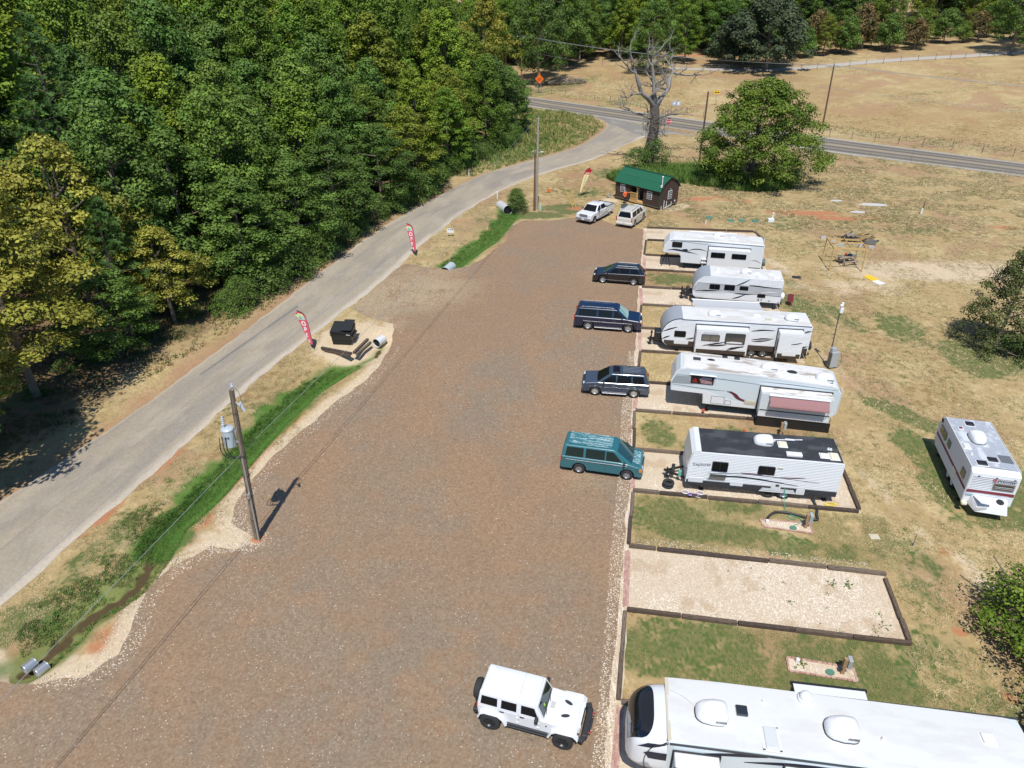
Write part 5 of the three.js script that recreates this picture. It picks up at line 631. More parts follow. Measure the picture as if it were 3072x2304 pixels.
  for (const z of [1.02, -1.02]) for (const x of [-0.95, -0.15]) wheel(t, x, z, 0.34, 0.2, gel, 'plain', Math.sign(z)); underside(t, -2.9, 2.5, 0.42);
}
// ---------------------------------------------------------------- vehicles. Local +x is the front
const paint = (c, cc = 1) => P(c, 0.28, { clearcoat: cc, clearcoatRoughness: 0.06 }), lampRed = P([0.4, 0.012, 0.012], 0.2, { clearcoat: 1 }), lampClear = P([0.72, 0.74, 0.76], 0.15, { clearcoat: 1 }), amber = P([0.75, 0.22, 0.02], 0.25, { clearcoat: 1 }), chrome = M([0.42, 0.42, 0.43], 0.38, 0.6), plastic = M([0.03, 0.031, 0.033], 0.6), seam = M([0.012, 0.012, 0.012], 0.8);
function bodySide(top, L, clear, wb, off, r) { // closed side outline: sill with two wheel arches, then the given top line from front to rear
  const f = off + wb / 2, b = off - wb / 2, R = r + 0.07, pts = [[-L / 2 + 0.06, clear]];
  const arch = (c) => { const h = Math.max(0, r - clear), a0 = Math.asin(Math.min(1, h / R)); const x = Math.sqrt(R * R - (clear - r) ** 2); const out = []; for (let i = 0; i <= 10; i++) { const t = lerp(Math.PI + a0, -a0, i / 10); out.push([c + R * Math.cos(t), r + R * Math.sin(t)]); } return out; };
  pts.push(...arch(b), ...arch(f), [L / 2 - 0.06, clear]); return shp([...pts, ...top]);
}
function ringRect(x0, x1, hw, y, rad, n = 4, frontBow = 0) { const r = [], cs = [[x1 - rad, hw - rad, 0], [x0 + rad, hw - rad, 90], [x0 + rad, -hw + rad, 180], [x1 - rad, -hw + rad, 270]]; for (const [cx, cz, a] of cs) for (let i = 0; i <= n; i++) { const t = (a + 90 * i / n) * D2R; let x = cx + rad * Math.cos(t), z = cz + rad * Math.sin(t); if (x > (x0 + x1) / 2) x += frontBow * (1 - (z / hw) ** 2); r.push([x, y, z]); } return r; }
function car(s) {
  const t = thing(s.name, s.label, s.category, [s.pos[0], 0, s.pos[1]], s.deg, s.group), { L, W, belt, roof, gh, wt } = s, hw = W / 2;
  const body = part(t, 'body', ext(bodySide(s.top, L, s.clear, s.wb, s.off || 0, s.r), -hw, hw, 0.075, 3), s.paint);
  part(t, 'underbody', box(L - 0.7, 0.2, W - 0.5, 0, s.clear + 0.06, 0), seam);
  part(t, 'wheel_well', [1, -1].flatMap((k) => [s.wb / 2 + (s.off || 0), -s.wb / 2 + (s.off || 0)].map((x) => at(new THREE.CylinderGeometry(s.r + 0.06, s.r + 0.06, 0.05, 20), x, s.r, k * (hw - 0.26), Math.PI / 2))), seam);
  // greenhouse: gh = [rear x at belt, front x at belt, rear x at roof, front x at roof]
  const hb = s.wbelt || hw - 0.07, X = (q) => [lerp(gh[0], gh[2], q), lerp(gh[1], gh[3], q)], rings = [];
  for (const [q, sh] of [[-0.06, 0], [0, 0], [0.5, 0], [0.86, 0], [0.95, 0.04], [1, 0.16], [1.02, 0.5]]) { const [a, b] = X(Math.min(q, 1)), w = lerp(hb, wt, Math.min(1, q)); rings.push(ringRect(a + sh, b - sh * 1.6, w - sh * 0.9, lerp(belt, roof, q), 0.12, 4, 0.05)); }
  const cabin = part(t, 'cabin', loft(rings), s.cabinPaint || s.paint);
  const S = (x, q, k, o = 0.008) => [x, lerp(belt, roof, q), k * (lerp(hb, wt, q) + o)];
  for (const k of [1, -1]) for (const w of s.windows) part(cabin, 'side_window', quad(S(w[0], w[2], k), S(w[1], w[2], k), S(w[5] ?? w[1], w[3], k), S(w[4] ?? w[0], w[3], k)), s.glass || darkGlass);
  const F = (q, z, o = 0.012) => [X(q)[1] + 0.05 * (1 - (z / lerp(hb, wt, q)) ** 2) + o, lerp(belt, roof, q) + 0.006, z], B = (q, z, o = 0.012) => [X(q)[0] - o, lerp(belt, roof, q) + 0.006, z];
  const screen = (fn, q0, q1, m, mat, name) => { const pos = [], idx = [], n = 8; for (let i = 0; i <= n; i++) for (const q of [q0, q1]) pos.push(...fn(q, lerp(-1, 1, i / n) * (lerp(hb, wt, q) - m))); for (let i = 0; i < n; i++) { const a = i * 2; idx.push(a, a + 1, a + 2, a + 2, a + 1, a + 3); } const g = new THREE.BufferGeometry(); g.setAttribute('position', new THREE.Float32BufferAttribute(pos, 3)); g.setIndex(idx); g.computeVertexNormals(); return part(cabin, name, g, mat); };
  screen(F, 0.04, 0.88, 0.1, s.screen || darkGlass, 'windscreen'); if (!s.noRear) screen(B, 0.12, 0.84, 0.14, s.glass || darkGlass, 'rear_window');
  for (const z of [1, -1]) for (const x of [s.wb / 2, -s.wb / 2]) wheel(t, x + (s.off || 0), z * (hw - 0.13), s.r, s.tw || 0.23, s.rim || alloy, s.rimKind || 'five', z);
  for (const k of [1, -1]) { // door gaps, handles, mirrors
    part(t, 'door_gap', s.doors.map((x) => box(0.012, belt - s.clear - 0.28, 0.012, x, (belt + s.clear) / 2 + 0.1, k * (hw + 0.001))), seam);
    part(t, 'door_handle', s.handles.map((x) => rbox(0.16, 0.03, 0.03, 0.01, x, belt - 0.16, k * (hw + 0.008))), s.handleMat || s.paint);
    part(t, 'mirror', rbox(0.12, 0.15, 0.2, 0.03, gh[1] - 0.45, belt + 0.08, k * (hw + 0.1)), s.mirrorMat || s.paint);
    if (s.headlamp) part(t, 'headlamp', rbox(...s.headlamp.size, 0.03, s.headlamp.x, s.headlamp.y, k * s.headlamp.z), s.headlamp.mat || lampClear);
    if (s.signal) part(t, 'turn_signal', rbox(...s.signal.size, 0.02, s.signal.x, s.signal.y, k * s.signal.z), amber);
    if (s.tail) part(t, 'tail_lamp', rbox(...s.tail.size, 0.02, s.tail.x, s.tail.y, k * s.tail.z), lampRed);
    if (s.moulding) part(t, 'side_moulding', rbox(s.moulding.len, s.moulding.h, 0.03, 0.01, s.moulding.x, s.moulding.y, k * (hw + 0.008)), s.moulding.mat);
    if (s.step) part(t, 'running_board', rbox(s.wb - 2 * s.r - 0.25, 0.06, 0.2, 0.025, s.off || 0, s.clear - 0.02, k * (hw - 0.02)), s.step);
    if (s.rails) part(t, 'roof_rail', [bar([s.rails[0], roof + 0.05, k * (wt - 0.14)], [s.rails[1], roof + 0.05, k * (wt - 0.14)], 0.022, 6), ...[s.rails[0], (s.rails[0] + s.rails[1]) / 2, s.rails[1]].map((x) => box(0.08, 0.07, 0.04, x, roof + 0.01, k * (wt - 0.14)))], s.railMat || plastic);
  }
  part(t, 'front_bumper', rbox(0.2, 0.26, W - 0.04, 0.06, L / 2 - 0.06, s.clear + 0.2, 0), s.bumper || s.paint); part(t, 'rear_bumper', rbox(0.2, 0.26, W - 0.04, 0.06, -L / 2 + 0.05, s.clear + 0.2, 0), s.bumper || s.paint);
  if (s.grille) part(t, 'grille', rbox(0.05, s.grille.h, s.grille.w, 0.02, s.grille.x, s.grille.y, 0), s.grille.mat || plastic); part(t, 'number_plate', box(0.012, 0.14, 0.3, -L / 2 - 0.055 + (s.plateIn || 0), s.clear + 0.32, 0), whitePlastic);
  if (s.extra) s.extra(t, { hw, S, cabin }); return t;
}
const tealRoof = M([1, 1, 1], 0.5, 0, { map: dataTex(512, 256, (i, j, o) => { const x = i / 60, y = j / 26, n = fbm(x * 0.7, y * 2.2, 4) * 0.7 + noise(x * 5, y * 6) * 0.3; o[0] = 0.035; o[1] = 0.155; o[2] = 0.18; mixc(o, [0.42, 0.55, 0.56], 0.85 * sst(0.52, 0.58, n)); }) });
car({ name: 'minivan', label: 'teal minivan with peeling roof paint beside the black-roofed trailer', category: 'van', pos: [5.44, -35.05], deg: 13.1, L: 4.8, W: 1.95, belt: 1.1, roof: 1.86, clear: 0.3, wb: 2.82, off: 0.12, r: 0.34, wt: 0.74, wbelt: 0.93, paint: paint([0.03, 0.14, 0.165], 0.6), rim: M([0.45, 0.46, 0.47], 0.4, 0.7), rimKind: 'eight', bumper: paint([0.028, 0.12, 0.14], 0.4), screen: P([0.02, 0.06, 0.055], 0.06, { clearcoat: 1 }), glass: P([0.015, 0.028, 0.025], 0.1, { specularIntensity: 0.6 }),
  top: [[2.4, 0.55], [2.38, 0.85], [2.2, 0.98], [1.55, 1.12], [1.0, 1.16], [-2.36, 1.16], [-2.4, 1.0], [-2.4, 0.4]], gh: [-2.38, 1.78, -2.26, 0.72], windows: [[0.25, 1.2, 0.1, 0.82, 0.25, 0.66], [-0.95, 0.18, 0.1, 0.84], [-2.15, -1.08, 0.1, 0.84, -2.08, -1.08]], doors: [1.35, 0.2, -1.0], handles: [0.35, 0.05], mirrorMat: plastic, handleMat: plastic, headlamp: { size: [0.06, 0.16, 0.34], x: 2.37, y: 0.78, z: 0.6 }, signal: { size: [0.16, 0.22, 0.06], x: 2.28, y: 0.78, z: 0.95 }, tail: { size: [0.1, 0.4, 0.1], x: -2.36, y: 0.95, z: 0.92 }, grille: { h: 0.24, w: 0.8, x: 2.38, y: 0.78 }, moulding: { len: 3.6, h: 0.03, x: -0.3, y: 0.98, mat: chrome },
  extra: (t, { cabin }) => { const g = new THREE.PlaneGeometry(2.55, 1.26, 10, 4); g.rotateX(-Math.PI / 2); g.translate(-0.75, 1.884, 0); part(cabin, 'peeling_roof_paint', g, tealRoof); const h = new THREE.PlaneGeometry(0.5, 1.3, 6, 6); h.rotateX(-Math.PI / 2); const p = h.attributes.position; h.rotateZ(-0.2); h.translate(1.98, 1.06, 0); part(t, 'peeling_bonnet_paint', h, tealRoof); part(cabin, 'roof_strip', [-0.5, -0.25, 0.25, 0.5].map((z) => box(2.6, 0.012, 0.025, -0.75, 1.892, z)), paint([0.04, 0.17, 0.19])); part(t, 'wiper', bar([1.72, 1.2, 0.1], [1.5, 1.36, 0.6], 0.012), plastic); } });
car({ name: 'sport_utility_vehicle', label: 'slate blue SUV facing left beside the old fifth wheel', category: 'SUV', pos: [7.32, -44.08], deg: 188, L: 4.64, W: 1.8, belt: 1.05, roof: 1.74, clear: 0.32, wb: 2.7, off: 0.05, r: 0.37, wt: 0.64, wbelt: 0.84, paint: paint([0.035, 0.055, 0.085]), rim: M([0.68, 0.66, 0.6], 0.35, 0.5), rimKind: 'six', bumper: paint([0.04, 0.05, 0.065]),
  top: [[2.28, 0.6], [2.26, 0.88], [2.1, 1.0], [1.2, 1.1], [0.95, 1.1], [-2.28, 1.12], [-2.32, 0.95], [-2.3, 0.45]], gh: [-2.28, 1.28, -2.0, 0.35], windows: [[0.0, 0.98, 0.1, 0.82, 0.0, 0.32], [-1.05, -0.1, 0.1, 0.82], [-2.0, -1.18, 0.12, 0.82, -1.86, -1.12]], doors: [1.05, -0.05, -1.1], handles: [0.15, -0.95], headlamp: { size: [0.14, 0.18, 0.3], x: 2.18, y: 0.86, z: 0.68 }, tail: { size: [0.1, 0.42, 0.12], x: -2.28, y: 0.92, z: 0.8 }, grille: { h: 0.2, w: 0.8, x: 2.25, y: 0.84 }, moulding: { len: 3.9, h: 0.09, x: -0.1, y: 0.72, mat: paint([0.05, 0.065, 0.085]) }, step: chrome, rails: [-1.9, 0.1], railMat: plastic,
  extra: (t, { cabin }) => { part(cabin, 'sunroof', box(0.5, 0.012, 0.8, 0.0, 1.766, 0), darkGlass); part(cabin, 'roof_slat', [-0.4, -0.2, 0, 0.2, 0.4].map((z) => box(1.4, 0.02, 0.03, -1.15, 1.765, z)), chrome); part(t, 'roof_crossbar', [0.2, -1.75].map((x) => bar([x, 1.82, -0.5], [x, 1.82, 0.5], 0.02, 6)), plastic); for (const x of [1.4, -1.3]) for (const k of [1, -1]) part(t, 'arch_flare', at(new THREE.TorusGeometry(0.46, 0.045, 6, 20, Math.PI), x, 0.37, k * 0.9), paint([0.05, 0.065, 0.085])); } });
car({ name: 'sport_utility_vehicle', label: 'long navy blue SUV with chrome running boards facing right', category: 'SUV', pos: [8.03, -54.63], deg: 10.3, L: 5.55, W: 2.0, belt: 1.17, roof: 1.9, clear: 0.34, wb: 3.3, off: 0.05, r: 0.39, wt: 0.76, wbelt: 0.95, paint: paint([0.006, 0.012, 0.04]), rim: M([0.6, 0.6, 0.6], 0.35, 0.6), rimKind: 'six', bumper: M([0.1, 0.11, 0.13], 0.35, 0.3), screen: P([0.22, 0.40, 0.36], 0.08, { clearcoat: 1 }),
  top: [[2.74, 0.62], [2.72, 0.95], [2.5, 1.08], [1.7, 1.16], [1.4, 1.2], [-2.72, 1.22], [-2.76, 1.05], [-2.76, 0.45]], gh: [-2.72, 1.6, -2.5, 0.72], windows: [[0.45, 1.35, 0.1, 0.84, 0.45, 0.7], [-0.8, 0.32, 0.1, 0.84], [-2.5, -0.95, 0.1, 0.84, -2.38, -0.95]], doors: [1.45, 0.38, -0.85], handles: [0.55, -0.65], headlamp: { size: [0.12, 0.2, 0.34], x: 2.68, y: 0.95, z: 0.74 }, signal: { size: [0.12, 0.2, 0.08], x: 2.62, y: 0.95, z: 0.94 }, tail: { size: [0.08, 0.5, 0.12], x: -2.74, y: 1.05, z: 0.92 }, grille: { h: 0.24, w: 1.0, x: 2.72, y: 0.9 }, moulding: { len: 4.0, h: 0.04, x: 0, y: 0.82, mat: chrome }, step: chrome, rails: [-2.2, 0.4], railMat: M([0.25, 0.27, 0.3], 0.3, 0.5), extra: (t) => part(t, 'roof_crossbar', bar([-1.3, 1.96, -0.6], [-1.3, 1.96, 0.6], 0.022, 6), plastic) });
car({ name: 'sport_utility_vehicle', label: 'black crossover SUV facing left beside the far green lawn', category: 'SUV', pos: [10.24, -64.65], deg: 191.5, L: 4.88, W: 1.85, belt: 1.0, roof: 1.66, clear: 0.26, wb: 2.89, off: 0.03, r: 0.36, wt: 0.62, wbelt: 0.86, paint: paint([0.006, 0.007, 0.010]), rim: M([0.72, 0.72, 0.72], 0.3, 0.6), rimKind: 'five', screen: P([0.03, 0.06, 0.045], 0.06, { clearcoat: 1 }),
  top: [[2.4, 0.55], [2.36, 0.78], [2.1, 0.92], [1.35, 1.04], [1.0, 1.05], [-2.36, 1.1], [-2.44, 0.95], [-2.42, 0.4]], gh: [-2.36, 1.5, -1.85, 0.35], windows: [[0.05, 1.0, 0.1, 0.8, 0.05, 0.35], [-0.95, -0.04, 0.1, 0.82], [-1.95, -1.05, 0.16, 0.8, -1.6, -1.05]], doors: [1.1, 0.0, -1.0], handles: [0.2, -0.82], headlamp: { size: [0.2, 0.14, 0.3], x: 2.26, y: 0.78, z: 0.72 }, tail: { size: [0.22, 0.2, 0.16], x: -2.36, y: 0.95, z: 0.82 }, grille: { h: 0.14, w: 0.9, x: 2.38, y: 0.72 }, rails: [-1.6, 0.2], railMat: chrome, moulding: { len: 3.2, h: 0.03, x: -0.1, y: 0.42, mat: M([0.2, 0.2, 0.2], 0.4, 0.4) } });
const suv = car({ name: 'sport_utility_vehicle', label: 'pearl white SUV with its driver door open by the cabin steps', category: 'SUV', pos: [14.04, -82.95], deg: -61.6, L: 5.1, W: 2.0, belt: 1.15, roof: 1.87, clear: 0.34, wb: 2.95, off: 0.05, r: 0.4, wt: 0.74, wbelt: 0.94, paint: paint([0.66, 0.63, 0.55]), rim: chrome, rimKind: 'six',
  top: [[2.5, 0.62], [2.48, 1.0], [2.3, 1.1], [1.6, 1.16], [1.3, 1.2], [-2.5, 1.22], [-2.54, 1.05], [-2.52, 0.45]], gh: [-2.5, 1.5, -2.2, 0.65], windows: [[0.35, 1.25, 0.1, 0.84, 0.35, 0.62], [-0.75, 0.22, 0.1, 0.84], [-2.2, -0.9, 0.1, 0.84, -2.05, -0.9]], doors: [1.35, 0.3, -0.8], handles: [0.45, -0.65], headlamp: { size: [0.12, 0.24, 0.3], x: 2.44, y: 0.95, z: 0.76 }, tail: { size: [0.1, 0.5, 0.12], x: -2.5, y: 1.05, z: 0.92 }, grille: { h: 0.3, w: 1.0, x: 2.48, y: 0.92, mat: chrome }, rails: [-1.9, 0.3], railMat: chrome, step: chrome,
  extra: (t) => { const d = part(t, 'open_door', at(rbox(1.05, 0.75, 0.08, 0.03), 1.05, 0.8, -1.38, 0, -0.95, 0), paint([0.66, 0.63, 0.55])); part(d, 'door_window', at(new THREE.BoxGeometry(0.85, 0.5, 0.03), 1.1, 1.42, -1.38, 0, -0.95, 0), P([0.2, 0.26, 0.26], 0.1, { transmission: 0.5, clearcoat: 1 })); part(t, 'tow_ball', at(new THREE.SphereGeometry(0.05, 10, 8), -2.72, 0.52, 0), chrome); part(t, 'spoiler', rbox(0.2, 0.05, 1.3, 0.02, -2.2, 1.86, 0), paint([0.66, 0.63, 0.55])); } });
// pickup truck
car({ name: 'pickup_truck', label: 'white crew cab pickup truck beside the cabin, nose to the lot', category: 'pickup', pos: [9.95, -84.62], deg: 124.6, L: 5.9, W: 2.0, belt: 1.2, roof: 1.88, clear: 0.42, wb: 3.68, off: 0.05, r: 0.4, wt: 0.74, wbelt: 0.94, paint: paint([0.78, 0.79, 0.8]), rim: M([0.35, 0.35, 0.36], 0.35, 0.7), rimKind: 'six', bumper: chrome,
  top: [[2.9, 0.7], [2.88, 1.02], [2.7, 1.14], [1.6, 1.22], [1.3, 1.24], [-0.85, 1.26], [-0.9, 0.85], [-2.7, 0.85], [-2.72, 1.24], [-2.88, 1.24], [-2.92, 0.5]], gh: [-0.86, 1.55, -0.7, 0.75], windows: [[0.4, 1.3, 0.1, 0.84, 0.4, 0.72], [-0.75, 0.28, 0.1, 0.84, -0.62, 0.28]], doors: [1.4, 0.34, -0.84], handles: [0.5, -0.65], headlamp: { size: [0.12, 0.26, 0.32], x: 2.82, y: 1.0, z: 0.78 }, tail: { size: [0.08, 0.36, 0.1], x: -2.9, y: 1.05, z: 0.92 }, grille: { h: 0.34, w: 1.1, x: 2.89, y: 1.0, mat: chrome }, step: chrome, mirrorMat: plastic,
  extra: (t, { hw }) => { for (const k of [1, -1]) part(t, 'bed_side', ext(shp([[-2.86, 0.8], [-0.88, 0.8], [-0.88, 1.27], [-2.86, 1.27]]), k > 0 ? hw - 0.1 : -hw + 0.004, k > 0 ? hw - 0.004 : -hw + 0.1, 0.02), t.children[0].material); part(t, 'bed_rail', [box(2.0, 0.03, 0.12, -1.88, 1.285, hw - 0.06), box(2.0, 0.03, 0.12, -1.88, 1.285, -hw + 0.06), box(0.1, 0.03, 1.9, -2.84, 1.285, 0)], plastic); part(t, 'bed_floor', box(1.95, 0.03, 1.7, -1.85, 0.87, 0), plastic); part(t, 'front_plate', box(0.02, 0.16, 0.32, 3.0, 0.6, 0), whitePlastic); part(t, 'grille_bar', [0.9, 1.0, 1.1].map((y) => box(0.03, 0.03, 1.0, 2.92, y, 0)), M([0.15, 0.15, 0.16], 0.4)); } });
{ // ---------------------------------------------------------- white four-door off-roader in the foreground
  const t = thing('off_road_vehicle', 'boxy white four-door off-roader with black bumpers in the foreground', 'SUV', [0.79, 0, -18.28], 16.8), wp = paint([0.74, 0.75, 0.765]), hw = 0.8;
  const side = shp([[-2.0, 0.62], [-1.95, 0.5], ...[[-1.85, 0.62], [-1.7, 0.85], [-1.2, 0.88], [-0.98, 0.62]], [-0.9, 0.52], [0.95, 0.52], [1.0, 0.62], [1.2, 0.86], [1.75, 0.86], [1.95, 0.7], [2.0, 0.75], [2.0, 1.02], [1.94, 1.08], [0.72, 1.17], [-2.0, 1.17], [-2.03, 1.0]]);
  part(t, 'body', ext(side, -hw, hw, 0.05, 3), wp);
  // hard top
  const rings = []; for (const [y, a, b, w, r] of [[1.14, -2.02, 0.62, 0.79, 0.06], [1.2, -2.02, 0.6, 0.79, 0.06], [1.72, -1.95, 0.36, 0.70, 0.06], [1.79, -1.93, 0.33, 0.68, 0.1], [1.83, -1.86, 0.26, 0.62, 0.12], [1.845, -1.6, 0.1, 0.4, 0.12]]) rings.push(ringRect(a, b, w, y, r, 5)); const top = part(t, 'hard_top', loft(rings), wp);
  part(top, 'roof_seam', [box(0.02, 0.014, 1.22, -0.38, 1.842, 0)], M([0.5, 0.5, 0.5], 0.6));
  const S = (x, y, k) => [x, y, k * (lerp(0.79, 0.70, (y - 1.2) / 0.52) + 0.008)];
  for (const k of [1, -1]) for (const w of [[-1.88, -1.2, -1.84, -1.2], [-1.05, -0.42, -1.03, -0.42], [-0.24, 0.44, -0.24, 0.28]]) { const f = part(top, 'side_window', quad(S(w[0], 1.26, k), S(w[1], 1.26, k), S(w[3], 1.66, k), S(w[2], 1.66, k)), darkGlass); }
  // flat windscreen
  const Fx = (y) => lerp(0.66, 0.38, (y - 1.17) / 0.58) + 0.015; const ws = part(t, 'windscreen_frame', loft([[[Fx(1.15), 1.15, -0.74], [Fx(1.15), 1.15, 0.74], [Fx(1.15) - 0.06, 1.15, 0.74], [Fx(1.15) - 0.06, 1.15, -0.74]], [[Fx(1.77), 1.77, -0.67], [Fx(1.77), 1.77, 0.67], [Fx(1.77) - 0.06, 1.77, 0.67], [Fx(1.77) - 0.06, 1.77, -0.67]]]).toNonIndexed(), wp); ws.geometry.computeVertexNormals();
  part(ws, 'windscreen', quad([Fx(1.21) + 0.008, 1.21, -0.67], [Fx(1.21) + 0.008, 1.21, 0.67], [Fx(1.71) + 0.008, 1.71, 0.61], [Fx(1.71) + 0.008, 1.71, -0.61]), P([0.012, 0.03, 0.02], 0.05, { clearcoat: 1 })); part(ws, 'sticker', quad([Fx(1.36) + 0.014, 1.36, 0.2], [Fx(1.36) + 0.014, 1.36, 0.3], [Fx(1.48) + 0.014, 1.48, 0.29], [Fx(1.48) + 0.014, 1.48, 0.21]), M([0.4, 0.75, 0.05], 0.5));
  part(t, 'wiper', [bar([0.72, 1.2, 0.5], [0.62, 1.3, 0.05], 0.012), bar([0.72, 1.2, -0.1], [0.62, 1.3, -0.5], 0.012)], plastic);
  // bonnet, tapering to the grille
  const bon = (x, w, y) => [[x, y, -w], [x, y + 0.03, -w * 0.5], [x, y + 0.045, 0], [x, y + 0.03, w * 0.5], [x, y, w], [x, y - 0.25, w], [x, y - 0.25, -w]]; const bg = loft([bon(0.7, 0.76, 1.15), bon(1.2, 0.7, 1.12), bon(1.9, 0.6, 1.08), bon(1.98, 0.58, 1.0)]).toNonIndexed(); bg.computeVertexNormals(); const hood = part(t, 'bonnet', bg, wp);
  part(hood, 'bonnet_vent', [-1, 1].map((k) => at(new THREE.CylinderGeometry(0.13, 0.13, 0.015, 12).scale(1.35, 1, 0.55), 1.42, 1.15, k * 0.3, 0, k * 0.35, -0.05)), plastic); part(hood, 'cowl_louvre', Array.from({ length: 8 }, (_, i) => box(0.012, 0.01, 0.3, 0.78 + i * 0.022, 1.2 - i * 0.002, 0.0)), M([0.4, 0.4, 0.4], 0.6)); part(hood, 'latch', [[1.72, 0.6], [1.72, -0.6]].map(([x, z]) => box(0.1, 0.04, 0.03, x, 1.07, z)), plastic);
  const letters = at(text3('RUBICON', 0.085, 0.004), 0, 0, 0); letters.translate(1.02, 0.96, 0.735); part(hood, 'lettering', letters, M([0.03, 0.03, 0.03], 0.5));
  const gr = part(t, 'grille', rbox(0.08, 0.42, 1.16, 0.03, 2.02, 0.9, 0), wp); part(gr, 'grille_slot', Array.from({ length: 7 }, (_, i) => rbox(0.03, 0.28, 0.06, 0.012, 2.06, 0.92, -0.33 + i * 0.11)), seam); for (const k of [1, -1]) part(gr, 'headlamp', at(new THREE.CylinderGeometry(0.095, 0.095, 0.04, 18), 2.055, 0.95, k * 0.47, 0, 0, Math.PI / 2), lampClear);
  // flares
  for (const k of [1, -1]) for (const [x, front] of [[1.47, 1], [-1.43, 0]]) { const o = front ? [[-0.62, 0.5], [-0.48, 0.82], [-0.3, 0.95], [0.42, 0.97], [0.58, 0.82], [0.6, 0.74]] : [[-0.56, 0.6], [-0.46, 0.84], [-0.28, 0.95], [0.3, 0.95], [0.5, 0.8], [0.66, 0.5]], i = o.map(([a, b]) => [a * 0.9, b - 0.07]).reverse(); part(t, 'wheel_flare', ext(shp([...o, ...i].map(([a, b]) => [a + x, b])), k > 0 ? hw - 0.04 : -hw - 0.17, k > 0 ? hw + 0.17 : -hw + 0.04, 0.025), wp); }
  for (const k of [1, -1]) { part(t, 'door_gap', [-1.12, -0.32, 0.5].map((x) => box(0.012, 0.62, 0.012, x, 0.87, k * (hw + 0.001))), M([0.3, 0.3, 0.3], 0.8)); part(t, 'door_handle', [-1.0, -0.18].map((x) => rbox(0.18, 0.035, 0.04, 0.012, x, 1.08, k * (hw + 0.02))), plastic); part(t, 'door_hinge', [[-0.36, 0.98], [-0.36, 0.72], [0.46, 0.98], [0.46, 0.72]].map(([x, y]) => rbox(0.12, 0.05, 0.03, 0.01, x, y, k * (hw + 0.01))), wp); part(t, 'mirror', rbox(0.14, 0.2, 0.22, 0.04, 0.42, 1.3, k * (hw + 0.14)), plastic); part(t, 'rock_rail', [rbox(1.75, 0.12, 0.12, 0.04, 0.05, 0.47, k * (hw - 0.01)), bar([-0.8, 0.42, k * (hw + 0.07)], [0.9, 0.42, k * (hw + 0.07)], 0.03, 8)], plastic); part(t, 'badge', at(new THREE.CylinderGeometry(0.035, 0.035, 0.01, 12), 0.78, 0.92, k * (hw + 0.004), Math.PI / 2), plastic); part(t, 'tail_lamp', rbox(0.05, 0.2, 0.12, 0.015, -2.05, 0.98, k * 0.68), lampRed); part(t, 'tow_hook', [rbox(0.14, 0.06, 0.04, 0.015, 2.42, 0.72, k * 0.42)], M([0.3, 0.01, 0.03], 0.4)); }
  part(t, 'front_bumper', [rbox(0.24, 0.22, 1.3, 0.05, 2.25, 0.64, 0), at(rbox(0.22, 0.18, 0.32, 0.05), 2.18, 0.64, 0.72, 0, -0.35, 0), at(rbox(0.22, 0.18, 0.32, 0.05), 2.18, 0.64, -0.72, 0, 0.35, 0), rbox(0.1, 0.1, 0.5, 0.03, 2.4, 0.66, 0)], plastic); part(t, 'rear_bumper', rbox(0.22, 0.24, 1.5, 0.05, -2.12, 0.62, 0), plastic);
  part(t, 'spare_wheel', at(new THREE.LatheGeometry([[0.2, -0.12], [0.38, -0.13], [0.41, -0.08], [0.41, 0.08], [0.38, 0.13], [0.2, 0.12]].map((p) => new THREE.Vector2(...p)), 28), -2.2, 1.05, 0.0, 0, 0, Math.PI / 2), rubber); part(t, 'underbody', box(3.6, 0.2, 1.1, 0, 0.5, 0), seam);
  const rimB = M([0.06, 0.06, 0.062], 0.4, 0.6); for (const z of [1, -1]) for (const x of [1.47, -1.47]) wheel(t, x, z * 0.83, 0.415, 0.28, rimB, 'five', z);
}
// ---------------------------------------------------------------- pads of crushed stone, timber edging, brick strips
const padTex = dataTex(1024, 512, (i, j, o) => { const x = i / 82, z = j / 102, n = fbm(x * 0.5, z * 0.5, 4), f = noise(x * 24, z * 24), c = noise(x * 52, z * 52); o[0] = 0.58; o[1] = 0.465; o[2] = 0.33; mixc(o, [0.70, 0.61, 0.49], sst(0.5, 0.72, n * 0.5 + f * 0.5)); mixc(o, [0.42, 0.29, 0.17], 0.5 * sst(0.6, 0.74, fbm(x * 0.9 + 30, z * 0.9, 3))); mixc(o, [0.36, 0.3, 0.23], 0.5 * sst(0.72, 0.85, c)); const v = 0.88 + 0.2 * f; o[0] *= v; o[1] *= v; o[2] *= v; });
const padMat = M([1, 1, 1], 0.95, 0, { map: padTex });
const EDGE = [[2.7, -10.5], [3.89, -16.2], [4.45, -19], [5.33, -23.9], [6.02, -28.1], [6.92, -32.7], [7.6, -36.8], [8.32, -41.35], [9.1, -45.2], [10.03, -50.05], [10.68, -54.2], [11.5, -58.92], [12.13, -63], [13.13, -67.4], [13.8, -71.65], [14.75, -76.38], [15.42, -80.6]];
const pad = (nl, fl, len, name = 'gravel_pad') => { const c = Math.cos(8.6 * D2R) * len, s = Math.sin(8.6 * D2R) * len, poly = [nl, [nl[0] + c, nl[1] + s], [fl[0] + c, fl[1] + s], fl], x0 = Math.min(nl[0], fl[0]), x1 = x0 + len + 1, z0 = nl[1] + s, z1 = fl[1]; structure(name, sheet(poly, 0.014, x0, x1, z0, z1, 0.06, 1), padMat); };
pad([3.2, -13], EDGE[2], 14); pad(EDGE[3], EDGE[4], 12.6); pad(EDGE[5], EDGE[6], 12.5); pad(EDGE[7], EDGE[8], 12.4); pad(EDGE[9], EDGE[10], 12.4); pad(EDGE[11], EDGE[12], 12); pad(EDGE[13], EDGE[14], 12); pad(EDGE[15], EDGE[16], 12.2);
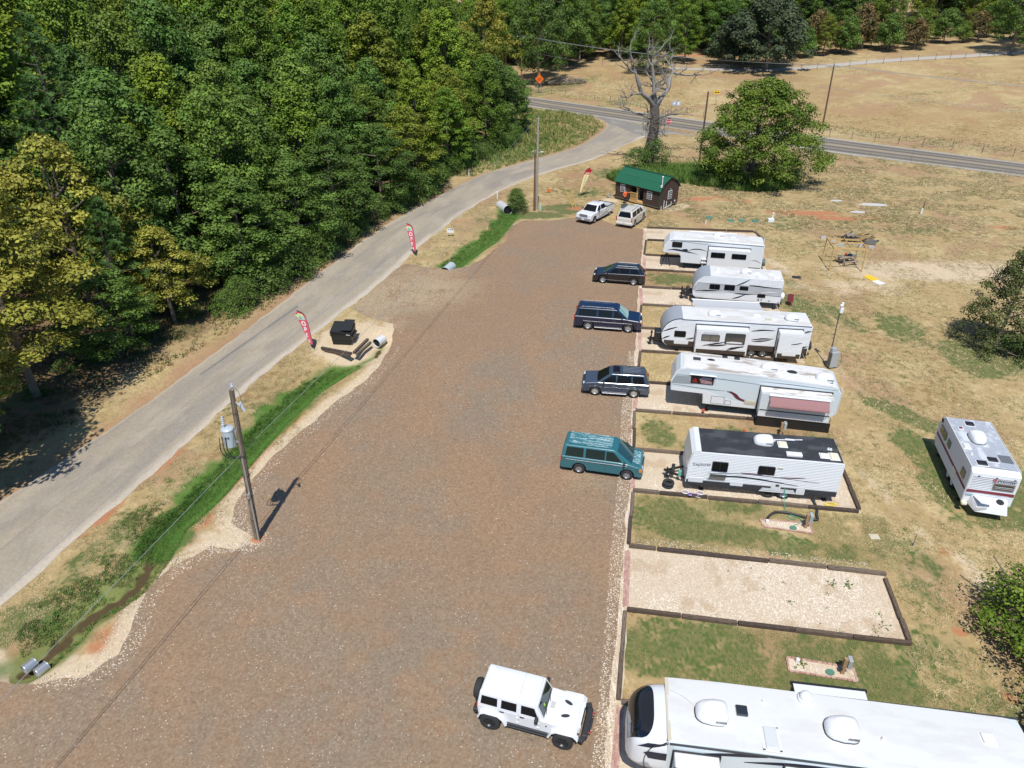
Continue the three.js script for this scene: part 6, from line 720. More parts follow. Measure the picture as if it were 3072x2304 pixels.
structure('gravel_shoulder', sheet([...EDGE.map(([x, z]) => [x + 0.1, z]), ...[...EDGE].reverse().map(([x, z]) => [x - 0.75, z])], 0.004, 0, 16, -10, -81, 0.12, 0.6), padMat);
const tieMats = [[0.085, 0.058, 0.04], [0.115, 0.082, 0.058], [0.15, 0.115, 0.085], [0.07, 0.05, 0.038]].map((c, k) => M([1, 1, 1], 0.95, 0, { map: dataTex(128, 32, (i, j, o) => { const n = noise(i * 0.09 + k * 20, j * 0.9), m = noise(i * 0.5, j * 1.4 + k * 9); o[0] = c[0]; o[1] = c[1]; o[2] = c[2]; mixc(o, [c[0] * 2.1, c[1] * 2.1, c[2] * 2.1], 0.7 * sst(0.5, 0.85, n * 0.6 + m * 0.4)); mixc(o, [c[0] * 0.35, c[1] * 0.35, c[2] * 0.35], sst(0.68, 0.8, noise(i * 0.05, j * 0.7 + 44))); }) })), tieGeo = [0, 1, 2].map(() => { const g = new RoundedBoxGeometry(1, 0.2, 0.2, 1, 0.018); return g; });
function border(label, a, b, n, part0 = 0, h = 0) {
  const t = thing('timber_edging', label, 'timber edging', [a[0], 0, a[1]], 0), dx = b[0] - a[0], dz = b[1] - a[1], L = Math.hypot(dx, dz), ang = Math.atan2(dz, dx);
  const cuts = [0]; if (part0) cuts.push(part0 / L); const m = n - (part0 ? 1 : 0), st = cuts[cuts.length - 1]; for (let i = 1; i <= m; i++) cuts.push(lerp(st, 1, i / m));
  for (let i = 0; i < cuts.length - 1; i++) { const len = (cuts[i + 1] - cuts[i]) * L - 0.03, c = (cuts[i] + cuts[i + 1]) / 2, o = new THREE.Mesh(tieGeo[i % 3], pick(tieMats)); o.name = 'timber'; o.scale.set(len, rr(0.92, 1.05), rr(0.92, 1.08)); o.position.set(dx * c + rr(-0.03, 0.03), 0.085 + rr(-0.015, 0.02) + h, dz * c + rr(-0.03, 0.03)); o.rotation.y = -ang + rr(-0.012, 0.012); o.rotation.z = rr(-0.006, 0.006); o.castShadow = o.receiveShadow = true; t.add(o); }
}
border('dark timbers along the lot side of the lawn behind the foreground trailer', [4.42, -19.1], [5.28, -23.8], 2); border('timber stub at the nose of the foreground trailer', [4.5, -18.95], [6.8, -18.62], 1);
border('timbers along the near side of the empty gravel pad', [5.4, -23.85], [17.8, -21.9], 5); border('timbers closing the right end of the empty gravel pad', [17.72, -22.05], [18.4, -25.8], 3); border('timbers along the far side of the empty gravel pad', [6.1, -28.15], [18.55, -26.16], 5, 1.4);
border('timbers on the lot side of the lawn with the hose', [6.12, -28.3], [6.92, -32.55], 2); border('timbers in front of the black-roofed trailer', [6.95, -32.7], [19.2, -30.9], 5, 1.5); border('timbers behind the rear end of the black-roofed trailer', [19.28, -31.05], [19.8, -35], 2); border('timbers behind the black-roofed trailer', [7.7, -36.75], [19.7, -35.1], 5);
border('timbers on the lot side of the lawn between the teal van and the slate SUV', [7.62, -36.95], [8.3, -41.2], 2); border('timbers in front of the old pale blue fifth wheel', [8.4, -41.37], [20.4, -39.6], 5); border('timbers behind the slate SUV and the old fifth wheel', [9.2, -45.2], [20.8, -43.5], 4); border('timbers on the lot side of the dry patch behind the slate SUV', [9.15, -45.4], [10.0, -49.9], 2); border('timbers in front of the brown-banded trailer', [10.1, -50.05], [21, -48.5], 4);
border('timbers behind the brown-banded trailer', [10.75, -54.2], [22, -52.6], 4); border('timbers on the lot side of the dry patch by the navy SUV', [10.72, -54.4], [11.45, -58.75], 2); border('timbers in front of the silver-fronted trailer', [11.6, -58.95], [22.4, -57.4], 4); border('timbers behind the silver-fronted trailer', [12.2, -63], [23, -61.4], 4); border('timbers beside the lawn next to the black crossover', [12.3, -63.2], [13.0, -67.2], 2); border('timbers in front of the farthest fifth wheel', [13.2, -67.4], [24, -65.9], 4);
border('timbers behind the farthest fifth wheel', [13.9, -71.65], [24.5, -70.1], 4); border('timbers on the lot side of the farthest dry patch', [13.86, -71.85], [14.7, -76.2], 2); border('timbers in front of the farthest empty pad', [14.85, -76.38], [26, -74.8], 4); border('timbers behind the farthest empty pad', [15.5, -80.6], [27.4, -79.35], 4); border('timber at the right end of the farthest empty pad', [27.5, -79.2], [27.75, -76.8], 1);
const brickMats = [[0.44, 0.25, 0.2], [0.48, 0.29, 0.235], [0.4, 0.22, 0.18], [0.5, 0.33, 0.27]].map((c) => M(c, 0.9)), brickGeo = new RoundedBoxGeometry(0.19, 0.06, 0.092, 1, 0.008), brickBig = new RoundedBoxGeometry(0.6, 0.05, 0.29, 1, 0.008);
function brickStrip(label, a, b, coarse) {
  const t = thing('brick_strip', label, 'brick strip', [a[0], 0, a[1]], 0), dx = b[0] - a[0], dz = b[1] - a[1], L = Math.hypot(dx, dz), ang = Math.atan2(dz, dx), st = coarse ? 0.62 : 0.2, n = Math.floor(L / st), nx = -dz / L, nz = dx / L;
  for (let i = 0; i < n; i++) for (const r of coarse ? [0] : [-1, 0, 1]) { const o = new THREE.Mesh(coarse ? brickBig : brickGeo, pick(brickMats)); o.name = coarse ? 'paver' : 'brick'; const c = (i + 0.5 + (r === 0 && !coarse ? 0.5 : 0)) * st / L; o.position.set(dx * c + nx * r * 0.1, 0.012 + rr(-0.004, 0.006), dz * c + nz * r * 0.1); o.rotation.y = -ang + rr(-0.02, 0.02); o.castShadow = o.receiveShadow = true; t.add(o); }
}
brickStrip('red brick strip at the mouth of the foreground trailer pad', [4.43, -18.85], [3.55, -14.6]); brickStrip('red brick strip at the mouth of the empty gravel pad', [5.36, -24.05], [6.0, -27.95]); brickStrip('red brick strip at the mouth of the black-roofed trailer pad', [6.96, -32.9], [7.56, -36.6]); brickStrip('red brick strip under the rear of the slate SUV', [8.36, -41.55], [9.05, -45.0]);
brickStrip('faded brick strip at the mouth of the brown-banded trailer pad', [10.05, -50.25], [10.6, -54], true); brickStrip('faded brick strip at the mouth of the silver-fronted trailer pad', [11.55, -59.1], [12.05, -62.8], true); brickStrip('faded brick strip at the mouth of the farthest fifth wheel pad', [13.16, -67.6], [13.75, -71.4], true);
// ---------------------------------------------------------------- hook-up beds, hoses, small things on the lawns
const postWood = M([0.34, 0.22, 0.12], 0.9), boxGrey = M([0.42, 0.45, 0.46], 0.45, 0.2), lidGreen = M([0.09, 0.22, 0.15], 0.6), pvc = M([0.78, 0.78, 0.76], 0.4), weedMat = leafMat([1, 1, 1]);
function weed(label, x, z, s, cols = C_ELM, group, n = 40) { const L = new Leaves(); for (let k = 0; k < 5; k++) { const a = k * 1.3 + rr(-0.3, 0.3), len = rr(0.4, 1); for (let i = 0; i < n / 5; i++) { const q = len * rnd(); clump(L, Math.cos(a) * q, 0.06 + 0.12 * rnd(), Math.sin(a) * q, 0.12, 1, 0.1, cols); } } const m = single('weed', label, 'weed', L.geo(), weedMat, [x, 0.01, z], 0, group); m.scale.setScalar(s); return m; }
function hookupBed(label, corners, ped, lid, pedLabel, lidLabel) {
  const t = thing('utility_bed', label, 'stone bed', [0, 0, 0], 0); part(t, 'stone_fill', sheet(corners, 0.035, 11, 17, -19, -31, 0.03, 0.5), padMat);
  for (let i = 0; i < 4; i++) { const a = corners[i], b = corners[(i + 1) % 4], L = Math.hypot(b[0] - a[0], b[1] - a[1]), n = Math.floor(L / 0.21), ang = Math.atan2(b[1] - a[1], b[0] - a[0]); for (let k = 0; k < n; k++) { const o = new THREE.Mesh(brickGeo, pick(brickMats)); o.name = 'brick'; const c = (k + 0.5) / n; o.position.set(lerp(a[0], b[0], c), 0.045, lerp(a[1], b[1], c)); o.rotation.y = -ang + rr(-0.05, 0.05); o.castShadow = o.receiveShadow = true; t.add(o); } }
  pedestal(pedLabel, ped); if (lid) single('valve_lid', lidLabel, 'valve lid', at(new THREE.CylinderGeometry(0.19, 0.2, 0.05, 18).scale(1, 1, 0.8), 0, 0, 0), lidGreen, [lid[0], 0.06, lid[1]]);
}
function pedestal(label, [x, z], deg = 8) { const t = thing('power_pedestal', label, 'power pedestal', [x, 0, z], deg); part(t, 'post', rbox(0.16, 0.95, 0.16, 0.012, 0, 0.47, 0), postWood); part(t, 'meter_box', rbox(0.17, 0.5, 0.32, 0.02, 0.17, 0.72, 0), boxGrey); part(t, 'outlet', box(0.1, 0.14, 0.14, -0.1, 0.35, 0.02), plastic); return t; }
hookupBed('brick-edged stone bed with hoses on the lawn before the empty pad', [[13.5, -30.27], [13.57, -29.67], [16.05, -29.13], [16.12, -29.94]], [15.78, -29.62], [15.1, -29.55], 'wood and grey power pedestal where the green hose ends', 'green valve lid beside the hose pedestal');
hookupBed('brick-edged stone bed with sprawling weed behind the foreground trailer', [[12.0, -21.21], [11.89, -20.51], [14.6, -19.97], [14.68, -20.65]], [14.1, -20.4], [13.6, -20.42], 'wood and grey power pedestal behind the foreground trailer', 'green valve lid behind the foreground trailer');
weed('trailing green weed beside the white pipe in the foreground bed', 12.55, -20.85, 0.5, C_ELM, undefined, 60); single('pipe_stub', 'white round pipe cap in the foreground stone bed', 'pipe cap', [cyl(0.09, 0.09, 0.18, 0, 0.09, 0, 14), at(new THREE.SphereGeometry(0.09, 12, 6, 0, 6.3, 0, 1.57), 0, 0.18, 0)], pvc, [12.38, 0.03, -20.95]);
single('pipe_stub', 'white pipe cap where the black sewer hose starts', 'pipe cap', [cyl(0.09, 0.09, 0.16, 0, 0.08, 0, 14)], pvc, [13.85, 0.03, -30.02]);
single('garden_hose', 'green garden hose from the trailer side to the pedestal', 'hose', tube([[15.3, 0.85, -31.95], [15.25, 0.3, -31.6], [15.2, 0.04, -31.1], [15.3, 0.04, -30.7], [15.55, 0.04, -30.45], [15.35, 0.05, -30.25], [15.1, 0.04, -30.5], [15.5, 0.06, -30.6], [15.75, 0.04, -30.3], [15.6, 0.05, -29.95], [15.3, 0.05, -29.8], [15.15, 0.1, -29.65]], 0.022, 90, 6), M([0.08, 0.33, 0.2], 0.5));
single('sewer_hose', 'black ribbed sewer hose looping over the lawn', 'hose', (() => { const c = new THREE.CatmullRomCurve3([[16.95, 0.5, -31.8], [16.98, 0.12, -31.6], [16.95, 0.1, -31.1], [16.75, 0.1, -30.6], [16.6, 0.12, -30.15], [16.2, 0.14, -30.25], [15.7, 0.13, -30.5], [15.1, 0.13, -30.72], [14.5, 0.13, -30.75], [14.05, 0.12, -30.4], [13.85, 0.14, -30.1]].map((p) => new THREE.Vector3(...p))), rings = []; for (let i = 0; i <= 120; i++) { const p = c.getPoint(i / 120), t = c.getTangent(i / 120), a = new THREE.Vector3(0, 1, 0).cross(t).normalize(), b = t.clone().cross(a), r = i % 2 ? 0.075 : 0.058, g = []; for (let j = 0; j < 8; j++) { const w = j / 8 * 6.2832; g.push([p.x + (a.x * Math.cos(w) + b.x * Math.sin(w)) * r, p.y + (a.y * Math.cos(w) + b.y * Math.sin(w)) * r, p.z + (a.z * Math.cos(w) + b.z * Math.sin(w)) * r]); } rings.push(g); } return loft(rings); })(), M([0.035, 0.035, 0.036], 0.5));
single('extension_cord', 'coiled yellow cord on the pad behind the trailer wheels', 'cord', tube(Array.from({ length: 40 }, (_, i) => { const a = i * 0.95; return [17.85 + Math.cos(a) * (0.3 + 0.1 * noise(i, 3)), 0.04 + 0.001 * i, -31.5 + Math.sin(a) * 0.1 + 0.05 * (noise(i, 9) - 0.5)]; }), 0.016, 160, 5), M([0.7, 0.55, 0.02], 0.5));
{ // child's bicycle lying on its side
  const t = thing('bicycle', 'white and purple child bicycle lying on the timber edge', 'bicycle', [10.3, 0.2, -32.35], 10), wht = M([0.78, 0.76, 0.8], 0.4), pur = M([0.3, 0.2, 0.5], 0.4); t.rotation.z = 0.0;
  for (const x of [-0.42, 0.42]) { const w = part(t, 'wheel', at(new THREE.TorusGeometry(0.2, 0.026, 6, 24), x, 0.02, x > 0 ? -0.05 : 0, Math.PI / 2 - 0.12), wht); part(w, 'spoke', Array.from({ length: 6 }, (_, i) => bar([x, 0.02, x > 0 ? -0.05 : 0], [x + 0.19 * Math.cos(i * 1.047), 0.02, (x > 0 ? -0.05 : 0) + 0.19 * Math.sin(i * 1.047)], 0.004, 4)), chrome); }
  part(t, 'frame', [bar([-0.42, 0.04, 0], [-0.08, 0.06, 0.12], 0.016), bar([-0.08, 0.06, 0.12], [0.3, 0.05, 0.16], 0.02), bar([0.3, 0.05, 0.2], [0.42, 0.03, -0.05], 0.016), bar([-0.08, 0.06, 0.12], [-0.15, 0.06, 0.3], 0.016)], pur); part(t, 'handlebar', [bar([0.28, 0.05, 0.22], [0.26, 0.1, 0.42], 0.014), bar([0.12, 0.1, 0.46], [0.4, 0.04, 0.44], 0.014)], wht); part(t, 'saddle', rbox(0.2, 0.05, 0.1, 0.02, -0.16, 0.07, 0.33), pur);
}
pedestal('wood and grey power pedestal between the black-roofed and the pale blue trailers', [17.3, -38.5]); single('stay_post', 'weathered post standing before the maroon awning', 'post', rbox(0.12, 1.5, 0.12, 0.01, 0, 0.75, 0), postWood, [17.85, 0, -39.45]);
for (const [l, x, z] of [['orange cap on the timbers under the old fifth wheel', 12.9, -41.05], ['orange cap by the pedestal behind the black roof', 15.1, -38.9]]) single('hose_cap', l, 'hose cap', cyl(0.11, 0.08, 0.14, 0, 0.07, 0, 10), M([0.6, 0.09, 0.04], 0.5), [x, x > 14 ? 0 : 0.2, z]);
// spare tyres beside the hitch of the black-roofed trailer
single('loose_tyre', 'worn tyre standing against the front of the black-roofed trailer', 'tyre', at(new THREE.TorusGeometry(0.24, 0.11, 10, 24), 0, 0.35, 0, 0, Math.PI / 2 - 0.25, 0), rubber, [9.45, 0.28, -34.0]); single('loose_tyre', 'tyre lying flat at the hitch of the black-roofed trailer', 'tyre', [at(new THREE.TorusGeometry(0.24, 0.1, 10, 24), 0, 0.1, 0, Math.PI / 2), at(new THREE.TorusGeometry(0.24, 0.1, 10, 24), 0.02, 0.29, 0.02, Math.PI / 2)], rubber, [9.05, 0, -33.2]); single('gas_canister', 'small turquoise canister on the hitch of the black-roofed trailer', 'canister', [cyl(0.09, 0.09, 0.34, 0, 0.17, 0, 12), cyl(0.03, 0.03, 0.06, 0, 0.37, 0, 8)], M([0.12, 0.5, 0.4], 0.4), [9.75, 0.52, -33.55]);
// mast with the grey cabinet behind the old fifth wheel
{ const t = thing('utility_cabinet', 'grey electrical cabinet with pipes behind the old fifth wheel', 'electrical cabinet', [24.0, 0, -47.45], -14); part(t, 'cabinet', rbox(0.62, 1.25, 0.42, 0.02, 0, 0.75, 0), boxGrey); part(t, 'upper_box', rbox(0.42, 0.35, 0.3, 0.02, -0.1, 1.5, -0.05), boxGrey); part(t, 'conduit', tube([[0.3, 1.3, 0.1], [0.55, 1.1, 0.12], [0.6, 0.3, 0.14], [0.45, 0.08, 0.12], [0.25, 0.1, 0.1]], 0.035, 24, 6), M([0.3, 0.27, 0.22], 0.6)); part(t, 'side_panel', box(0.03, 1.1, 0.36, -0.325, 0.75, 0), M([0.12, 0.12, 0.11], 0.6)); part(t, 'stand', [bar([-0.25, 0, 0.15], [-0.25, 0.2, 0.15], 0.03), bar([0.25, 0, 0.15], [0.25, 0.2, 0.15], 0.03), bar([-0.25, 0, -0.15], [-0.25, 0.2, -0.15], 0.03), bar([0.25, 0, -0.15], [0.25, 0.2, -0.15], 0.03)], chassis);
  const m = thing('antenna_mast', 'thin dark mast with white antenna boxes above the grey cabinet', 'mast', [23.85, 0, -47.72], 0); part(m, 'pole', bar([0, 0, 0], [-0.1, 4.6, 0], 0.04, 8), M([0.06, 0.07, 0.06], 0.5)); part(m, 'antenna_box', rbox(0.24, 0.42, 0.16, 0.03, -0.02, 4.62, 0.05), pvc); part(m, 'antenna_head', [rbox(0.2, 0.12, 0.2, 0.03, -0.1, 5.0, 0.05), rbox(0.16, 0.2, 0.12, 0.03, -0.02, 5.12, 0)], pvc); part(m, 'cable_loop', at(new THREE.TorusGeometry(0.12, 0.012, 5, 16), 0.12, 4.3, 0), plastic); }
// weeds on the empty pad
for (const [x, z, s] of [[15.6, -25.5, 0.5], [16.4, -25.4, 0.6], [17.0, -22.9, 0.45], [17.1, -23.6, 0.3], [16.5, -22.6, 0.35], [13.2, -24.4, 0.3], [12.2, -25.2, 0.2], [13.3, -25.6, 0.22], [14.8, -24.0, 0.2], [9.5, -23.6, 0.16], [14.9, -22.6, 0.25], [10.8, -26.4, 0.16], [12.0, -26.6, 0.16], [14.2, -23.1, 0.2], [15.2, -24.9, 0.2], [8.4, -26.2, 0.14]]) weed('small weed sprouting from the empty gravel pad', x, z, s, C_ELM, 'weeds on the empty gravel pad', 30);
// ---------------------------------------------------------------- farther odds and ends
single('camp_chair', 'dark red folding chair behind the silver-fronted trailer', 'chair', [box(0.5, 0.04, 0.45, 0, 0.42, 0), at(new THREE.BoxGeometry(0.5, 0.5, 0.04), 0, 0.7, -0.24, -0.25), ...[[-0.22, 0.2], [0.22, 0.2], [-0.22, -0.2], [0.22, -0.2]].map(([x, z]) => bar([x, 0, z], [-x * 0.8, 0.45, z], 0.015))], M([0.16, 0.02, 0.03], 0.7), [24.7, 0, -59.0], 20);
single('rubber_mat', 'black square mat on the grass right of the farthest trailers', 'mat', box(0.8, 0.03, 0.6, 0, 0.02, 0), plastic, [27.6, 0, -65.6], 10);
const freshWood = M([0.55, 0.37, 0.15], 0.8);
{ const t = thing('pergola_frame', 'open timber pergola frame over the picnic table', 'pergola', [0, 0, 0], 0), c = [[31.85, -70.27], [31.42, -67.31], [34.49, -67.02], [34.96, -69.72]], h = 2.25; for (const [x, z] of c) part(t, 'post', beam([x, 0, z], [x, h, z], 0.1, 0.1), freshWood); for (let i = 0; i < 4; i++) { const a = c[i], b = c[(i + 1) % 4]; part(t, 'beam', beam([a[0], h + 0.06, a[1]], [b[0], h + 0.06, b[1]], 0.06, 0.14), freshWood); } part(t, 'rafter', beam([33.4, h + 0.2, -70.0], [32.96, h + 0.2, -67.2], 0.06, 0.12), freshWood); part(t, 'rafter', beam([31.64, h + 0.2, -68.8], [34.72, h + 0.2, -68.4], 0.06, 0.12), freshWood); }
{ const t = thing('picnic_table', 'cluttered picnic table under the pergola frame', 'picnic table', [33.9, 0, -69.4], -14), w = M([0.3, 0.24, 0.18], 0.9); for (let i = 0; i < 4; i++) part(t, 'table_board', box(1.7, 0.04, 0.17, 0, 0.74, -0.3 + i * 0.2), w); for (const z of [-0.75, 0.75]) part(t, 'bench_board', box(1.7, 0.04, 0.24, 0, 0.44, z), w); for (const x of [-0.6, 0.6]) { part(t, 'leg', beam([x, 0, -0.65], [x, 0.72, -0.25], 0.06, 0.09), w); part(t, 'leg', beam([x, 0, 0.65], [x, 0.72, 0.25], 0.06, 0.09), w); part(t, 'crossbar', beam([x, 0.4, -0.85], [x, 0.4, 0.85], 0.06, 0.08), w); } }
single('red_jug', 'small orange red jug on the cluttered picnic table', 'jug', [cyl(0.1, 0.1, 0.24, 0, 0.12, 0, 12), at(new THREE.TorusGeometry(0.06, 0.016, 5, 12), 0.1, 0.18, 0), cyl(0.05, 0.04, 0.06, 0, 0.27, 0, 10)], M([0.55, 0.08, 0.03], 0.5), [33.75, 0.76, -69.5]); single('dark_bag', 'dark bag lying on the cluttered picnic table', 'bag', at(new THREE.SphereGeometry(0.2, 12, 8).scale(1.3, 0.7, 0.8), 0, 0.14, 0), M([0.03, 0.05, 0.07], 0.7), [34.15, 0.76, -69.45]); single('grey_cloth', 'crumpled grey-green cloth draped over the picnic table end', 'cloth', (() => { const g = new THREE.PlaneGeometry(0.9, 0.5, 10, 6); g.rotateX(-Math.PI / 2); const p = g.attributes.position; for (let i = 0; i < p.count; i++) p.setY(i, 0.03 + 0.06 * noise(p.getX(i) * 6, p.getZ(i) * 6)); g.computeVertexNormals(); return g; })(), M([0.16, 0.22, 0.2], 0.8), [34.45, 0.76, -69.6], -14);
for (const [l, x, y, z, d, tilt, mt] of [['grey pallet leaning on the scrap heap, right side', 38.9, 0.2, -75.3, 30, 0.2, M([0.13, 0.125, 0.11], 0.9)], ['yellow-brown pallet on top of the scrap heap', 38.5, 0.35, -76.2, 35, 0.22, M([0.33, 0.21, 0.08], 0.9)], ['dark charred pallet at the left of the scrap heap', 36.9, 0.2, -76.4, 5, 0.1, M([0.05, 0.045, 0.04], 0.95)], ['pale pallet standing upright on the scrap heap', 37.5, 0.35, -76.7, -5, 0.35, M([0.24, 0.22, 0.18], 0.9)]]) { const t = thing('wooden_pallet', l, 'pallet', [x, y, z], d); t.rotation.order = 'YXZ'; t.rotation.x = tilt; for (let i = 0; i < 6; i++) part(t, 'slat', box(1.2, 0.02, 0.13, 0, 0.06, -0.45 + i * 0.18), mt); for (const q of [-0.55, 0, 0.55]) part(t, 'runner', box(0.06, 0.1, 1.1, q, 0, 0), mt); }
{ const t = thing('scrap_heap', 'heap of charred and broken planks behind the pergola', 'scrap heap', [38.2, 0, -76.1], 10), m = [M([0.03, 0.028, 0.026], 0.95), M([0.06, 0.05, 0.042], 0.95), M([0.3, 0.26, 0.2], 0.95), M([0.34, 0.22, 0.09], 0.95)]; for (let i = 0; i < 34; i++) { const x = rr(-1.9, 1.5), z = rr(-0.9, 0.8), h = 0.75 * (1 - Math.abs(x + 0.2) / 2.4) * rnd(), a = rr(-0.6, 0.9), l = rr(0.3, 0.8); part(t, 'plank', beam([x - Math.cos(a) * l, h * 0.6 + 0.04, z - Math.sin(a) * l], [x + Math.cos(a) * l, h + 0.06 + rr(0, 0.25), z + Math.sin(a) * l], 0.04, 0.12), m[i % 4]); } }
{ const c = M([0.5, 0.49, 0.46], 0.9); [[34.4, -76.96, 'left of the pergola'], [35.4, -74.47, 'behind the pergola, nearest'], [37.37, -74.3, 'behind the pergola, middle'], [38.38, -73.78, 'behind the pergola, rightmost'], [35.06, -75.88, 'behind the pergola, beside the scrap']].forEach(([x, z, w]) => single('concrete_block', 'pale concrete block ' + w, 'concrete block', [box(0.5, 0.3, 0.06, 0, 0.15, 0.13), box(0.5, 0.3, 0.06, 0, 0.15, -0.13), ...[-0.22, 0, 0.22].map((q) => box(0.06, 0.3, 0.22, q, 0.15, 0))], c, [x, 0, z], rr(0, 40))); single('scrap_plank', 'weathered plank lying behind the pergola', 'plank', box(3.2, 0.06, 0.25, 0, 0.08, 0), M([0.4, 0.36, 0.3], 0.9), [36.4, 0, -75.2], 8); }
{ const t = thing('plywood_sheet', 'yellow and white painted board lying in the dry field', 'board', [34.85, 0.03, -64.7], 76); part(t, 'yellow_half', at(new THREE.BoxGeometry(1.3, 0.03, 0.85), -0.6, 0.02, 0), M([0.78, 0.5, 0.02], 0.6)); part(t, 'white_half', at(new THREE.BoxGeometry(0.95, 0.03, 0.8), 0.55, 0.024, 0.05, 0, 0.15, 0), pvc); }
[[41.6, -91.6, 1.6, 0.7, 'leftmost of three'], [45.5, -89.8, 3.6, 1.1, 'longest of three'], [42.3, -86.7, 2.0, 0.8, 'nearest of three']].forEach(([x, z, a, b, w]) => single('stone_slab', 'pale flat stone slab in the rough field, ' + w, 'stone slab', ext(shp(Array.from({ length: 12 }, (_, i) => [a * 0.5 * Math.cos(i * 0.5236) * rr(0.8, 1.1), b * 0.5 * Math.sin(i * 0.5236) * rr(0.8, 1.1)])), 0, 0.12, 0.02).rotateX(-Math.PI / 2), M([0.52, 0.5, 0.47], 0.9), [x, 0, z], 5)); single('fence_post', 'lone dark post with white base in the rough field', 'post', bar([0, 0, 0], [0.1, 1.6, 0], 0.06, 8), M([0.12, 0.09, 0.07], 0.9), [49.8, 0, -86.2]); single('post_wrap', 'white wrap around the foot of the lone field post', 'wrap', cyl(0.11, 0.1, 0.7, 0, 0.35, 0, 10), pvc, [49.8, 0, -86.2]);
[[23.65, -84.6, 'leftmost of the row'], [25.9, -83.4, 'second of the row'], [27.2, -83.4, 'third of the row'], [28.75, -83.2, 'rightmost of the row']].forEach(([x, z, w]) => single('tank_lid', 'green septic tank lid in the grass behind the pads, ' + w, 'tank lid', [cyl(0.42, 0.38, 0.12, 0, 0.06, 0, 20), box(0.12, 0.05, 0.12, 0, 0.14, 0)], lidGreen, [x, 0, z])); single('vent_riser', 'short white pipe riser behind the farthest pad', 'pipe', cyl(0.06, 0.06, 0.5, 0, 0.25, 0), pvc, [22.65, 0, -82.2]); single('pump_box', 'white pump box with riser right of the green tank lids', 'pump box', [rbox(0.7, 0.45, 0.5, 0.05, 0, 0.22, 0), cyl(0.07, 0.07, 1.0, 0.25, 0.5, -0.2), rbox(0.2, 0.14, 0.2, 0.03, 0.25, 1.0, -0.2)], pvc, [30.47, 0, -83.0]);
single('steel_stake', 'bent steel stake in the dry strip right of the pads', 'stake', [bar([0, 0, 0], [0.05, 0.75, -0.1], 0.02), bar([0, 0, 0], [-0.12, 0.3, 0.05], 0.02)], M([0.2, 0.2, 0.2], 0.6, 0.5), [20.9, 0, -28.2]); single('flat_marker', 'pale flat stone plate in the mown strip', 'plate', rbox(0.5, 0.03, 0.4, 0.01, 0, 0.02, 0), M([0.55, 0.48, 0.36], 0.9), [19.2, 0, -28.9]);
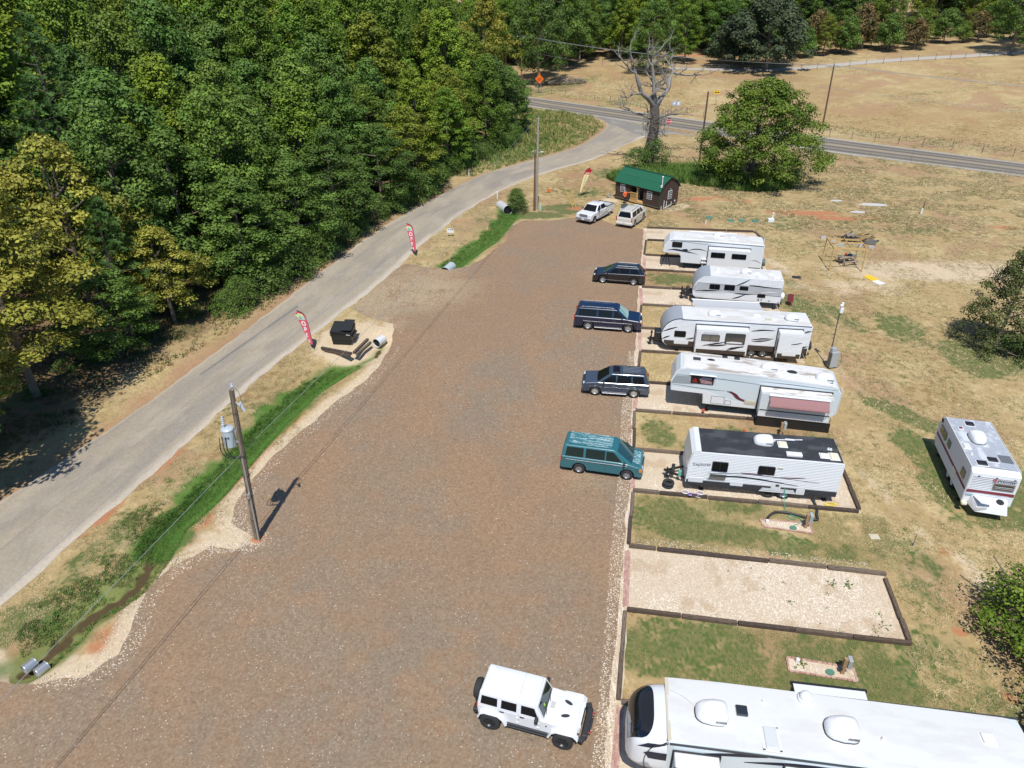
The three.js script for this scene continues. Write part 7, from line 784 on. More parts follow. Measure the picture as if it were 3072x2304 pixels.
// ---------------------------------------------------------------- utility poles and wires
const poleWood = M([1, 1, 1], 0.95, 0, { map: dataTex(64, 512, (i, j, o) => { const n = noise(i * 0.35, j * 0.03), m = noise(i * 0.9, j * 0.12); o[0] = 0.17; o[1] = 0.125; o[2] = 0.085; mixc(o, [0.3, 0.25, 0.19], 0.8 * sst(0.45, 0.75, n * 0.6 + m * 0.4)); mixc(o, [0.05, 0.036, 0.028], 0.7 * sst(0.64, 0.78, noise(i * 0.6 + 30, j * 0.016))); }, true, true) }), poleGrey = M([0.36, 0.31, 0.25], 0.95), poleDark = M([0.12, 0.075, 0.05], 0.95), galv = M([0.55, 0.57, 0.58], 0.35, 0.7), porcelain = P([0.5, 0.55, 0.6], 0.3, { clearcoat: 0.6 });
{ const t = thing('utility_pole', 'wooden utility pole with grey transformer at the edge of the lot', 'utility pole', [-13.45, 0, -28.75], 0), top = [0.42, 9.15, 0.0], P2 = (h) => [top[0] * h / 9.15, h, 0];
  part(t, 'pole', bar([0, -0.2, 0], top, 0.17, 14, 0.12), poleWood);
  const q = P2(6.6), tr = part(t, 'transformer', loft([[0.02, 0], [0.25, 0.01], [0.29, 0.08], [0.29, 0.95], [0.31, 0.97], [0.31, 1.02], [0.26, 1.08], [0.02, 1.1]].map(([r, y]) => Array.from({ length: 24 }, (_, i) => [q[0] - 0.46 + r * Math.cos(i * 0.2618), 6.05 + y, 0.1 + r * Math.sin(i * 0.2618)]))), M([0.50, 0.58, 0.62], 0.35, 0.2)); part(tr, 'bushing', [cyl(0.05, 0.035, 0.26, q[0] - 0.62, 7.26, 0.1, 10), cyl(0.075, 0.075, 0.03, q[0] - 0.62, 7.22, 0.1, 10), cyl(0.075, 0.075, 0.03, q[0] - 0.62, 7.3, 0.1, 10)], porcelain); part(tr, 'lug', [box(0.08, 0.08, 0.06, q[0] - 0.5, 6.7, 0.4), box(0.06, 0.06, 0.06, q[0] - 0.38, 6.7, 0.4)], chassis); part(tr, 'bracket', [box(0.2, 0.08, 0.16, q[0] - 0.12, 6.3, 0.05), box(0.2, 0.08, 0.16, q[0] - 0.12, 6.95, 0.05)], galv);
  part(t, 'lightning_arrester', [cyl(0.05, 0.05, 0.4, q[0] - 0.6, 7.5, 0.05, 10), ...[0, 1, 2].map((i) => cyl(0.075, 0.075, 0.03, q[0] - 0.6, 7.4 + i * 0.1, 0.05, 10))], porcelain); part(t, 'fuse_cutout', [bar([0.42, 8.6, 0], [0.72, 8.25, 0.05], 0.03, 6), at(cyl(0.07, 0.07, 0.45, 0, 0, 0, 10), 0.78, 8.25, 0.05, 0, 0, 0.3), box(0.06, 0.06, 0.3, 0.72, 8.45, 0.05)], porcelain); part(t, 'top_insulator', [cyl(0.03, 0.03, 0.4, 0.48, 9.2, 0, 8), cyl(0.09, 0.06, 0.12, 0.48, 9.42, 0, 12), cyl(0.1, 0.1, 0.03, 0.48, 9.36, 0, 12)], porcelain);
  part(t, 'jumper_wire', [tube([[0.78, 8.05, 0.05], [0.2, 7.9, 0.2], [-0.2, 7.75, 0.1], [-0.3, 7.6, 0.05]], 0.012, 20, 4), tube([[0.48, 9.4, 0], [0.75, 9.1, 0.05], [0.78, 8.5, 0.05]], 0.01, 16, 4)], plastic); part(t, 'service_cable', [tube([[-0.35, 6.8, 0.42], [-0.36, 6.0, 0.44], [-0.25, 5.55, 0.3], [0.1, 5.45, 0.2], [0.42, 5.5, 0.1], [0.4, 5.75, 0.02], [0.3, 5.6, -0.05]], 0.022, 40, 5), tube([[-0.2, 6.75, 0.42], [-0.22, 5.9, 0.4], [-0.05, 5.5, 0.3], [0.35, 5.42, 0.16]], 0.022, 30, 5), tube([[-0.5, 6.7, 0.4], [-0.52, 5.9, 0.44], [-0.3, 5.5, 0.34], [0.2, 5.4, 0.2]], 0.022, 30, 5)], plastic);
  part(t, 'conduit', [bar([0.26, 5.4, 0.16], [0.16, 0, 0.2], 0.045, 8), bar([0.18, 3.2, 0.26], [0.17, 2.95, 0.26], 0.08, 8)], galv); part(t, 'strap', [4.2, 2.9, 1.4].map((y) => at(new THREE.TorusGeometry(0.17, 0.012, 5, 20), 0.046 * y, y, 0, Math.PI / 2)), chassis); part(t, 'soil_mound', at(new THREE.ConeGeometry(0.42, 0.14, 14), 0, 0.05, 0), M([0.42, 0.17, 0.08], 0.95));
}
function plainPole(label, x, z, h, mat, r = 0.15, arm, name = 'utility_pole', lean = 0) { const t = thing(name, label, 'utility pole', [x, terr(x, z), z], arm ? arm.deg : 0); part(t, 'pole', bar([0, -0.2, 0], [lean, h, 0], r, 10, r * 0.72), mat); if (arm) { part(t, 'crossarm', box(2.6, 0.11, 0.1, lean, h - 0.35, 0.16), poleGrey); for (const q of [-1.15, -0.5, 0.5, 1.15]) part(t, 'insulator', [cyl(0.05, 0.05, 0.14, q + lean, h - 0.23, 0.16, 8), cyl(0.07, 0.05, 0.08, q + lean, h - 0.14, 0.16, 8)], porcelain); part(t, 'brace', [beam([-0.7 + lean, h - 0.4, 0.16], [lean, h - 1, 0.12], 0.03, 0.04), beam([0.7 + lean, h - 0.4, 0.16], [lean, h - 1, 0.12], 0.03, 0.04)], galv); } return t; }
const p2 = plainPole('tall pale utility pole at the ditch end beyond the lot', 3.05, -87.9, 10.8, poleGrey, 0.16); part(p2, 'insulator', cyl(0.06, 0.05, 0.14, 0.0, 10.86, 0, 8), porcelain); part(p2, 'street_lamp', [bar([0, 6.9, 0], [0.4, 7.0, 0.1], 0.02), rbox(0.3, 0.1, 0.14, 0.04, 0.5, 7.0, 0.1)], pvc);
const p3 = plainPole('short dark pole close beside the tall pale pole', 2.75, -87.5, 6.9, M([0.16, 0.085, 0.05], 0.95), 0.14, null, 'service_pole'); part(p3, 'wire_bracket', [bar([0, 6.9, 0], [-0.2, 7.15, 0.1], 0.02), rbox(0.18, 0.1, 0.1, 0.03, -0.24, 7.18, 0.1)], galv);
single('cable_pedestal', 'small pale green cable pedestal at the foot of the pole pair', 'cable pedestal', rbox(0.2, 0.75, 0.2, 0.04, 0, 0.37, 0), M([0.4, 0.56, 0.5], 0.6), [3.5, 0, -87.5]);
plainPole('dark wooden pole left of the big round tree', 28.2, -110.5, 10.5, poleDark, 0.15); plainPole('leaning highway pole with crossarm right of the big round tree', 57, -138, 11, poleDark, 0.16, { deg: 35 }, 'utility_pole', -0.2); plainPole('highway pole with crossarm at the end of the wood', 2.3, -190, 11.6, M([0.2, 0.09, 0.06], 0.95), 0.16, { deg: 35 });
const wireMat = M([0.4, 0.41, 0.42], 0.5, 0.4);
function wire(label, a, b, sag, r = 0.012, group) { const pts = []; for (let i = 0; i <= 16; i++) { const t = i / 16; pts.push([lerp(a[0], b[0], t), lerp(a[1], b[1], t) - sag * 4 * t * (1 - t), lerp(a[2], b[2], t)]); } single('overhead_wire', label, 'wire', tube(pts, r, 48, 4), wireMat, [0, 0, 0], 0, group); }
wire('top wire from the transformer pole to the tall pale pole', [-12.97, 9.48, -28.75], [3.05, 10.9, -87.9], 0.9); wire('lower wire from the transformer pole to the tall pale pole', [-13.2, 5.6, -28.85], [2.75, 7.1, -87.5], 0.5, 0.014); wire('lower wire running from the transformer pole to the lower left corner', [-13.2, 5.6, -28.65], [-28, 5.8, 26], 0.5, 0.014); wire('top wire running from the transformer pole to the lower left corner', [-12.97, 9.48, -28.75], [-27.5, 9.6, 26], 0.9);
[[-1.15, 'outer left'], [-0.5, 'inner left'], [0.5, 'inner right'], [1.15, 'outer right']].forEach(([q, w]) => { const c = Math.cos(35 * D2R) * q, s = Math.sin(35 * D2R) * q; wire('highway power wire across the dead tree, ' + w, [2.3 + c, terr(2.3, -190) + 11.5, -190 + s], [56.8 + c, 10.9, -138 + s], 1.2, 0.013); wire('highway power wire running off to the right, ' + w, [56.8 + c, 10.9, -138 + s], [118 + c, 12, -82 + s], 1.2, 0.013); }); wire('low highway cable between the crossarm poles', [2.3, 8.4, -190], [56.9, 7.2, -138], 1.0, 0.018); wire('low highway cable running off to the right', [56.9, 7.2, -138], [118, 8, -82], 1.0, 0.018);
// ---------------------------------------------------------------- feather flags
function canvasTex(w, h, draw) { const c = document.createElement('canvas'); c.width = w; c.height = h; draw(c.getContext('2d')); const t = new THREE.CanvasTexture(c); t.colorSpace = THREE.SRGBColorSpace; return t; }
const openTex = canvasTex(160, 640, (g) => { g.fillStyle = '#d65a66'; g.fillRect(0, 0, 160, 640); const s = g.createLinearGradient(0, 0, 0, 150); g.fillStyle = '#cfd8a8'; g.beginPath(); g.moveTo(22, 150); g.lineTo(16, 60); g.lineTo(60, 22); g.lineTo(124, 46); g.lineTo(138, 150); g.fill(); g.fillStyle = '#a9c7cf'; g.fillRect(24, 96, 108, 54); g.fillStyle = '#7fb26a'; g.beginPath(); g.moveTo(34, 140); g.lineTo(70, 60); g.lineTo(84, 140); g.fill(); g.fillStyle = '#f1eef0'; g.textAlign = 'center'; g.textBaseline = 'middle'; ['O', 'P', 'E', 'N'].forEach((ch, i) => { g.font = 'bold ' + (118 - i * 10) + 'px sans-serif'; g.fillText(ch, 84 + i * 3, 218 + i * 106); }); });
const leaseTex = canvasTex(160, 640, (g) => { g.fillStyle = '#e9d9a0'; g.fillRect(0, 0, 160, 640); g.fillStyle = '#c0262c'; g.fillRect(0, 0, 160, 150); g.fillStyle = '#b8322f'; g.fillRect(0, 150, 8, 490); g.fillRect(152, 150, 8, 490); g.fillStyle = '#f3efe6'; g.textAlign = 'center'; g.textBaseline = 'middle'; g.font = 'bold 44px sans-serif'; g.fillText('NOW', 82, 118); g.fillStyle = '#8c1a20'; g.beginPath(); g.moveTo(30, 80); g.lineTo(80, 30); g.lineTo(130, 80); g.fill(); g.fillStyle = '#5f7f78'; 'LEASING'.split('').forEach((ch, i) => { g.font = 'bold 66px sans-serif'; g.fillText(ch, 80, 194 + i * 68); }); });
function featherFlag(label, x, z, deg, tex, h = 3.2, mirror = 1, lean = 0) {
  const t = thing('feather_flag', label, 'flag', [x, 0, z], deg); const pole = [[0, 0, 0], [lean * 0.3, h * 0.35, 0], [lean * 0.7, h * 0.7, 0], [lean - mirror * 0.12, h * 0.93, 0], [lean - mirror * 0.62, h * 1.02, 0]]; part(t, 'pole', tube(pole, 0.018, 30, 6), plastic); part(t, 'ground_spike', cyl(0.03, 0.02, 0.3, 0, 0.06, 0), plastic);
  const c = new THREE.CatmullRomCurve3(pole.map((p) => new THREE.Vector3(...p))), pos = [], uv = [], idx = [], n = 30, m = 4; for (let i = 0; i <= n; i++) { const q = i / n, p = c.getPoint(lerp(0.1, 1, q)), w = 0.66 * Math.pow(Math.sin(Math.PI * Math.min(1, 0.08 + 0.62 * q)), 0.8) * (q > 0.8 ? 1 - ((q - 0.8) / 0.2) ** 2 : 1); for (let k = 0; k <= m; k++) { const y = p.y - (k / m) * 0.25 * q; pos.push(p.x - mirror * w * k / m, y, 0.05 * Math.sin(k / m * 3 + q * 5)); uv.push(mirror > 0 ? 1 - (k / m) * w / 0.7 : (k / m) * w / 0.7, Math.min(1, Math.max(0, (y - 0.3) / (h * 0.98 - 0.3)))); } }
  for (let i = 0; i < n; i++) for (let k = 0; k < m; k++) { const a = i * (m + 1) + k, b = a + 1, d = a + m + 1, e = d + 1; idx.push(a, d, b, b, d, e); } const g = new THREE.BufferGeometry(); g.setAttribute('position', new THREE.Float32BufferAttribute(pos, 3)); g.setAttribute('uv', new THREE.Float32BufferAttribute(uv, 2)); g.setIndex(idx); g.computeVertexNormals(); part(t, 'banner', g, M([1, 1, 1], 0.75, 0, { map: tex })); return t;
}
featherFlag('red OPEN feather flag beside the dumpster', -15.57, -50.4, 4, openTex, 3.3, 1, -0.3); featherFlag('red OPEN feather flag at the far drive entrance', -9.96, -71.6, 4, openTex, 3.4, 1, -0.15); featherFlag('yellow and red leasing feather flag left of the cabin', 8.7, -94.0, 12, leaseTex, 3.7, -1, 0.75);
// ---------------------------------------------------------------- dumpster, timbers, culverts, small signs
{ const t = thing('dumpster', 'black dumpster with ribbed plastic lid at the drive entrance', 'dumpster', [-13.45, 0, -51.75], 5), blk = M([0.018, 0.019, 0.02], 0.45), lid = M([0.022, 0.024, 0.026], 0.5); part(t, 'bin', loft([[[-0.78, 0.02, 0.55], [0.78, 0.02, 0.55], [0.78, 0.02, -0.6], [-0.78, 0.02, -0.6]], [[-0.85, 1.15, 0.72], [0.85, 1.15, 0.72], [0.85, 1.45, -0.62], [-0.85, 1.45, -0.62]]]).toNonIndexed(), blk).geometry.computeVertexNormals(); part(t, 'rim', [box(1.78, 0.06, 0.06, 0, 1.13, 0.74), box(1.5, 0.12, 0.04, 0, 0.3, 0.64)], blk);
  for (const [x, l] of [[-0.44, 0], [0.44, 0.16]]) { const p = part(t, 'lid', at(new THREE.BoxGeometry(0.84, 0.03, 1.42), x, 1.36 + l, 0.04 - l * 0.2, 0.22, 0, 0), lid); part(p, 'lid_rib', Array.from({ length: 6 }, (_, i) => at(new THREE.BoxGeometry(0.04, 0.03, 1.36), x - 0.35 + i * 0.14, 1.385 + l, 0.04 - l * 0.2, 0.22, 0, 0)), lid); } part(t, 'lift_sleeve', [box(0.12, 0.14, 1.0, 0.9, 0.8, 0), box(0.12, 0.14, 1.0, -0.9, 0.8, 0)], blk); part(t, 'label', [box(0.16, 0.05, 0.01, 0.52, 1.0, 0.735), box(0.1, 0.05, 0.01, 0.68, 0.98, 0.735)], pvc); }
border('two rough timbers lying in front of the dumpster', [-15.0, -50.3], [-12.4, -49.35], 1, 0, 0.12); border('rough timbers slanting at the right of the dumpster', [-12.3, -49.4], [-11.6, -51.8], 1, 0, 0.12); border('lower rough timber under the front dumpster timber', [-14.7, -50.05], [-12.5, -49.2], 1, 0, -0.03); border('lower rough timber under the slanting dumpster timber', [-12.1, -49.45], [-11.35, -51.6], 1, 0, -0.03);
function culvert(label, x, y, z, r, len, deg, mat) { const t = thing('culvert_pipe', label, 'culvert', [x, y, z], deg); const rings = []; const n = Math.round(len / 0.05); for (let i = 0; i <= n; i++) { const k = r + (i % 2 ? 0.014 : 0); rings.push(Array.from({ length: 24 }, (_, j) => [i / n * len, k * Math.sin(j * 0.2618), k * Math.cos(j * 0.2618)])); } part(t, 'pipe', loft(rings, false, false), mat); part(t, 'rim', at(new THREE.TorusGeometry(r + 0.01, 0.02, 6, 24), 0, 0, 0, 0, Math.PI / 2, 0), mat); part(t, 'inside', at(new THREE.CircleGeometry(r, 20), 0.14, 0, 0, 0, -Math.PI / 2, 0), M([0.01, 0.01, 0.01], 1)); return t; }  // black disc near the mouth paints in the shade of the pipe interior
culvert('pale plastic culvert mouth beside the dumpster', -10.95, -0.2, -51.9, 0.36, 0.9, -62, M([0.62, 0.63, 0.62], 0.5)); culvert('pale culvert end half buried at the far drive', -6.1, -0.18, -69.0, 0.45, 1.6, 110, M([0.42, 0.48, 0.5], 0.5)); culvert('black and white culvert mouth in the far ditch', -0.5, -0.1, -88.0, 0.6, 2.4, -115, M([0.5, 0.5, 0.5], 0.5)); culvert('galvanised corrugated culvert end, left of the pair', -20.95, -0.26, -21.2, 0.23, 0.5, 118, galv); culvert('galvanised corrugated culvert end, right of the pair', -20.35, -0.3, -21.05, 0.22, 0.5, 118, galv);
{ const t = thing('lawn_sign', 'small white lawn sign in the verge past the open flag', 'sign', [-6.85, 0, -77.8], 8); part(t, 'panel', box(0.75, 0.5, 0.02, 0, 0.65, 0), pvc); part(t, 'stake', [bar([-0.25, 0, 0], [-0.25, 0.42, 0], 0.012), bar([0.25, 0, 0], [0.25, 0.42, 0], 0.012)], plastic); part(t, 'print', [box(0.1, 0.08, 0.006, -0.22, 0.78, 0.012), box(0.3, 0.06, 0.006, 0.08, 0.76, 0.012), box(0.12, 0.1, 0.006, 0.26, 0.8, 0.012)], navy); }
single('marker_post', 'white marker post at the road edge above the far culvert', 'marker', rbox(0.12, 1.0, 0.03, 0.01, 0, 0.5, 0), pvc, [-1.9, 0, -92.7]); single('marker_post', 'white marker post on the wood side of the road', 'marker', rbox(0.12, 1.0, 0.03, 0.01, 0, 0.5, 0), pvc, [-6.2, 0, -104.6]); { const t = thing('utility_marker', 'small orange marker plate in the grass left of the leasing flag', 'marker', [4.9, 0, -95.5], 0); part(t, 'plate', box(0.5, 0.4, 0.02, 0, 0.35, 0), M([0.7, 0.16, 0.03], 0.6)); part(t, 'stake', bar([0, 0, 0], [0, 0.3, 0], 0.015), chassis); }
for (const [l, x, lean] of [['yellow guy-wire guard leaning left of the pickup, left one', 7.6, -1.0], ['yellow guy-wire guard leaning left of the pickup, right one', 7.98, -0.75]]) single('guy_guard', l, 'guy guard', bar([0, 0, 0], [lean, 2.2, 0.2], 0.05, 8), M([0.72, 0.5, 0.12], 0.6), [x, 0, -88.8]);
// ---------------------------------------------------------------- highway signs
const sheetW = M([0.78, 0.78, 0.78], 0.5), sheetR = M([0.5, 0.015, 0.03], 0.5), sheetO = M([0.85, 0.16, 0.015], 0.5), sheetY = M([0.8, 0.5, 0.02], 0.5), sheetK = M([0.015, 0.015, 0.015], 0.6), post = M([0.35, 0.37, 0.36], 0.5, 0.5);
{ const t = thing('stop_sign', 'red octagonal STOP sign at the road junction', 'sign', [27.2, 0, -131], 10), oct = (r) => shp(Array.from({ length: 8 }, (_, i) => [r * Math.cos((i + 0.5) * 0.7854), r * Math.sin((i + 0.5) * 0.7854)])); part(t, 'post', bar([0, 0, -0.03], [0, 3.1, -0.03], 0.035, 6), post); const p = part(t, 'panel', at(pane(oct(0.48), 0, 0.02), 0, 2.65, 0), sheetW); part(p, 'face', at(pane(oct(0.445), 0.02, 0.006), 0, 2.65, 0), sheetR); const g = text3('STOP', 0.24, 0.006); g.computeBoundingBox(); g.translate(-(g.boundingBox.max.x) / 2, 2.53, 0.027); part(p, 'lettering', g, sheetW); part(t, 'street_name_plate', box(0.5, 0.14, 0.02, 0.05, 3.2, 0), sheetK); }
{ const t = thing('warning_sign', 'orange diamond warning sign on two posts by the highway', 'sign', [6.4, terr(6.4, -180.9), -180.9], 14); for (const x of [-0.38, 0.38]) part(t, 'post', box(0.08, 3.0, 0.06, x, 1.5, -0.05), post); const p = part(t, 'panel', at(pane(shp([[0, -1.05], [1.05, 0], [0, 1.05], [-1.05, 0]]), 0, 0.03), 0, 3.2, 0), sheetO); part(p, 'lettering', [box(0.9, 0.12, 0.008, 0, 3.4, 0.036), box(1.1, 0.12, 0.008, 0, 3.15, 0.036), box(0.6, 0.12, 0.008, 0, 2.9, 0.036)], M([0.3, 0.05, 0.01], 0.6)); part(t, 'flag', [box(0.3, 0.3, 0.01, 0, 4.4, 0)], sheetO); }
{ const t = thing('arrow_sign', 'yellow sign with black double arrow facing the junction', 'sign', [42.9, terr(42.9, -160.8), -160.8], 12); part(t, 'post', box(0.08, 2.6, 0.06, 0, 1.3, -0.05), post); const p = part(t, 'panel', box(1.2, 0.62, 0.02, 0, 2.7, 0), sheetY); part(p, 'arrow', at(pane(shp([[-0.5, 0], [-0.28, 0.2], [-0.28, 0.07], [0.28, 0.07], [0.28, 0.2], [0.5, 0], [0.28, -0.2], [0.28, -0.07], [-0.28, -0.07], [-0.28, -0.2]]), 0.011, 0.006), 0, 2.7, 0), sheetK); }
{ const t = thing('route_sign', 'pair of grey route marker plates behind the stop sign', 'sign', [32.7, 0, -151.9], 10); part(t, 'post', [box(0.08, 2.6, 0.06, 0, 1.3, -0.05)], post); for (const [x, k] of [[-0.42, 0], [0.42, 1]]) { const p = part(t, 'panel', rbox(0.78, 0.95, 0.02, 0.01, x, 2.4, 0), M([0.42, 0.44, 0.45], 0.5)); k ? part(p, 'emblem', box(0.4, 0.56, 0.006, x, 2.4, 0.014), sheetW) : part(p, 'emblem', at(pane(shp([[-0.05, 0.3], [0.06, 0.3], [0.06, 0.16], [0.24, 0.12], [0.26, -0.05], [0.06, -0.3], [-0.06, -0.14], [-0.14, -0.12], [-0.26, 0.06], [-0.05, 0.06]]), 0.012, 0.006), x, 2.38, 0), sheetW); } }
// ---------------------------------------------------------------- fences
function fence(label, pts, step, h, mat, wires, r = 0.045, group) { const t = thing('wire_fence', label, 'fence', [0, 0, 0], 0, group); let prev = null; for (let i = 0; i < pts.length - 1; i++) { const a = pts[i], b = pts[i + 1], L = Math.hypot(b[0] - a[0], b[1] - a[1]), n = Math.max(1, Math.round(L / step)); for (let k = 0; k < n + (i === pts.length - 2 ? 1 : 0); k++) { const x = lerp(a[0], b[0], k / n), z = lerp(a[1], b[1], k / n), y = terr(x, z), hh = h * rr(0.94, 1.06); part(t, 'post', bar([x, y - 0.1, z], [x + rr(-0.05, 0.05), y + hh, z], r, 6), mat); if (prev) for (const w of wires) part(t, 'strand', bar([prev[0], prev[1] + w * h, prev[2]], [x, y + w * h, z], 0.014, 4), wireMat); prev = [x, y, z]; } } return t; }
const rustPost = M([0.16, 0.11, 0.085], 0.9); fence('post and wire fence along the far side of the highway', [[-8, -196], [9.2, -179.9], [24.7, -165], [38, -150.2], [56, -131.8], [68.3, -123.4], [79, -116.2], [100, -101]], 4, 1.35, rustPost, [0.35, 0.65, 0.97]);
fence('dark pipe fence across the pasture below the far track', [[44, -196.7], [62.3, -189], [85.2, -188.6], [102.2, -189.7], [124.4, -191.7], [150, -196]], 4, 1.4, M([0.13, 0.13, 0.13], 0.7), [0.4, 0.7, 1.0], 0.05); fence('short pipe fence running left from the pasture gate', [[24, -208], [34, -203], [41, -197.5]], 3.4, 1.4, M([0.13, 0.13, 0.13], 0.7), [0.4, 0.7, 1.0], 0.05);
{ const t = thing('pipe_gate', 'grey pipe gate at the corner of the pasture fence', 'gate', [41.2, terr(41.2, -197.3), -197.3], 12); part(t, 'gate_rail', [0.3, 0.6, 0.9, 1.25].map((y) => bar([0, y, 0], [2.7, y, 0], 0.03)), post); part(t, 'gate_upright', [0, 1.35, 2.7].map((x) => bar([x, 0.1, 0], [x, 1.3, 0], 0.035)), post); }
{ const a = [[40, -201], [62, -193.5], [86, -192.8], [104, -193.8], [126, -196], [160, -201]], b = a.map(([x, z]) => [x + 0.3, z + 3]); structure('farm_track', ribbon(a, b, 0.03, 40, 3), M([0.42, 0.38, 0.33], 0.95)); }
{ const t = thing('brush_pile', 'heap of grey cut branches under the oak beyond the highway', 'brush pile', [13.4, terr(13.4, -190.4), -190.4], 0), m = [M([0.22, 0.19, 0.16], 0.95), M([0.33, 0.3, 0.26], 0.95), M([0.15, 0.12, 0.1], 0.95)]; for (let i = 0; i < 90; i++) { const x = rr(-5, 5), z = rr(-1.8, 1.8), h = 1.6 * (1 - (x / 5.4) ** 2) * rnd(), a = rr(0, 3.14), l = rr(0.6, 1.7), u = rr(-0.5, 0.7); part(t, 'branch', bar([x - Math.cos(a) * l, Math.max(0, h - u * 0.6), z - Math.sin(a) * l], [x + Math.cos(a) * l, h + Math.max(0, u), z + Math.sin(a) * l], 0.09, 5, 0.03), m[i % 3]); } }
// ---------------------------------------------------------------- the cabin
{ const t = thing('cabin', 'dark brown cabin with green gambrel roof and small porch', 'cabin', [17.1, 0, -91.45], 47.4), L = 3.52, W = 1.86, f = 0.35, e = 2.35, br = 3.15, bz = 1.32, rg = 3.78;
  const wall = M([1, 1, 1], 0.85, 0, { map: dataTex(64, 64, (i, j, o) => { const n = noise(i * 0.5, j * 0.1), v = 0.85 + 0.3 * n; o[0] = 0.062 * v; o[1] = 0.034 * v; o[2] = 0.026 * v; }, true, true) }), green = M([0.022, 0.14, 0.075], 0.42, 0.25), trimG = M([0.014, 0.07, 0.04], 0.5), lumber = M([0.58, 0.36, 0.13], 0.8), inside = M([0.05, 0.035, 0.03], 0.9);
  const gam = [[-W, f], [W, f], [W, e], [bz, br], [0, rg], [-bz, br], [-W, e]]; const endG = (x) => { const g = ext(shp(gam), 0, 0.08); g.rotateY(Math.PI / 2); g.translate(x, 0, 0); return g; };
  part(t, 'end_wall', endG(L - 0.08), wall); part(t, 'end_wall', endG(-L), wall); part(t, 'back_wall', box(2 * L, e - f, 0.08, 0, (e + f) / 2, -W + 0.04), wall); const fw = (a, b) => part(t, 'front_wall', box(b - a, e - f, 0.08, (a + b) / 2, (e + f) / 2, W - 0.04), wall); fw(-L, -1.2); fw(0.98, L); part(t, 'front_wall', box(2.18, 0.25, 0.08, -0.11, e - 0.12, W - 0.04), wall); part(t, 'porch_wall', [box(2.18, e - f, 0.06, -0.11, (e + f) / 2, W - 1.3), box(0.06, e - f, 1.25, -1.2, (e + f) / 2, W - 0.66), box(0.06, e - f, 1.25, 0.98, (e + f) / 2, W - 0.66)], inside); part(t, 'battens', Array.from({ length: 18 }, (_, i) => -L + 0.2 + i * 0.4).filter((x) => x < -1.25 || x > 1.0).map((x) => box(0.04, e - f, 0.02, x, (e + f) / 2, W + 0.008)), wall);
  part(t, 'floor', box(2 * L, 0.16, 2 * W - 0.02, 0, f - 0.02, 0), M([0.2, 0.16, 0.1], 0.9)); for (let i = 0; i < 8; i++) part(t, 'porch_board', box(2.1, 0.03, 0.15, -0.11, f + 0.08, W - 1.2 + i * 0.16), lumber); part(t, 'skid', [box(2 * L, 0.2, 0.16, 0, 0.1, W - 0.3), box(2 * L, 0.2, 0.16, 0, 0.1, 0), box(2 * L, 0.2, 0.16, 0, 0.1, -W + 0.3)], M([0.12, 0.09, 0.06], 0.95)); part(t, 'rim_joist', box(2.2, 0.2, 0.05, -0.11, f - 0.06, W + 0.005), lumber);
  const slab = (z0, y0, z1, y1) => { const dz = z1 - z0, dy = y1 - y0, l = Math.hypot(dz, dy); const g = new THREE.BoxGeometry(2 * L + 0.3, 0.05, l); g.rotateX(Math.atan2(-dy, dz)); g.translate(0, (y0 + y1) / 2 + 0.03, (z0 + z1) / 2); return g; }; const rp = [[W + 0.22, e - 0.08, bz, br], [bz + 0.03, br - 0.005, 0, rg], [-W - 0.22, e - 0.08, -bz, br], [-bz - 0.03, br - 0.005, 0, rg]]; for (const [a, b, c, d] of rp) { const p = part(t, 'roof_panel', slab(a, b, c, d), green); const rl = []; for (let i = 0; i <= 24; i++) { const x = -L - 0.12 + i * (2 * L + 0.24) / 24; rl.push(beam([x, b + 0.065, a], [x, d + 0.065, c], 0.025, 0.025)); } part(p, 'roof_rib', rl, green); }
  part(t, 'ridge_cap', box(2 * L + 0.3, 0.05, 0.24, 0, rg + 0.07, 0), trimG); part(t, 'roof_trim', [1, -1].flatMap((k) => [beam([k * (L + 0.14), e - 0.06, W + 0.22], [k * (L + 0.14), br + 0.02, bz], 0.04, 0.12), beam([k * (L + 0.14), br + 0.02, bz], [k * (L + 0.14), rg + 0.04, 0], 0.04, 0.12), beam([k * (L + 0.14), e - 0.06, -W - 0.22], [k * (L + 0.14), br + 0.02, -bz], 0.04, 0.12), beam([k * (L + 0.14), br + 0.02, -bz], [k * (L + 0.14), rg + 0.04, 0], 0.04, 0.12)]), trimG); part(t, 'corner_trim', [box(0.05, e - f, 0.12, L + 0.01, (e + f) / 2, W - 0.05), box(0.12, e - f, 0.03, L - 0.04, (e + f) / 2, W + 0.012)], trimG); part(t, 'porch_post', [box(0.14, e - f, 0.14, -0.05, (e + f) / 2, W - 0.1), beam([-0.05, 1.85, W - 0.1], [-0.4, 2.25, W - 0.1], 0.08, 0.08), beam([-0.05, 1.85, W - 0.1], [0.3, 2.25, W - 0.1], 0.08, 0.08)], lumber); part(t, 'railing', [box(1.1, 0.07, 0.1, -0.63, 1.32, W - 0.08), box(1.1, 0.06, 0.06, -0.63, 0.58, W - 0.08), ...Array.from({ length: 9 }, (_, i) => box(0.04, 0.72, 0.04, -1.08 + i * 0.115, 0.95, W - 0.08))], lumber);
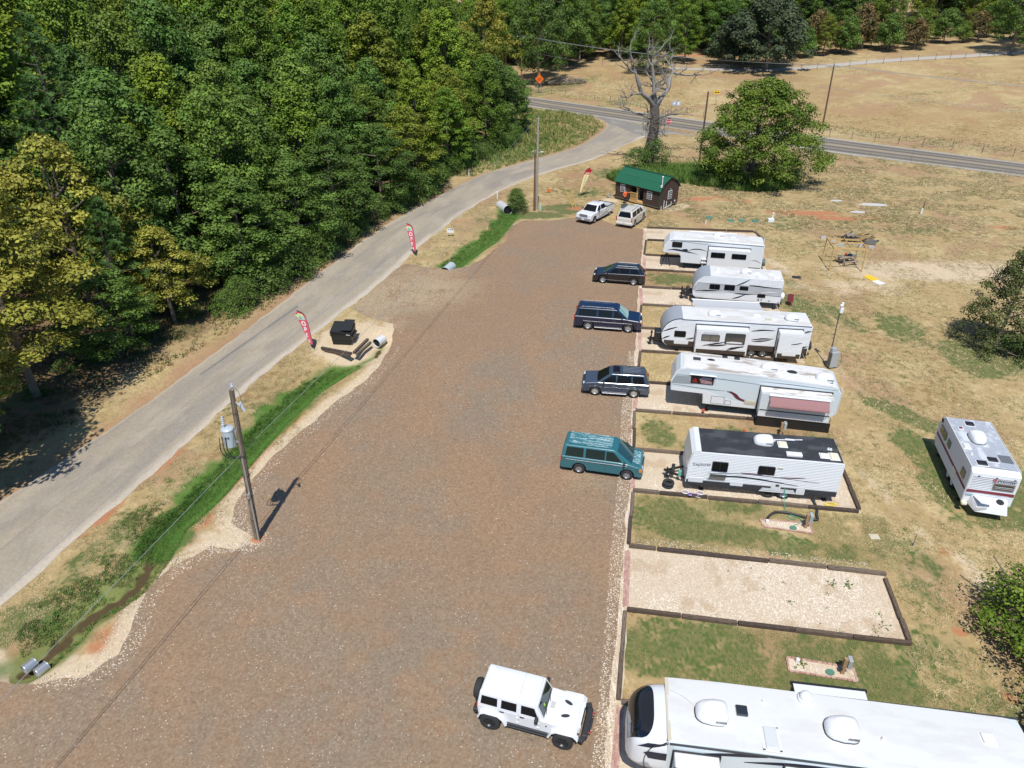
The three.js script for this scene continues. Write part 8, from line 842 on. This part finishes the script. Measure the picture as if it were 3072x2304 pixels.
  const cw = (p, w, h) => { const g = part(t, 'window', box(w + 0.12, h + 0.12, 0.05, 0, 0, 0), pvc); const pn = part(g, 'pane', box(w, h, 0.02, 0, 0, 0.022), darkGlass); part(g, 'muntin', [box(0.025, h, 0.02, -w / 6, 0, 0.034), box(0.025, h, 0.02, w / 6, 0, 0.034), box(w, 0.04, 0.02, 0, 0, 0.035), box(w, 0.02, 0.02, 0, h / 4, 0.034), box(w, 0.02, 0.02, 0, -h / 4, 0.034)], pvc); return g; }; cw(0, 0.62, 0.85).position.set(-2.35, 1.62, W + 0.02); cw(0, 0.62, 0.85).position.set(1.92, 1.55, W + 0.02); { const g = cw(0, 0.62, 0.9); g.position.set(L + 0.03, 1.6, -0.1); g.rotation.y = Math.PI / 2; } 
  part(t, 'door', box(0.9, 1.9, 0.05, 0.45, f + 1.0, W - 1.25), M([0.03, 0.03, 0.03], 0.6)); part(t, 'floodlight', [cyl(0.05, 0.05, 1.1, L + 0.05, 3.5, W - 0.1), rbox(0.2, 0.3, 0.14, 0.03, L + 0.05, 2.95, W), at(new THREE.SphereGeometry(0.11, 10, 8), L + 0.05, 4.08, W - 0.1)], pvc); part(t, 'drain_pipe', [bar([L + 0.12, 0.1, 1.1], [L + 0.12, 1.1, 1.1], 0.04), bar([L + 0.12, 0.12, 1.1], [L + 0.12, 0.3, -0.4], 0.04), bar([L + 0.12, 0.3, -0.4], [L + 0.12, 0.7, -0.4], 0.04), bar([L + 0.12, 0.2, 0.6], [L + 0.12, 0.95, 0.6], 0.04), bar([L + 0.12, 0, 1.6], [L + 0.12, 0.5, 1.6], 0.04), rbox(0.05, 0.2, 0.2, 0.02, L + 0.06, 0.65, -1.2), rbox(0.05, 0.1, 0.1, 0.02, L + 0.06, 2.3, -0.1)], pvc); }
single('step_slab', 'grey concrete step slabs before the cabin porch', 'step', [rbox(1.3, 0.2, 0.9, 0.03, 0, 0.1, 0), rbox(0.5, 0.16, 0.4, 0.02, 0.8, 0.08, 0.3)], M([0.52, 0.5, 0.46], 0.9), [15.75, 0, -88.95], 47);
for (const [l, x, z] of [['grey tyre at the left corner of the cabin', 12.6, -93.3]]) single('loose_tyre', l, 'tyre', at(new THREE.TorusGeometry(0.22, 0.09, 8, 20), 0, 0.31, 0, 0, 0.5, 0), M([0.3, 0.3, 0.3], 0.8), [x, 0, z]);
// ---------------------------------------------------------------- people: one skin per body, meshed from capsules
function person(name, label, [x, y, z], deg, pose, cols) {
  const res = 84, mc = new MarchingCubes(res, undefined, false, false, 120000), size = 2.0, cell = size / res, B = pose.bones; mc.isolation = 0;
  const dist = (px, py, pz) => { let d = 9, best = 0; for (let i = 0; i < B.length; i++) { const [a, b, ra, rb, sx = 1] = B[i], vx = b[0] - a[0], vy = b[1] - a[1], vz = b[2] - a[2], l2 = vx * vx + vy * vy + vz * vz || 1e-6; let t = ((px - a[0]) * vx + (py - a[1]) * vy + (pz - a[2]) * vz) / l2; t = t < 0 ? 0 : t > 1 ? 1 : t; const dx = (px - a[0] - vx * t) / sx, dy = py - a[1] - vy * t, dz = pz - a[2] - vz * t, e = Math.sqrt(dx * dx + dy * dy + dz * dz) - (ra + (rb - ra) * t), k = 0.03, h = Math.max(k - Math.abs(d - e), 0) / k; if (e < d) best = i; d = Math.min(d, e) - h * h * k * 0.25; } dist.best = best; return d; };
  for (let k = 0; k < res; k++) for (let j = 0; j < res; j++) for (let i = 0; i < res; i++) mc.field[k * res * res + j * res + i] = -dist((i - res / 2) * cell, (j - res / 2) * cell + 0.95, (k - res / 2) * cell);
  mc.update(); const n = mc.count, pos = new Float32Array(n * 3), nor = new Float32Array(n * 3), c = new Float32Array(n * 3);
  for (let i = 0; i < n; i++) { const px = mc.positionArray[i * 3] * size / 2, py = mc.positionArray[i * 3 + 1] * size / 2 + 0.95, pz = mc.positionArray[i * 3 + 2] * size / 2; pos.set([px, py, pz], i * 3); nor.set([mc.normalArray[i * 3], mc.normalArray[i * 3 + 1], mc.normalArray[i * 3 + 2]], i * 3); dist(px, py, pz); const q = cols[B[dist.best][5]]; c.set(q, i * 3); }
  const g = new THREE.BufferGeometry(); g.setAttribute('position', new THREE.BufferAttribute(pos, 3)); g.setAttribute('color', new THREE.BufferAttribute(c, 3)); g.computeVertexNormals();
  const t = thing(name, label, 'person', [x, y, z], deg); part(t, 'body', g, new THREE.MeshStandardMaterial({ vertexColors: true, roughness: 0.8, side: THREE.DoubleSide })); part(t, 'hair', at(new THREE.SphereGeometry(0.108, 14, 8, 0, 6.2832, 0, 1.5).scale(0.95, 1.1, 1.08), pose.head[0], pose.head[1] + 0.03, pose.head[2] - 0.012), pose.hat || M([0.05, 0.035, 0.025], 0.9)); return t;
}
const hand = (h, dx, dz) => [[h, [h[0] + dx * 0.5, h[1] - 0.05, h[2] + dz * 0.5], 0.034, 0.03, 1, 'skin'], ...[-1.5, -0.5, 0.5, 1.5].map((q) => [[h[0] + dx * 0.6, h[1] - 0.07, h[2] + q * 0.017 + dz * 0.6], [h[0] + dx, h[1] - 0.15 + Math.abs(q) * 0.012, h[2] + q * 0.02 + dz], 0.011, 0.009, 1, 'skin']), [[h[0], h[1] - 0.03, h[2] + 0.03], [h[0] + dx * 0.6, h[1] - 0.08, h[2] + 0.065], 0.012, 0.01, 1, 'skin']];
const figure = (arms, head, shoe) => ({ head, bones: [[[-0.03, 1.02, 0], [0.03, 1.02, 0], 0.155, 0.155, 1.1, 'shirt'], [[0, 1.05, 0], [0, 1.32, 0.0], 0.15, 0.165, 1.2, 'shirt'], [[-0.16, 1.4, 0], [0.16, 1.4, 0], 0.075, 0.075, 1, 'shirt'], [[0, 1.42, 0], [0, 1.54, 0.01], 0.06, 0.055, 1, 'skin'], [[0, 1.6, 0.01], [0, 1.68, 0.0], 0.088, 0.095, 0.92, 'skin'], [[0, 1.62, 0.09], [0, 1.6, 0.115], 0.016, 0.018, 1, 'skin'], [[-0.09, 1.62, 0], [-0.1, 1.65, 0], 0.018, 0.018, 1, 'skin'], [[0.09, 1.62, 0], [0.1, 1.65, 0], 0.018, 0.018, 1, 'skin'], [[-0.1, 0.95, 0], [-0.13, 0.52, 0.02], 0.1, 0.068, 1, 'leg'], [[0.1, 0.95, 0], [0.13, 0.52, 0.02], 0.1, 0.068, 1, 'leg'], [[-0.13, 0.52, 0.02], [-0.14, 0.1, -0.01], 0.065, 0.045, 1, 'shin'], [[0.13, 0.52, 0.02], [0.14, 0.1, -0.01], 0.065, 0.045, 1, 'shin'], [[-0.14, 0.05, -0.03], [-0.15, 0.045, 0.14], 0.045, 0.04, 1, 'shoe'], [[0.14, 0.05, -0.03], [0.15, 0.045, 0.14], 0.045, 0.04, 1, 'shoe'], ...arms] });
const SK = [0.42, 0.26, 0.18];
person('person', 'person in orange shirt and dark trousers leaning an arm on the porch rail', [14.3, 0.02, -90.45], -35, figure([[[-0.19, 1.4, 0], [-0.42, 1.22, 0.02], 0.062, 0.05, 1, 'shirt'], [[-0.42, 1.22, 0.02], [-0.3, 1.02, 0.14], 0.045, 0.035, 1, 'skin'], ...hand([-0.3, 1.02, 0.14], 0.04, 0.05), [[0.19, 1.4, 0], [0.42, 1.36, 0.06], 0.062, 0.05, 1, 'shirt'], [[0.42, 1.36, 0.06], [0.66, 1.34, 0.1], 0.045, 0.035, 1, 'skin'], ...hand([0.66, 1.34, 0.1], 0.07, 0.02)], [0, 1.66, 0]), { shirt: [0.8, 0.13, 0.02], skin: SK, leg: [0.03, 0.025, 0.035], shin: [0.03, 0.025, 0.035], shoe: [0.05, 0.02, 0.02] });
person('person', 'person in grey shirt and shorts standing in the porch opening', [16.05, 0.44, -90.75], -40, figure([[[-0.19, 1.4, 0], [-0.27, 1.14, 0.0], 0.058, 0.045, 1, 'shirt'], [[-0.27, 1.14, 0], [-0.2, 0.93, 0.1], 0.042, 0.033, 1, 'skin'], ...hand([-0.2, 0.93, 0.1], 0.02, 0.04), [[0.19, 1.4, 0], [0.28, 1.14, 0], 0.058, 0.045, 1, 'shirt'], [[0.28, 1.14, 0], [0.22, 1.2, 0.2], 0.042, 0.033, 1, 'skin'], ...hand([0.22, 1.2, 0.2], 0.0, 0.06)], [0, 1.66, 0]), { shirt: [0.16, 0.17, 0.18], skin: SK, leg: [0.12, 0.12, 0.14], shin: SK, shoe: [0.25, 0.25, 0.25] });
// ---------------------------------------------------------------- single trees of the camp
proto('roundTree', broadleaf({ h: 13.6, r: 8.6, c0: 0.03, clumps: 260, leaves: 190, size: 0.16, cols: [[0.062, 0.115, 0.010], [0.165, 0.225, 0.026]], trunkR: 0.42, cR: [0.9, 1.7], flat: 0.6, shapeTop: 0.7, lobe: 0.5, inner: 0.06 })); tree('roundTree', 'pecan_tree', 'big round bright green tree standing alone behind the cabin', 'tree', 33.2, -101.5, 1.0, 1.0);
proto('cedar', broadleaf({ h: 8.6, r: 3.9, c0: 0.04, clumps: 150, leaves: 280, size: 0.1, cols: [[0.045, 0.07, 0.014], [0.115, 0.135, 0.035]], trunkR: 0.18, cR: [0.6, 1.1], flat: 0.5, shapeTop: 0.42, lobe: 0.5, inner: 0.1 })); tree('cedar', 'cedar_tree', 'dark feathery tree at the right edge of the yard', 'tree', 38.3, -50.8, 0.86, 1.16);
tree('bushC', 'shrub', 'bright green shrub thicket at the right edge near the foreground trailer', 'shrub', 23.4, -22.8, 1.15, 0.95); tree('bushC', 'shrub', 'green shrub at the lower right edge beside the shade', 'shrub', 23.6, -19.8, 1.15, 1.1); tree('bushB', 'shrub', 'dark shrub beneath the right-edge cedar', 'shrub', 39.5, -48.2, 1.3, 1); tree('saplingA', 'sapling_tree', 'leafy tree beyond the lower right corner shading the grass', 'tree', 21.6, -15.0, 0.8, 0.75);
tree('bushA', 'shrub', 'green shrub under the dead tree, left side', 'shrub', 18.6, -108.5, 1.0, 0.95); tree('bushB', 'shrub', 'dark shrub at the foot of the dead tree', 'shrub', 21.2, -109.6, 1.5, 1.2); tree('bushA', 'shrub', 'shrub at the foot of the big round tree', 'shrub', 30.3, -98.5, 1.0, 0.7); tree('saplingA', 'sapling_tree', 'small sapling growing by the far ditch culvert', 'tree', 0.6, -88.6, 0.36, 0.9); tree('bushB', 'shrub', 'low shrub beside the far ditch culvert', 'shrub', 1.0, -87.2, 0.7, 1.1);
{ // dead tree: pale bare limbs
  const t = thing('dead_tree', 'tall dead grey tree with bare forked limbs behind the cabin', 'dead tree', [20.9, 0, -112.6], 0), mat = M([0.25, 0.225, 0.195], 0.95), dark = M([0.12, 0.1, 0.085], 0.95), twigs = []; t.scale.set(1.22, 1.14, 1.1);
  part(t, 'trunk', limbGeo([[0, -0.2, 0], [0.15, 2.5, 0], [0.35, 5.2, 0], [0.1, 7.4, 0]], 0.75, 0.5, 10), dark); const limbs = []; const grow = (p, d, len, r, lv) => { const pts = [p]; let q = [...p], dir = [...d]; const n = 4; for (let i = 0; i < n; i++) { dir = [dir[0] + rr(-0.42, 0.42), dir[1] + rr(-0.2, 0.26), dir[2] + rr(-0.42, 0.42)]; const l = Math.hypot(...dir); dir = dir.map((v) => v / l); q = q.map((v, k) => v + dir[k] * len / n); pts.push([...q]); } const g = limbGeo(pts, r, r * 0.45, 6); (lv > 1 ? twigs : limbs).push(g); if (lv < 4) { const k = lv === 0 ? 4 : 3; for (let i = 0; i < k; i++) { const s = pts[1 + Math.floor(rnd() * 3.99)]; grow(s, [dir[0] * 0.6 + rr(-0.9, 0.9), dir[1] * 0.6 + rr(-0.35, 0.6), dir[2] * 0.6 + rr(-0.7, 0.7)], len * rr(0.36, 0.55), r * 0.42, lv + 1); } grow(pts[n], dir, len * 0.55, r * 0.45, lv + 1); } };
  grow([0.1, 7.2, 0], [-0.62, 0.8, 0.1], 5.4, 0.36, 0); grow([0.2, 7.0, 0], [0.68, 0.76, -0.1], 5.8, 0.36, 0); grow([0.1, 7.4, 0], [-0.15, 1, 0.1], 4.8, 0.32, 0); grow([0.3, 5.6, 0], [-0.9, 0.25, 0.2], 3.4, 0.2, 1); grow([0.3, 5.8, 0], [0.9, 0.2, 0.2], 2.6, 0.2, 1); limbs.forEach((g) => part(t, 'limb', g, mat)); part(t, 'twig', merge(twigs), mat).userData.kind = 'stuff';
  const L = new Leaves(); for (let i = 0; i < 500; i++) { const a = rr(0, 6.28), r = rr(0.5, 1.5), y = rr(3.2, 6.6); L.add(0.3 + Math.cos(a) * r, y, Math.sin(a) * r, Math.cos(a), 0.2, Math.sin(a), 0.3, 0.2, 0.17, 0.13, 0.07); } part(t, 'hanging_moss', L.geo(), leafMat([1, 1, 1])); }
// ---------------------------------------------------------------- grass and gravel: too much to count
function tuftGeo(n, h, spread, w, lean = 0.5) { const p = [], nn = []; for (let i = 0; i < n; i++) { const a = rr(0, 6.2832), r = rr(0, spread), x = Math.cos(a) * r, z = Math.sin(a) * r, b = rr(0, 6.2832), l = h * rr(0.55, 1.1), dx = Math.cos(b) * l * lean, dz = Math.sin(b) * l * lean, wx = -Math.sin(b) * w, wz = Math.cos(b) * w; p.push(x - wx, 0, z - wz, x + wx, 0, z + wz, x + dx, l * (1.1 - 0.45 * lean), z + dz); for (let k = 0; k < 3; k++) nn.push(Math.cos(b) * -0.35, 0.9, Math.sin(b) * -0.35); } const g = new THREE.BufferGeometry(); g.setAttribute('position', new THREE.Float32BufferAttribute(p, 3)); g.computeVertexNormals(); return g; }
function scatter(name, label, category, geo, mat, n, where, scale, colors) {
  const m = new THREE.InstancedMesh(geo, mat, n), o = new THREE.Object3D(), c = new THREE.Color(); let k = 0, tries = 0;
  while (k < n && tries++ < n * 12) { const q = where(); if (!q) continue; const [x, z, s = 1] = q; o.position.set(x, terr(x, z) - 0.01 + (q[3] || 0), z); o.rotation.set(0, rr(0, 6.2832), 0); const sc = s * rr(scale[0], scale[1]); o.scale.set(sc, sc * rr(0.8, 1.2), sc); o.updateMatrix(); m.setMatrixAt(k, o.matrix); const cc = pick(colors), b = rr(0.75, 1.25); c.setRGB(cc[0] * b, cc[1] * b, cc[2] * b); m.setColorAt(k, c); k++; }
  m.count = k; m.name = numbered(name); m.userData = { kind: 'stuff', label, category }; m.castShadow = m.receiveShadow = true; scene.add(m); return m;
}
const white1 = M([1, 1, 1], 0.9), along = (pl) => { const i = Math.floor(rnd() * (pl.length - 1)), t = rnd(); return [lerp(pl[i][0], pl[i + 1][0], t), lerp(pl[i][1], pl[i + 1][1], t)]; };
const onSheet = (x, z) => inside(LOT, x, z);
const roadR2 = (z) => { for (let i = 0; i < ROADR.length - 2; i++) { const a = ROADR[i], b = ROADR[i + 1]; if (z <= a[1] && z >= b[1]) return lerp(a[0], b[0], (z - a[1]) / (b[1] - a[1])); } return 99; };
const onRoad = (x, z) => z > -134 && x > roadLeftX(z) - 0.3 && x < roadR2(z) + 0.2;
const GRN = [[0.055, 0.145, 0.014], [0.075, 0.18, 0.02], [0.10, 0.18, 0.03]], STRAW = [[0.50, 0.38, 0.2], [0.40, 0.29, 0.14], [0.56, 0.45, 0.26], [0.34, 0.27, 0.12]], OLIVE = [[0.14, 0.16, 0.045], [0.11, 0.145, 0.035], [0.26, 0.22, 0.09], [0.17, 0.18, 0.055]];
scatter('ditch_grass', 'lush green grass growing along the roadside ditches', 'grass', tuftGeo(9, 0.17, 0.18, 0.013, 0.9), white1, 15000, () => { const d2 = rnd() < 0.3, [a, b] = along(d2 ? DITCH2 : DITCH.slice(5, 13)), q = d2 ? 1.4 : 1.15, x = a + rr(-q, q), z = b + rr(-0.6, 0.6); if (onSheet(x, z) || onRoad(x, z) || (z < -48.4 && z > -60)) return null; const d = polyDist(d2 ? DITCH2 : DITCH, x, z); if (d > q * (0.7 + 0.5 * noise(x, z)) || (x > a && d > 1.0)) return null; return [x, z]; }, [0.7, 1.3], GRN);
scatter('ditch_weeds', 'patchy green weeds along the muddy end of the ditch', 'weeds', tuftGeo(8, 0.16, 0.14, 0.014), white1, 2600, () => { const [a, b] = along(DITCH.slice(0, 8)), x = a + rr(-2.6, 1.0), z = b + rr(-0.5, 0.5); if (onSheet(x, z) || onRoad(x, z) || noise(x * 1.1, z * 1.1) < 0.5 || polyDist(DITCH, x, z) < 0.35) return null; return [x, z]; }, [0.7, 1.2], [...GRN, ...OLIVE]);
scatter('verge_grass', 'dry straw grass on the verge between the road and the lot', 'grass', tuftGeo(8, 0.1, 0.18, 0.014, 1.3), white1, 9000, () => { const z = rr(-22, -100), xr = roadR2(z), x = xr + rr(0.2, 7); if (x > 40 || onSheet(x, z) || noise(x * 0.8, z * 0.8) < 0.38 || polyDist(z > -60 ? DITCH : DITCH2, x, z) < 1.5 || (z < -60 && z > -68) || (z < -47 && z > -57 && x > -15.5)) return null; return [x, z]; }, [0.6, 1.3], [...STRAW, OLIVE[0]]);
scatter('field_grass', 'dry tufted grass of the yard and the rough field on the right', 'grass', tuftGeo(8, 0.11, 0.24, 0.016, 1.3), white1, 42000, () => { const z = -16 - 110 * Math.pow(rnd(), 1.25), e = EDGE[0][0] + (-10.5 - z) * 0.18, x = e + rr(0.4, 75); if (Math.abs(x) > 0.711 * (13.2 - z * 0.864) + 1 || hwyS(x, z) > -6 || onRoad(x, z)) return null; if (x < e + 12.8 && z > -81) return null; if (z < -80 && x < 12 && onSheet(x, z)) return null; if (x > 24.8 && x < 29 && z > -37.5 && z < -30.5) return null; if (noise(x * 0.45, z * 0.45) < 0.42) return null; return [x, z, z < -80 ? 1.5 : 1]; }, [0.6, 1.4], [...STRAW, ...STRAW, ...OLIVE]);
scatter('lawn_grass', 'short patchy grass of the lawns between the pads', 'grass', tuftGeo(8, 0.06, 0.16, 0.011, 1.2), white1, 26000, () => { const lawns = [[2, 3], [4, 5], [6, 7], [8, 9], [10, 11], [12, 13]], w = rnd() < 0.72 ? lawns[Math.floor(rnd() * 2)] : pick(lawns), t = rnd(), a = EDGE[w[0]], b = EDGE[w[1]], q = rr(0.3, 13.5), x = lerp(a[0], b[0], lerp(0.05, 0.95, t)) + q, z = lerp(a[1], b[1], lerp(0.05, 0.95, t)) + q * 0.15; if (z > -19.5 && x > 5) { } if (noise(x * 0.7, z * 0.7) < 0.36) return null; return [x, z]; }, [0.7, 1.3], [...OLIVE, OLIVE[0], OLIVE[1], OLIVE[3], STRAW[1], STRAW[3]]);
scatter('tall_grass', 'tall green grass and brush behind the cabin', 'grass', tuftGeo(10, 0.95, 0.3, 0.03), white1, 5200, () => { const b = pick([[17, -103, 3.5, 3], [22, -104, 5, 3.6], [28, -102.5, 4.5, 4], [33, -99.5, 5.5, 3.6], [16, -98.5, 1.6, 2.4], [25, -108, 6, 2.5]]), a = rr(0, 6.28), r = Math.sqrt(rnd()), x = b[0] + Math.cos(a) * r * b[2], z = b[1] + Math.sin(a) * r * b[3]; return onRoad(x, z) ? null : [x, z]; }, [0.6, 1.35], [[0.08, 0.17, 0.02], [0.11, 0.2, 0.03], [0.15, 0.2, 0.04]]);
scatter('junction_grass', 'green and straw grass in the verge at the junction', 'grass', tuftGeo(9, 0.5, 0.3, 0.03), white1, 5200, () => { const z = rr(-104, -158), x = roadLeftX(Math.max(z, -146)) - rr(0.6, 17); if (x < woodEdge(z) - 2 || hwyS(x, z) > -8) return null; return [x, z, x > roadLeftX(Math.max(z, -146)) - 5 ? 0.9 : 1.2]; }, [0.5, 1.3], [[0.09, 0.17, 0.02], [0.13, 0.19, 0.035], [0.36, 0.3, 0.12], [0.22, 0.24, 0.06]]);
scatter('highway_grass', 'grass along the fence beyond the highway', 'grass', tuftGeo(8, 0.4, 0.4, 0.035, 1.0), white1, 5000, () => { const t = rr(-40, 95), s = rr(6, 20), x = 37 + 0.764 * t + HN[0] * s, z = -145 + 0.645 * t + HN[1] * s; if (noise(x * 0.12, z * 0.12) < 0.4) return null; return [x, z, s < 12 ? 1 : 0.7]; }, [0.5, 1.3], [[0.42, 0.34, 0.15], [0.5, 0.39, 0.2], [0.2, 0.23, 0.06]]);
scatter('wood_floor_litter', 'leaf litter and low plants on the shaded floor of the wood', 'undergrowth', tuftGeo(8, 0.22, 0.25, 0.04), white1, 5000, () => { const z = rr(-26, -100), x = woodEdge(z) + rr(-12, 3.2); if (Math.abs(x) > halfWidth(z) + 2 || onRoad(x, z) || noise(x * 0.6, z * 0.6) < 0.45) return null; return [x, z]; }, [0.5, 1.4], [[0.05, 0.09, 0.018], [0.2, 0.12, 0.05], [0.13, 0.13, 0.03], [0.26, 0.19, 0.08]]);
const stone = new THREE.IcosahedronGeometry(0.024, 0); { const p = stone.attributes.position; for (let i = 0; i < p.count; i++) p.setXYZ(i, p.getX(i) * 1.25, p.getY(i) * 0.6, p.getZ(i)); stone.computeVertexNormals(); }
scatter('lot_gravel', 'loose pale and grey stones scattered over the gravel lot', 'gravel', stone, white1, 17000, () => { const z = -11 - 46 * Math.pow(rnd(), 1.5), x = rr(-27, 11); if (!inside(LOT, x, z) || Math.abs(x) > 0.711 * (13.2 - z * 0.864) + 1) return null; if (noise(x * 0.5, z * 0.5) * 0.6 + noise(x * 2, z * 2) * 0.4 < 0.42) return null; return [x, z, 1, 0.015]; }, [0.4, 1.15], [[0.5, 0.43, 0.34], [0.36, 0.3, 0.25], [0.28, 0.22, 0.17], [0.58, 0.52, 0.44], [0.32, 0.21, 0.14], [0.16, 0.13, 0.11]]);
scatter('shoulder_gravel', 'loose white stones along the edge of the pads and the ditch', 'gravel', stone, white1, 16000, () => { const r = rnd(); if (r < 0.35) { const i = Math.floor(rnd() * 9), t = rnd(), x = lerp(EDGE[i][0], EDGE[i + 1][0], t) - rr(0.1, 0.9), z = lerp(EDGE[i][1], EDGE[i + 1][1], t); return [x, z, 1.0, 0.015]; } if (r < 0.65) { const [a, b] = along(LOT.slice(27, LOT.length - 5)); return [a + rr(-0.9, 0.8), b + rr(-0.4, 0.4), 1.0, 0.015]; } const x = rr(5.5, 18), z = -26 + (x - 12) * 0.155 + rr(-2, 2); return [x, z, 0.9, 0.02]; }, [0.5, 1.5], [[0.6, 0.5, 0.38], [0.54, 0.43, 0.3], [0.64, 0.57, 0.48], [0.42, 0.32, 0.22]]);
renderer.render(scene, camera);
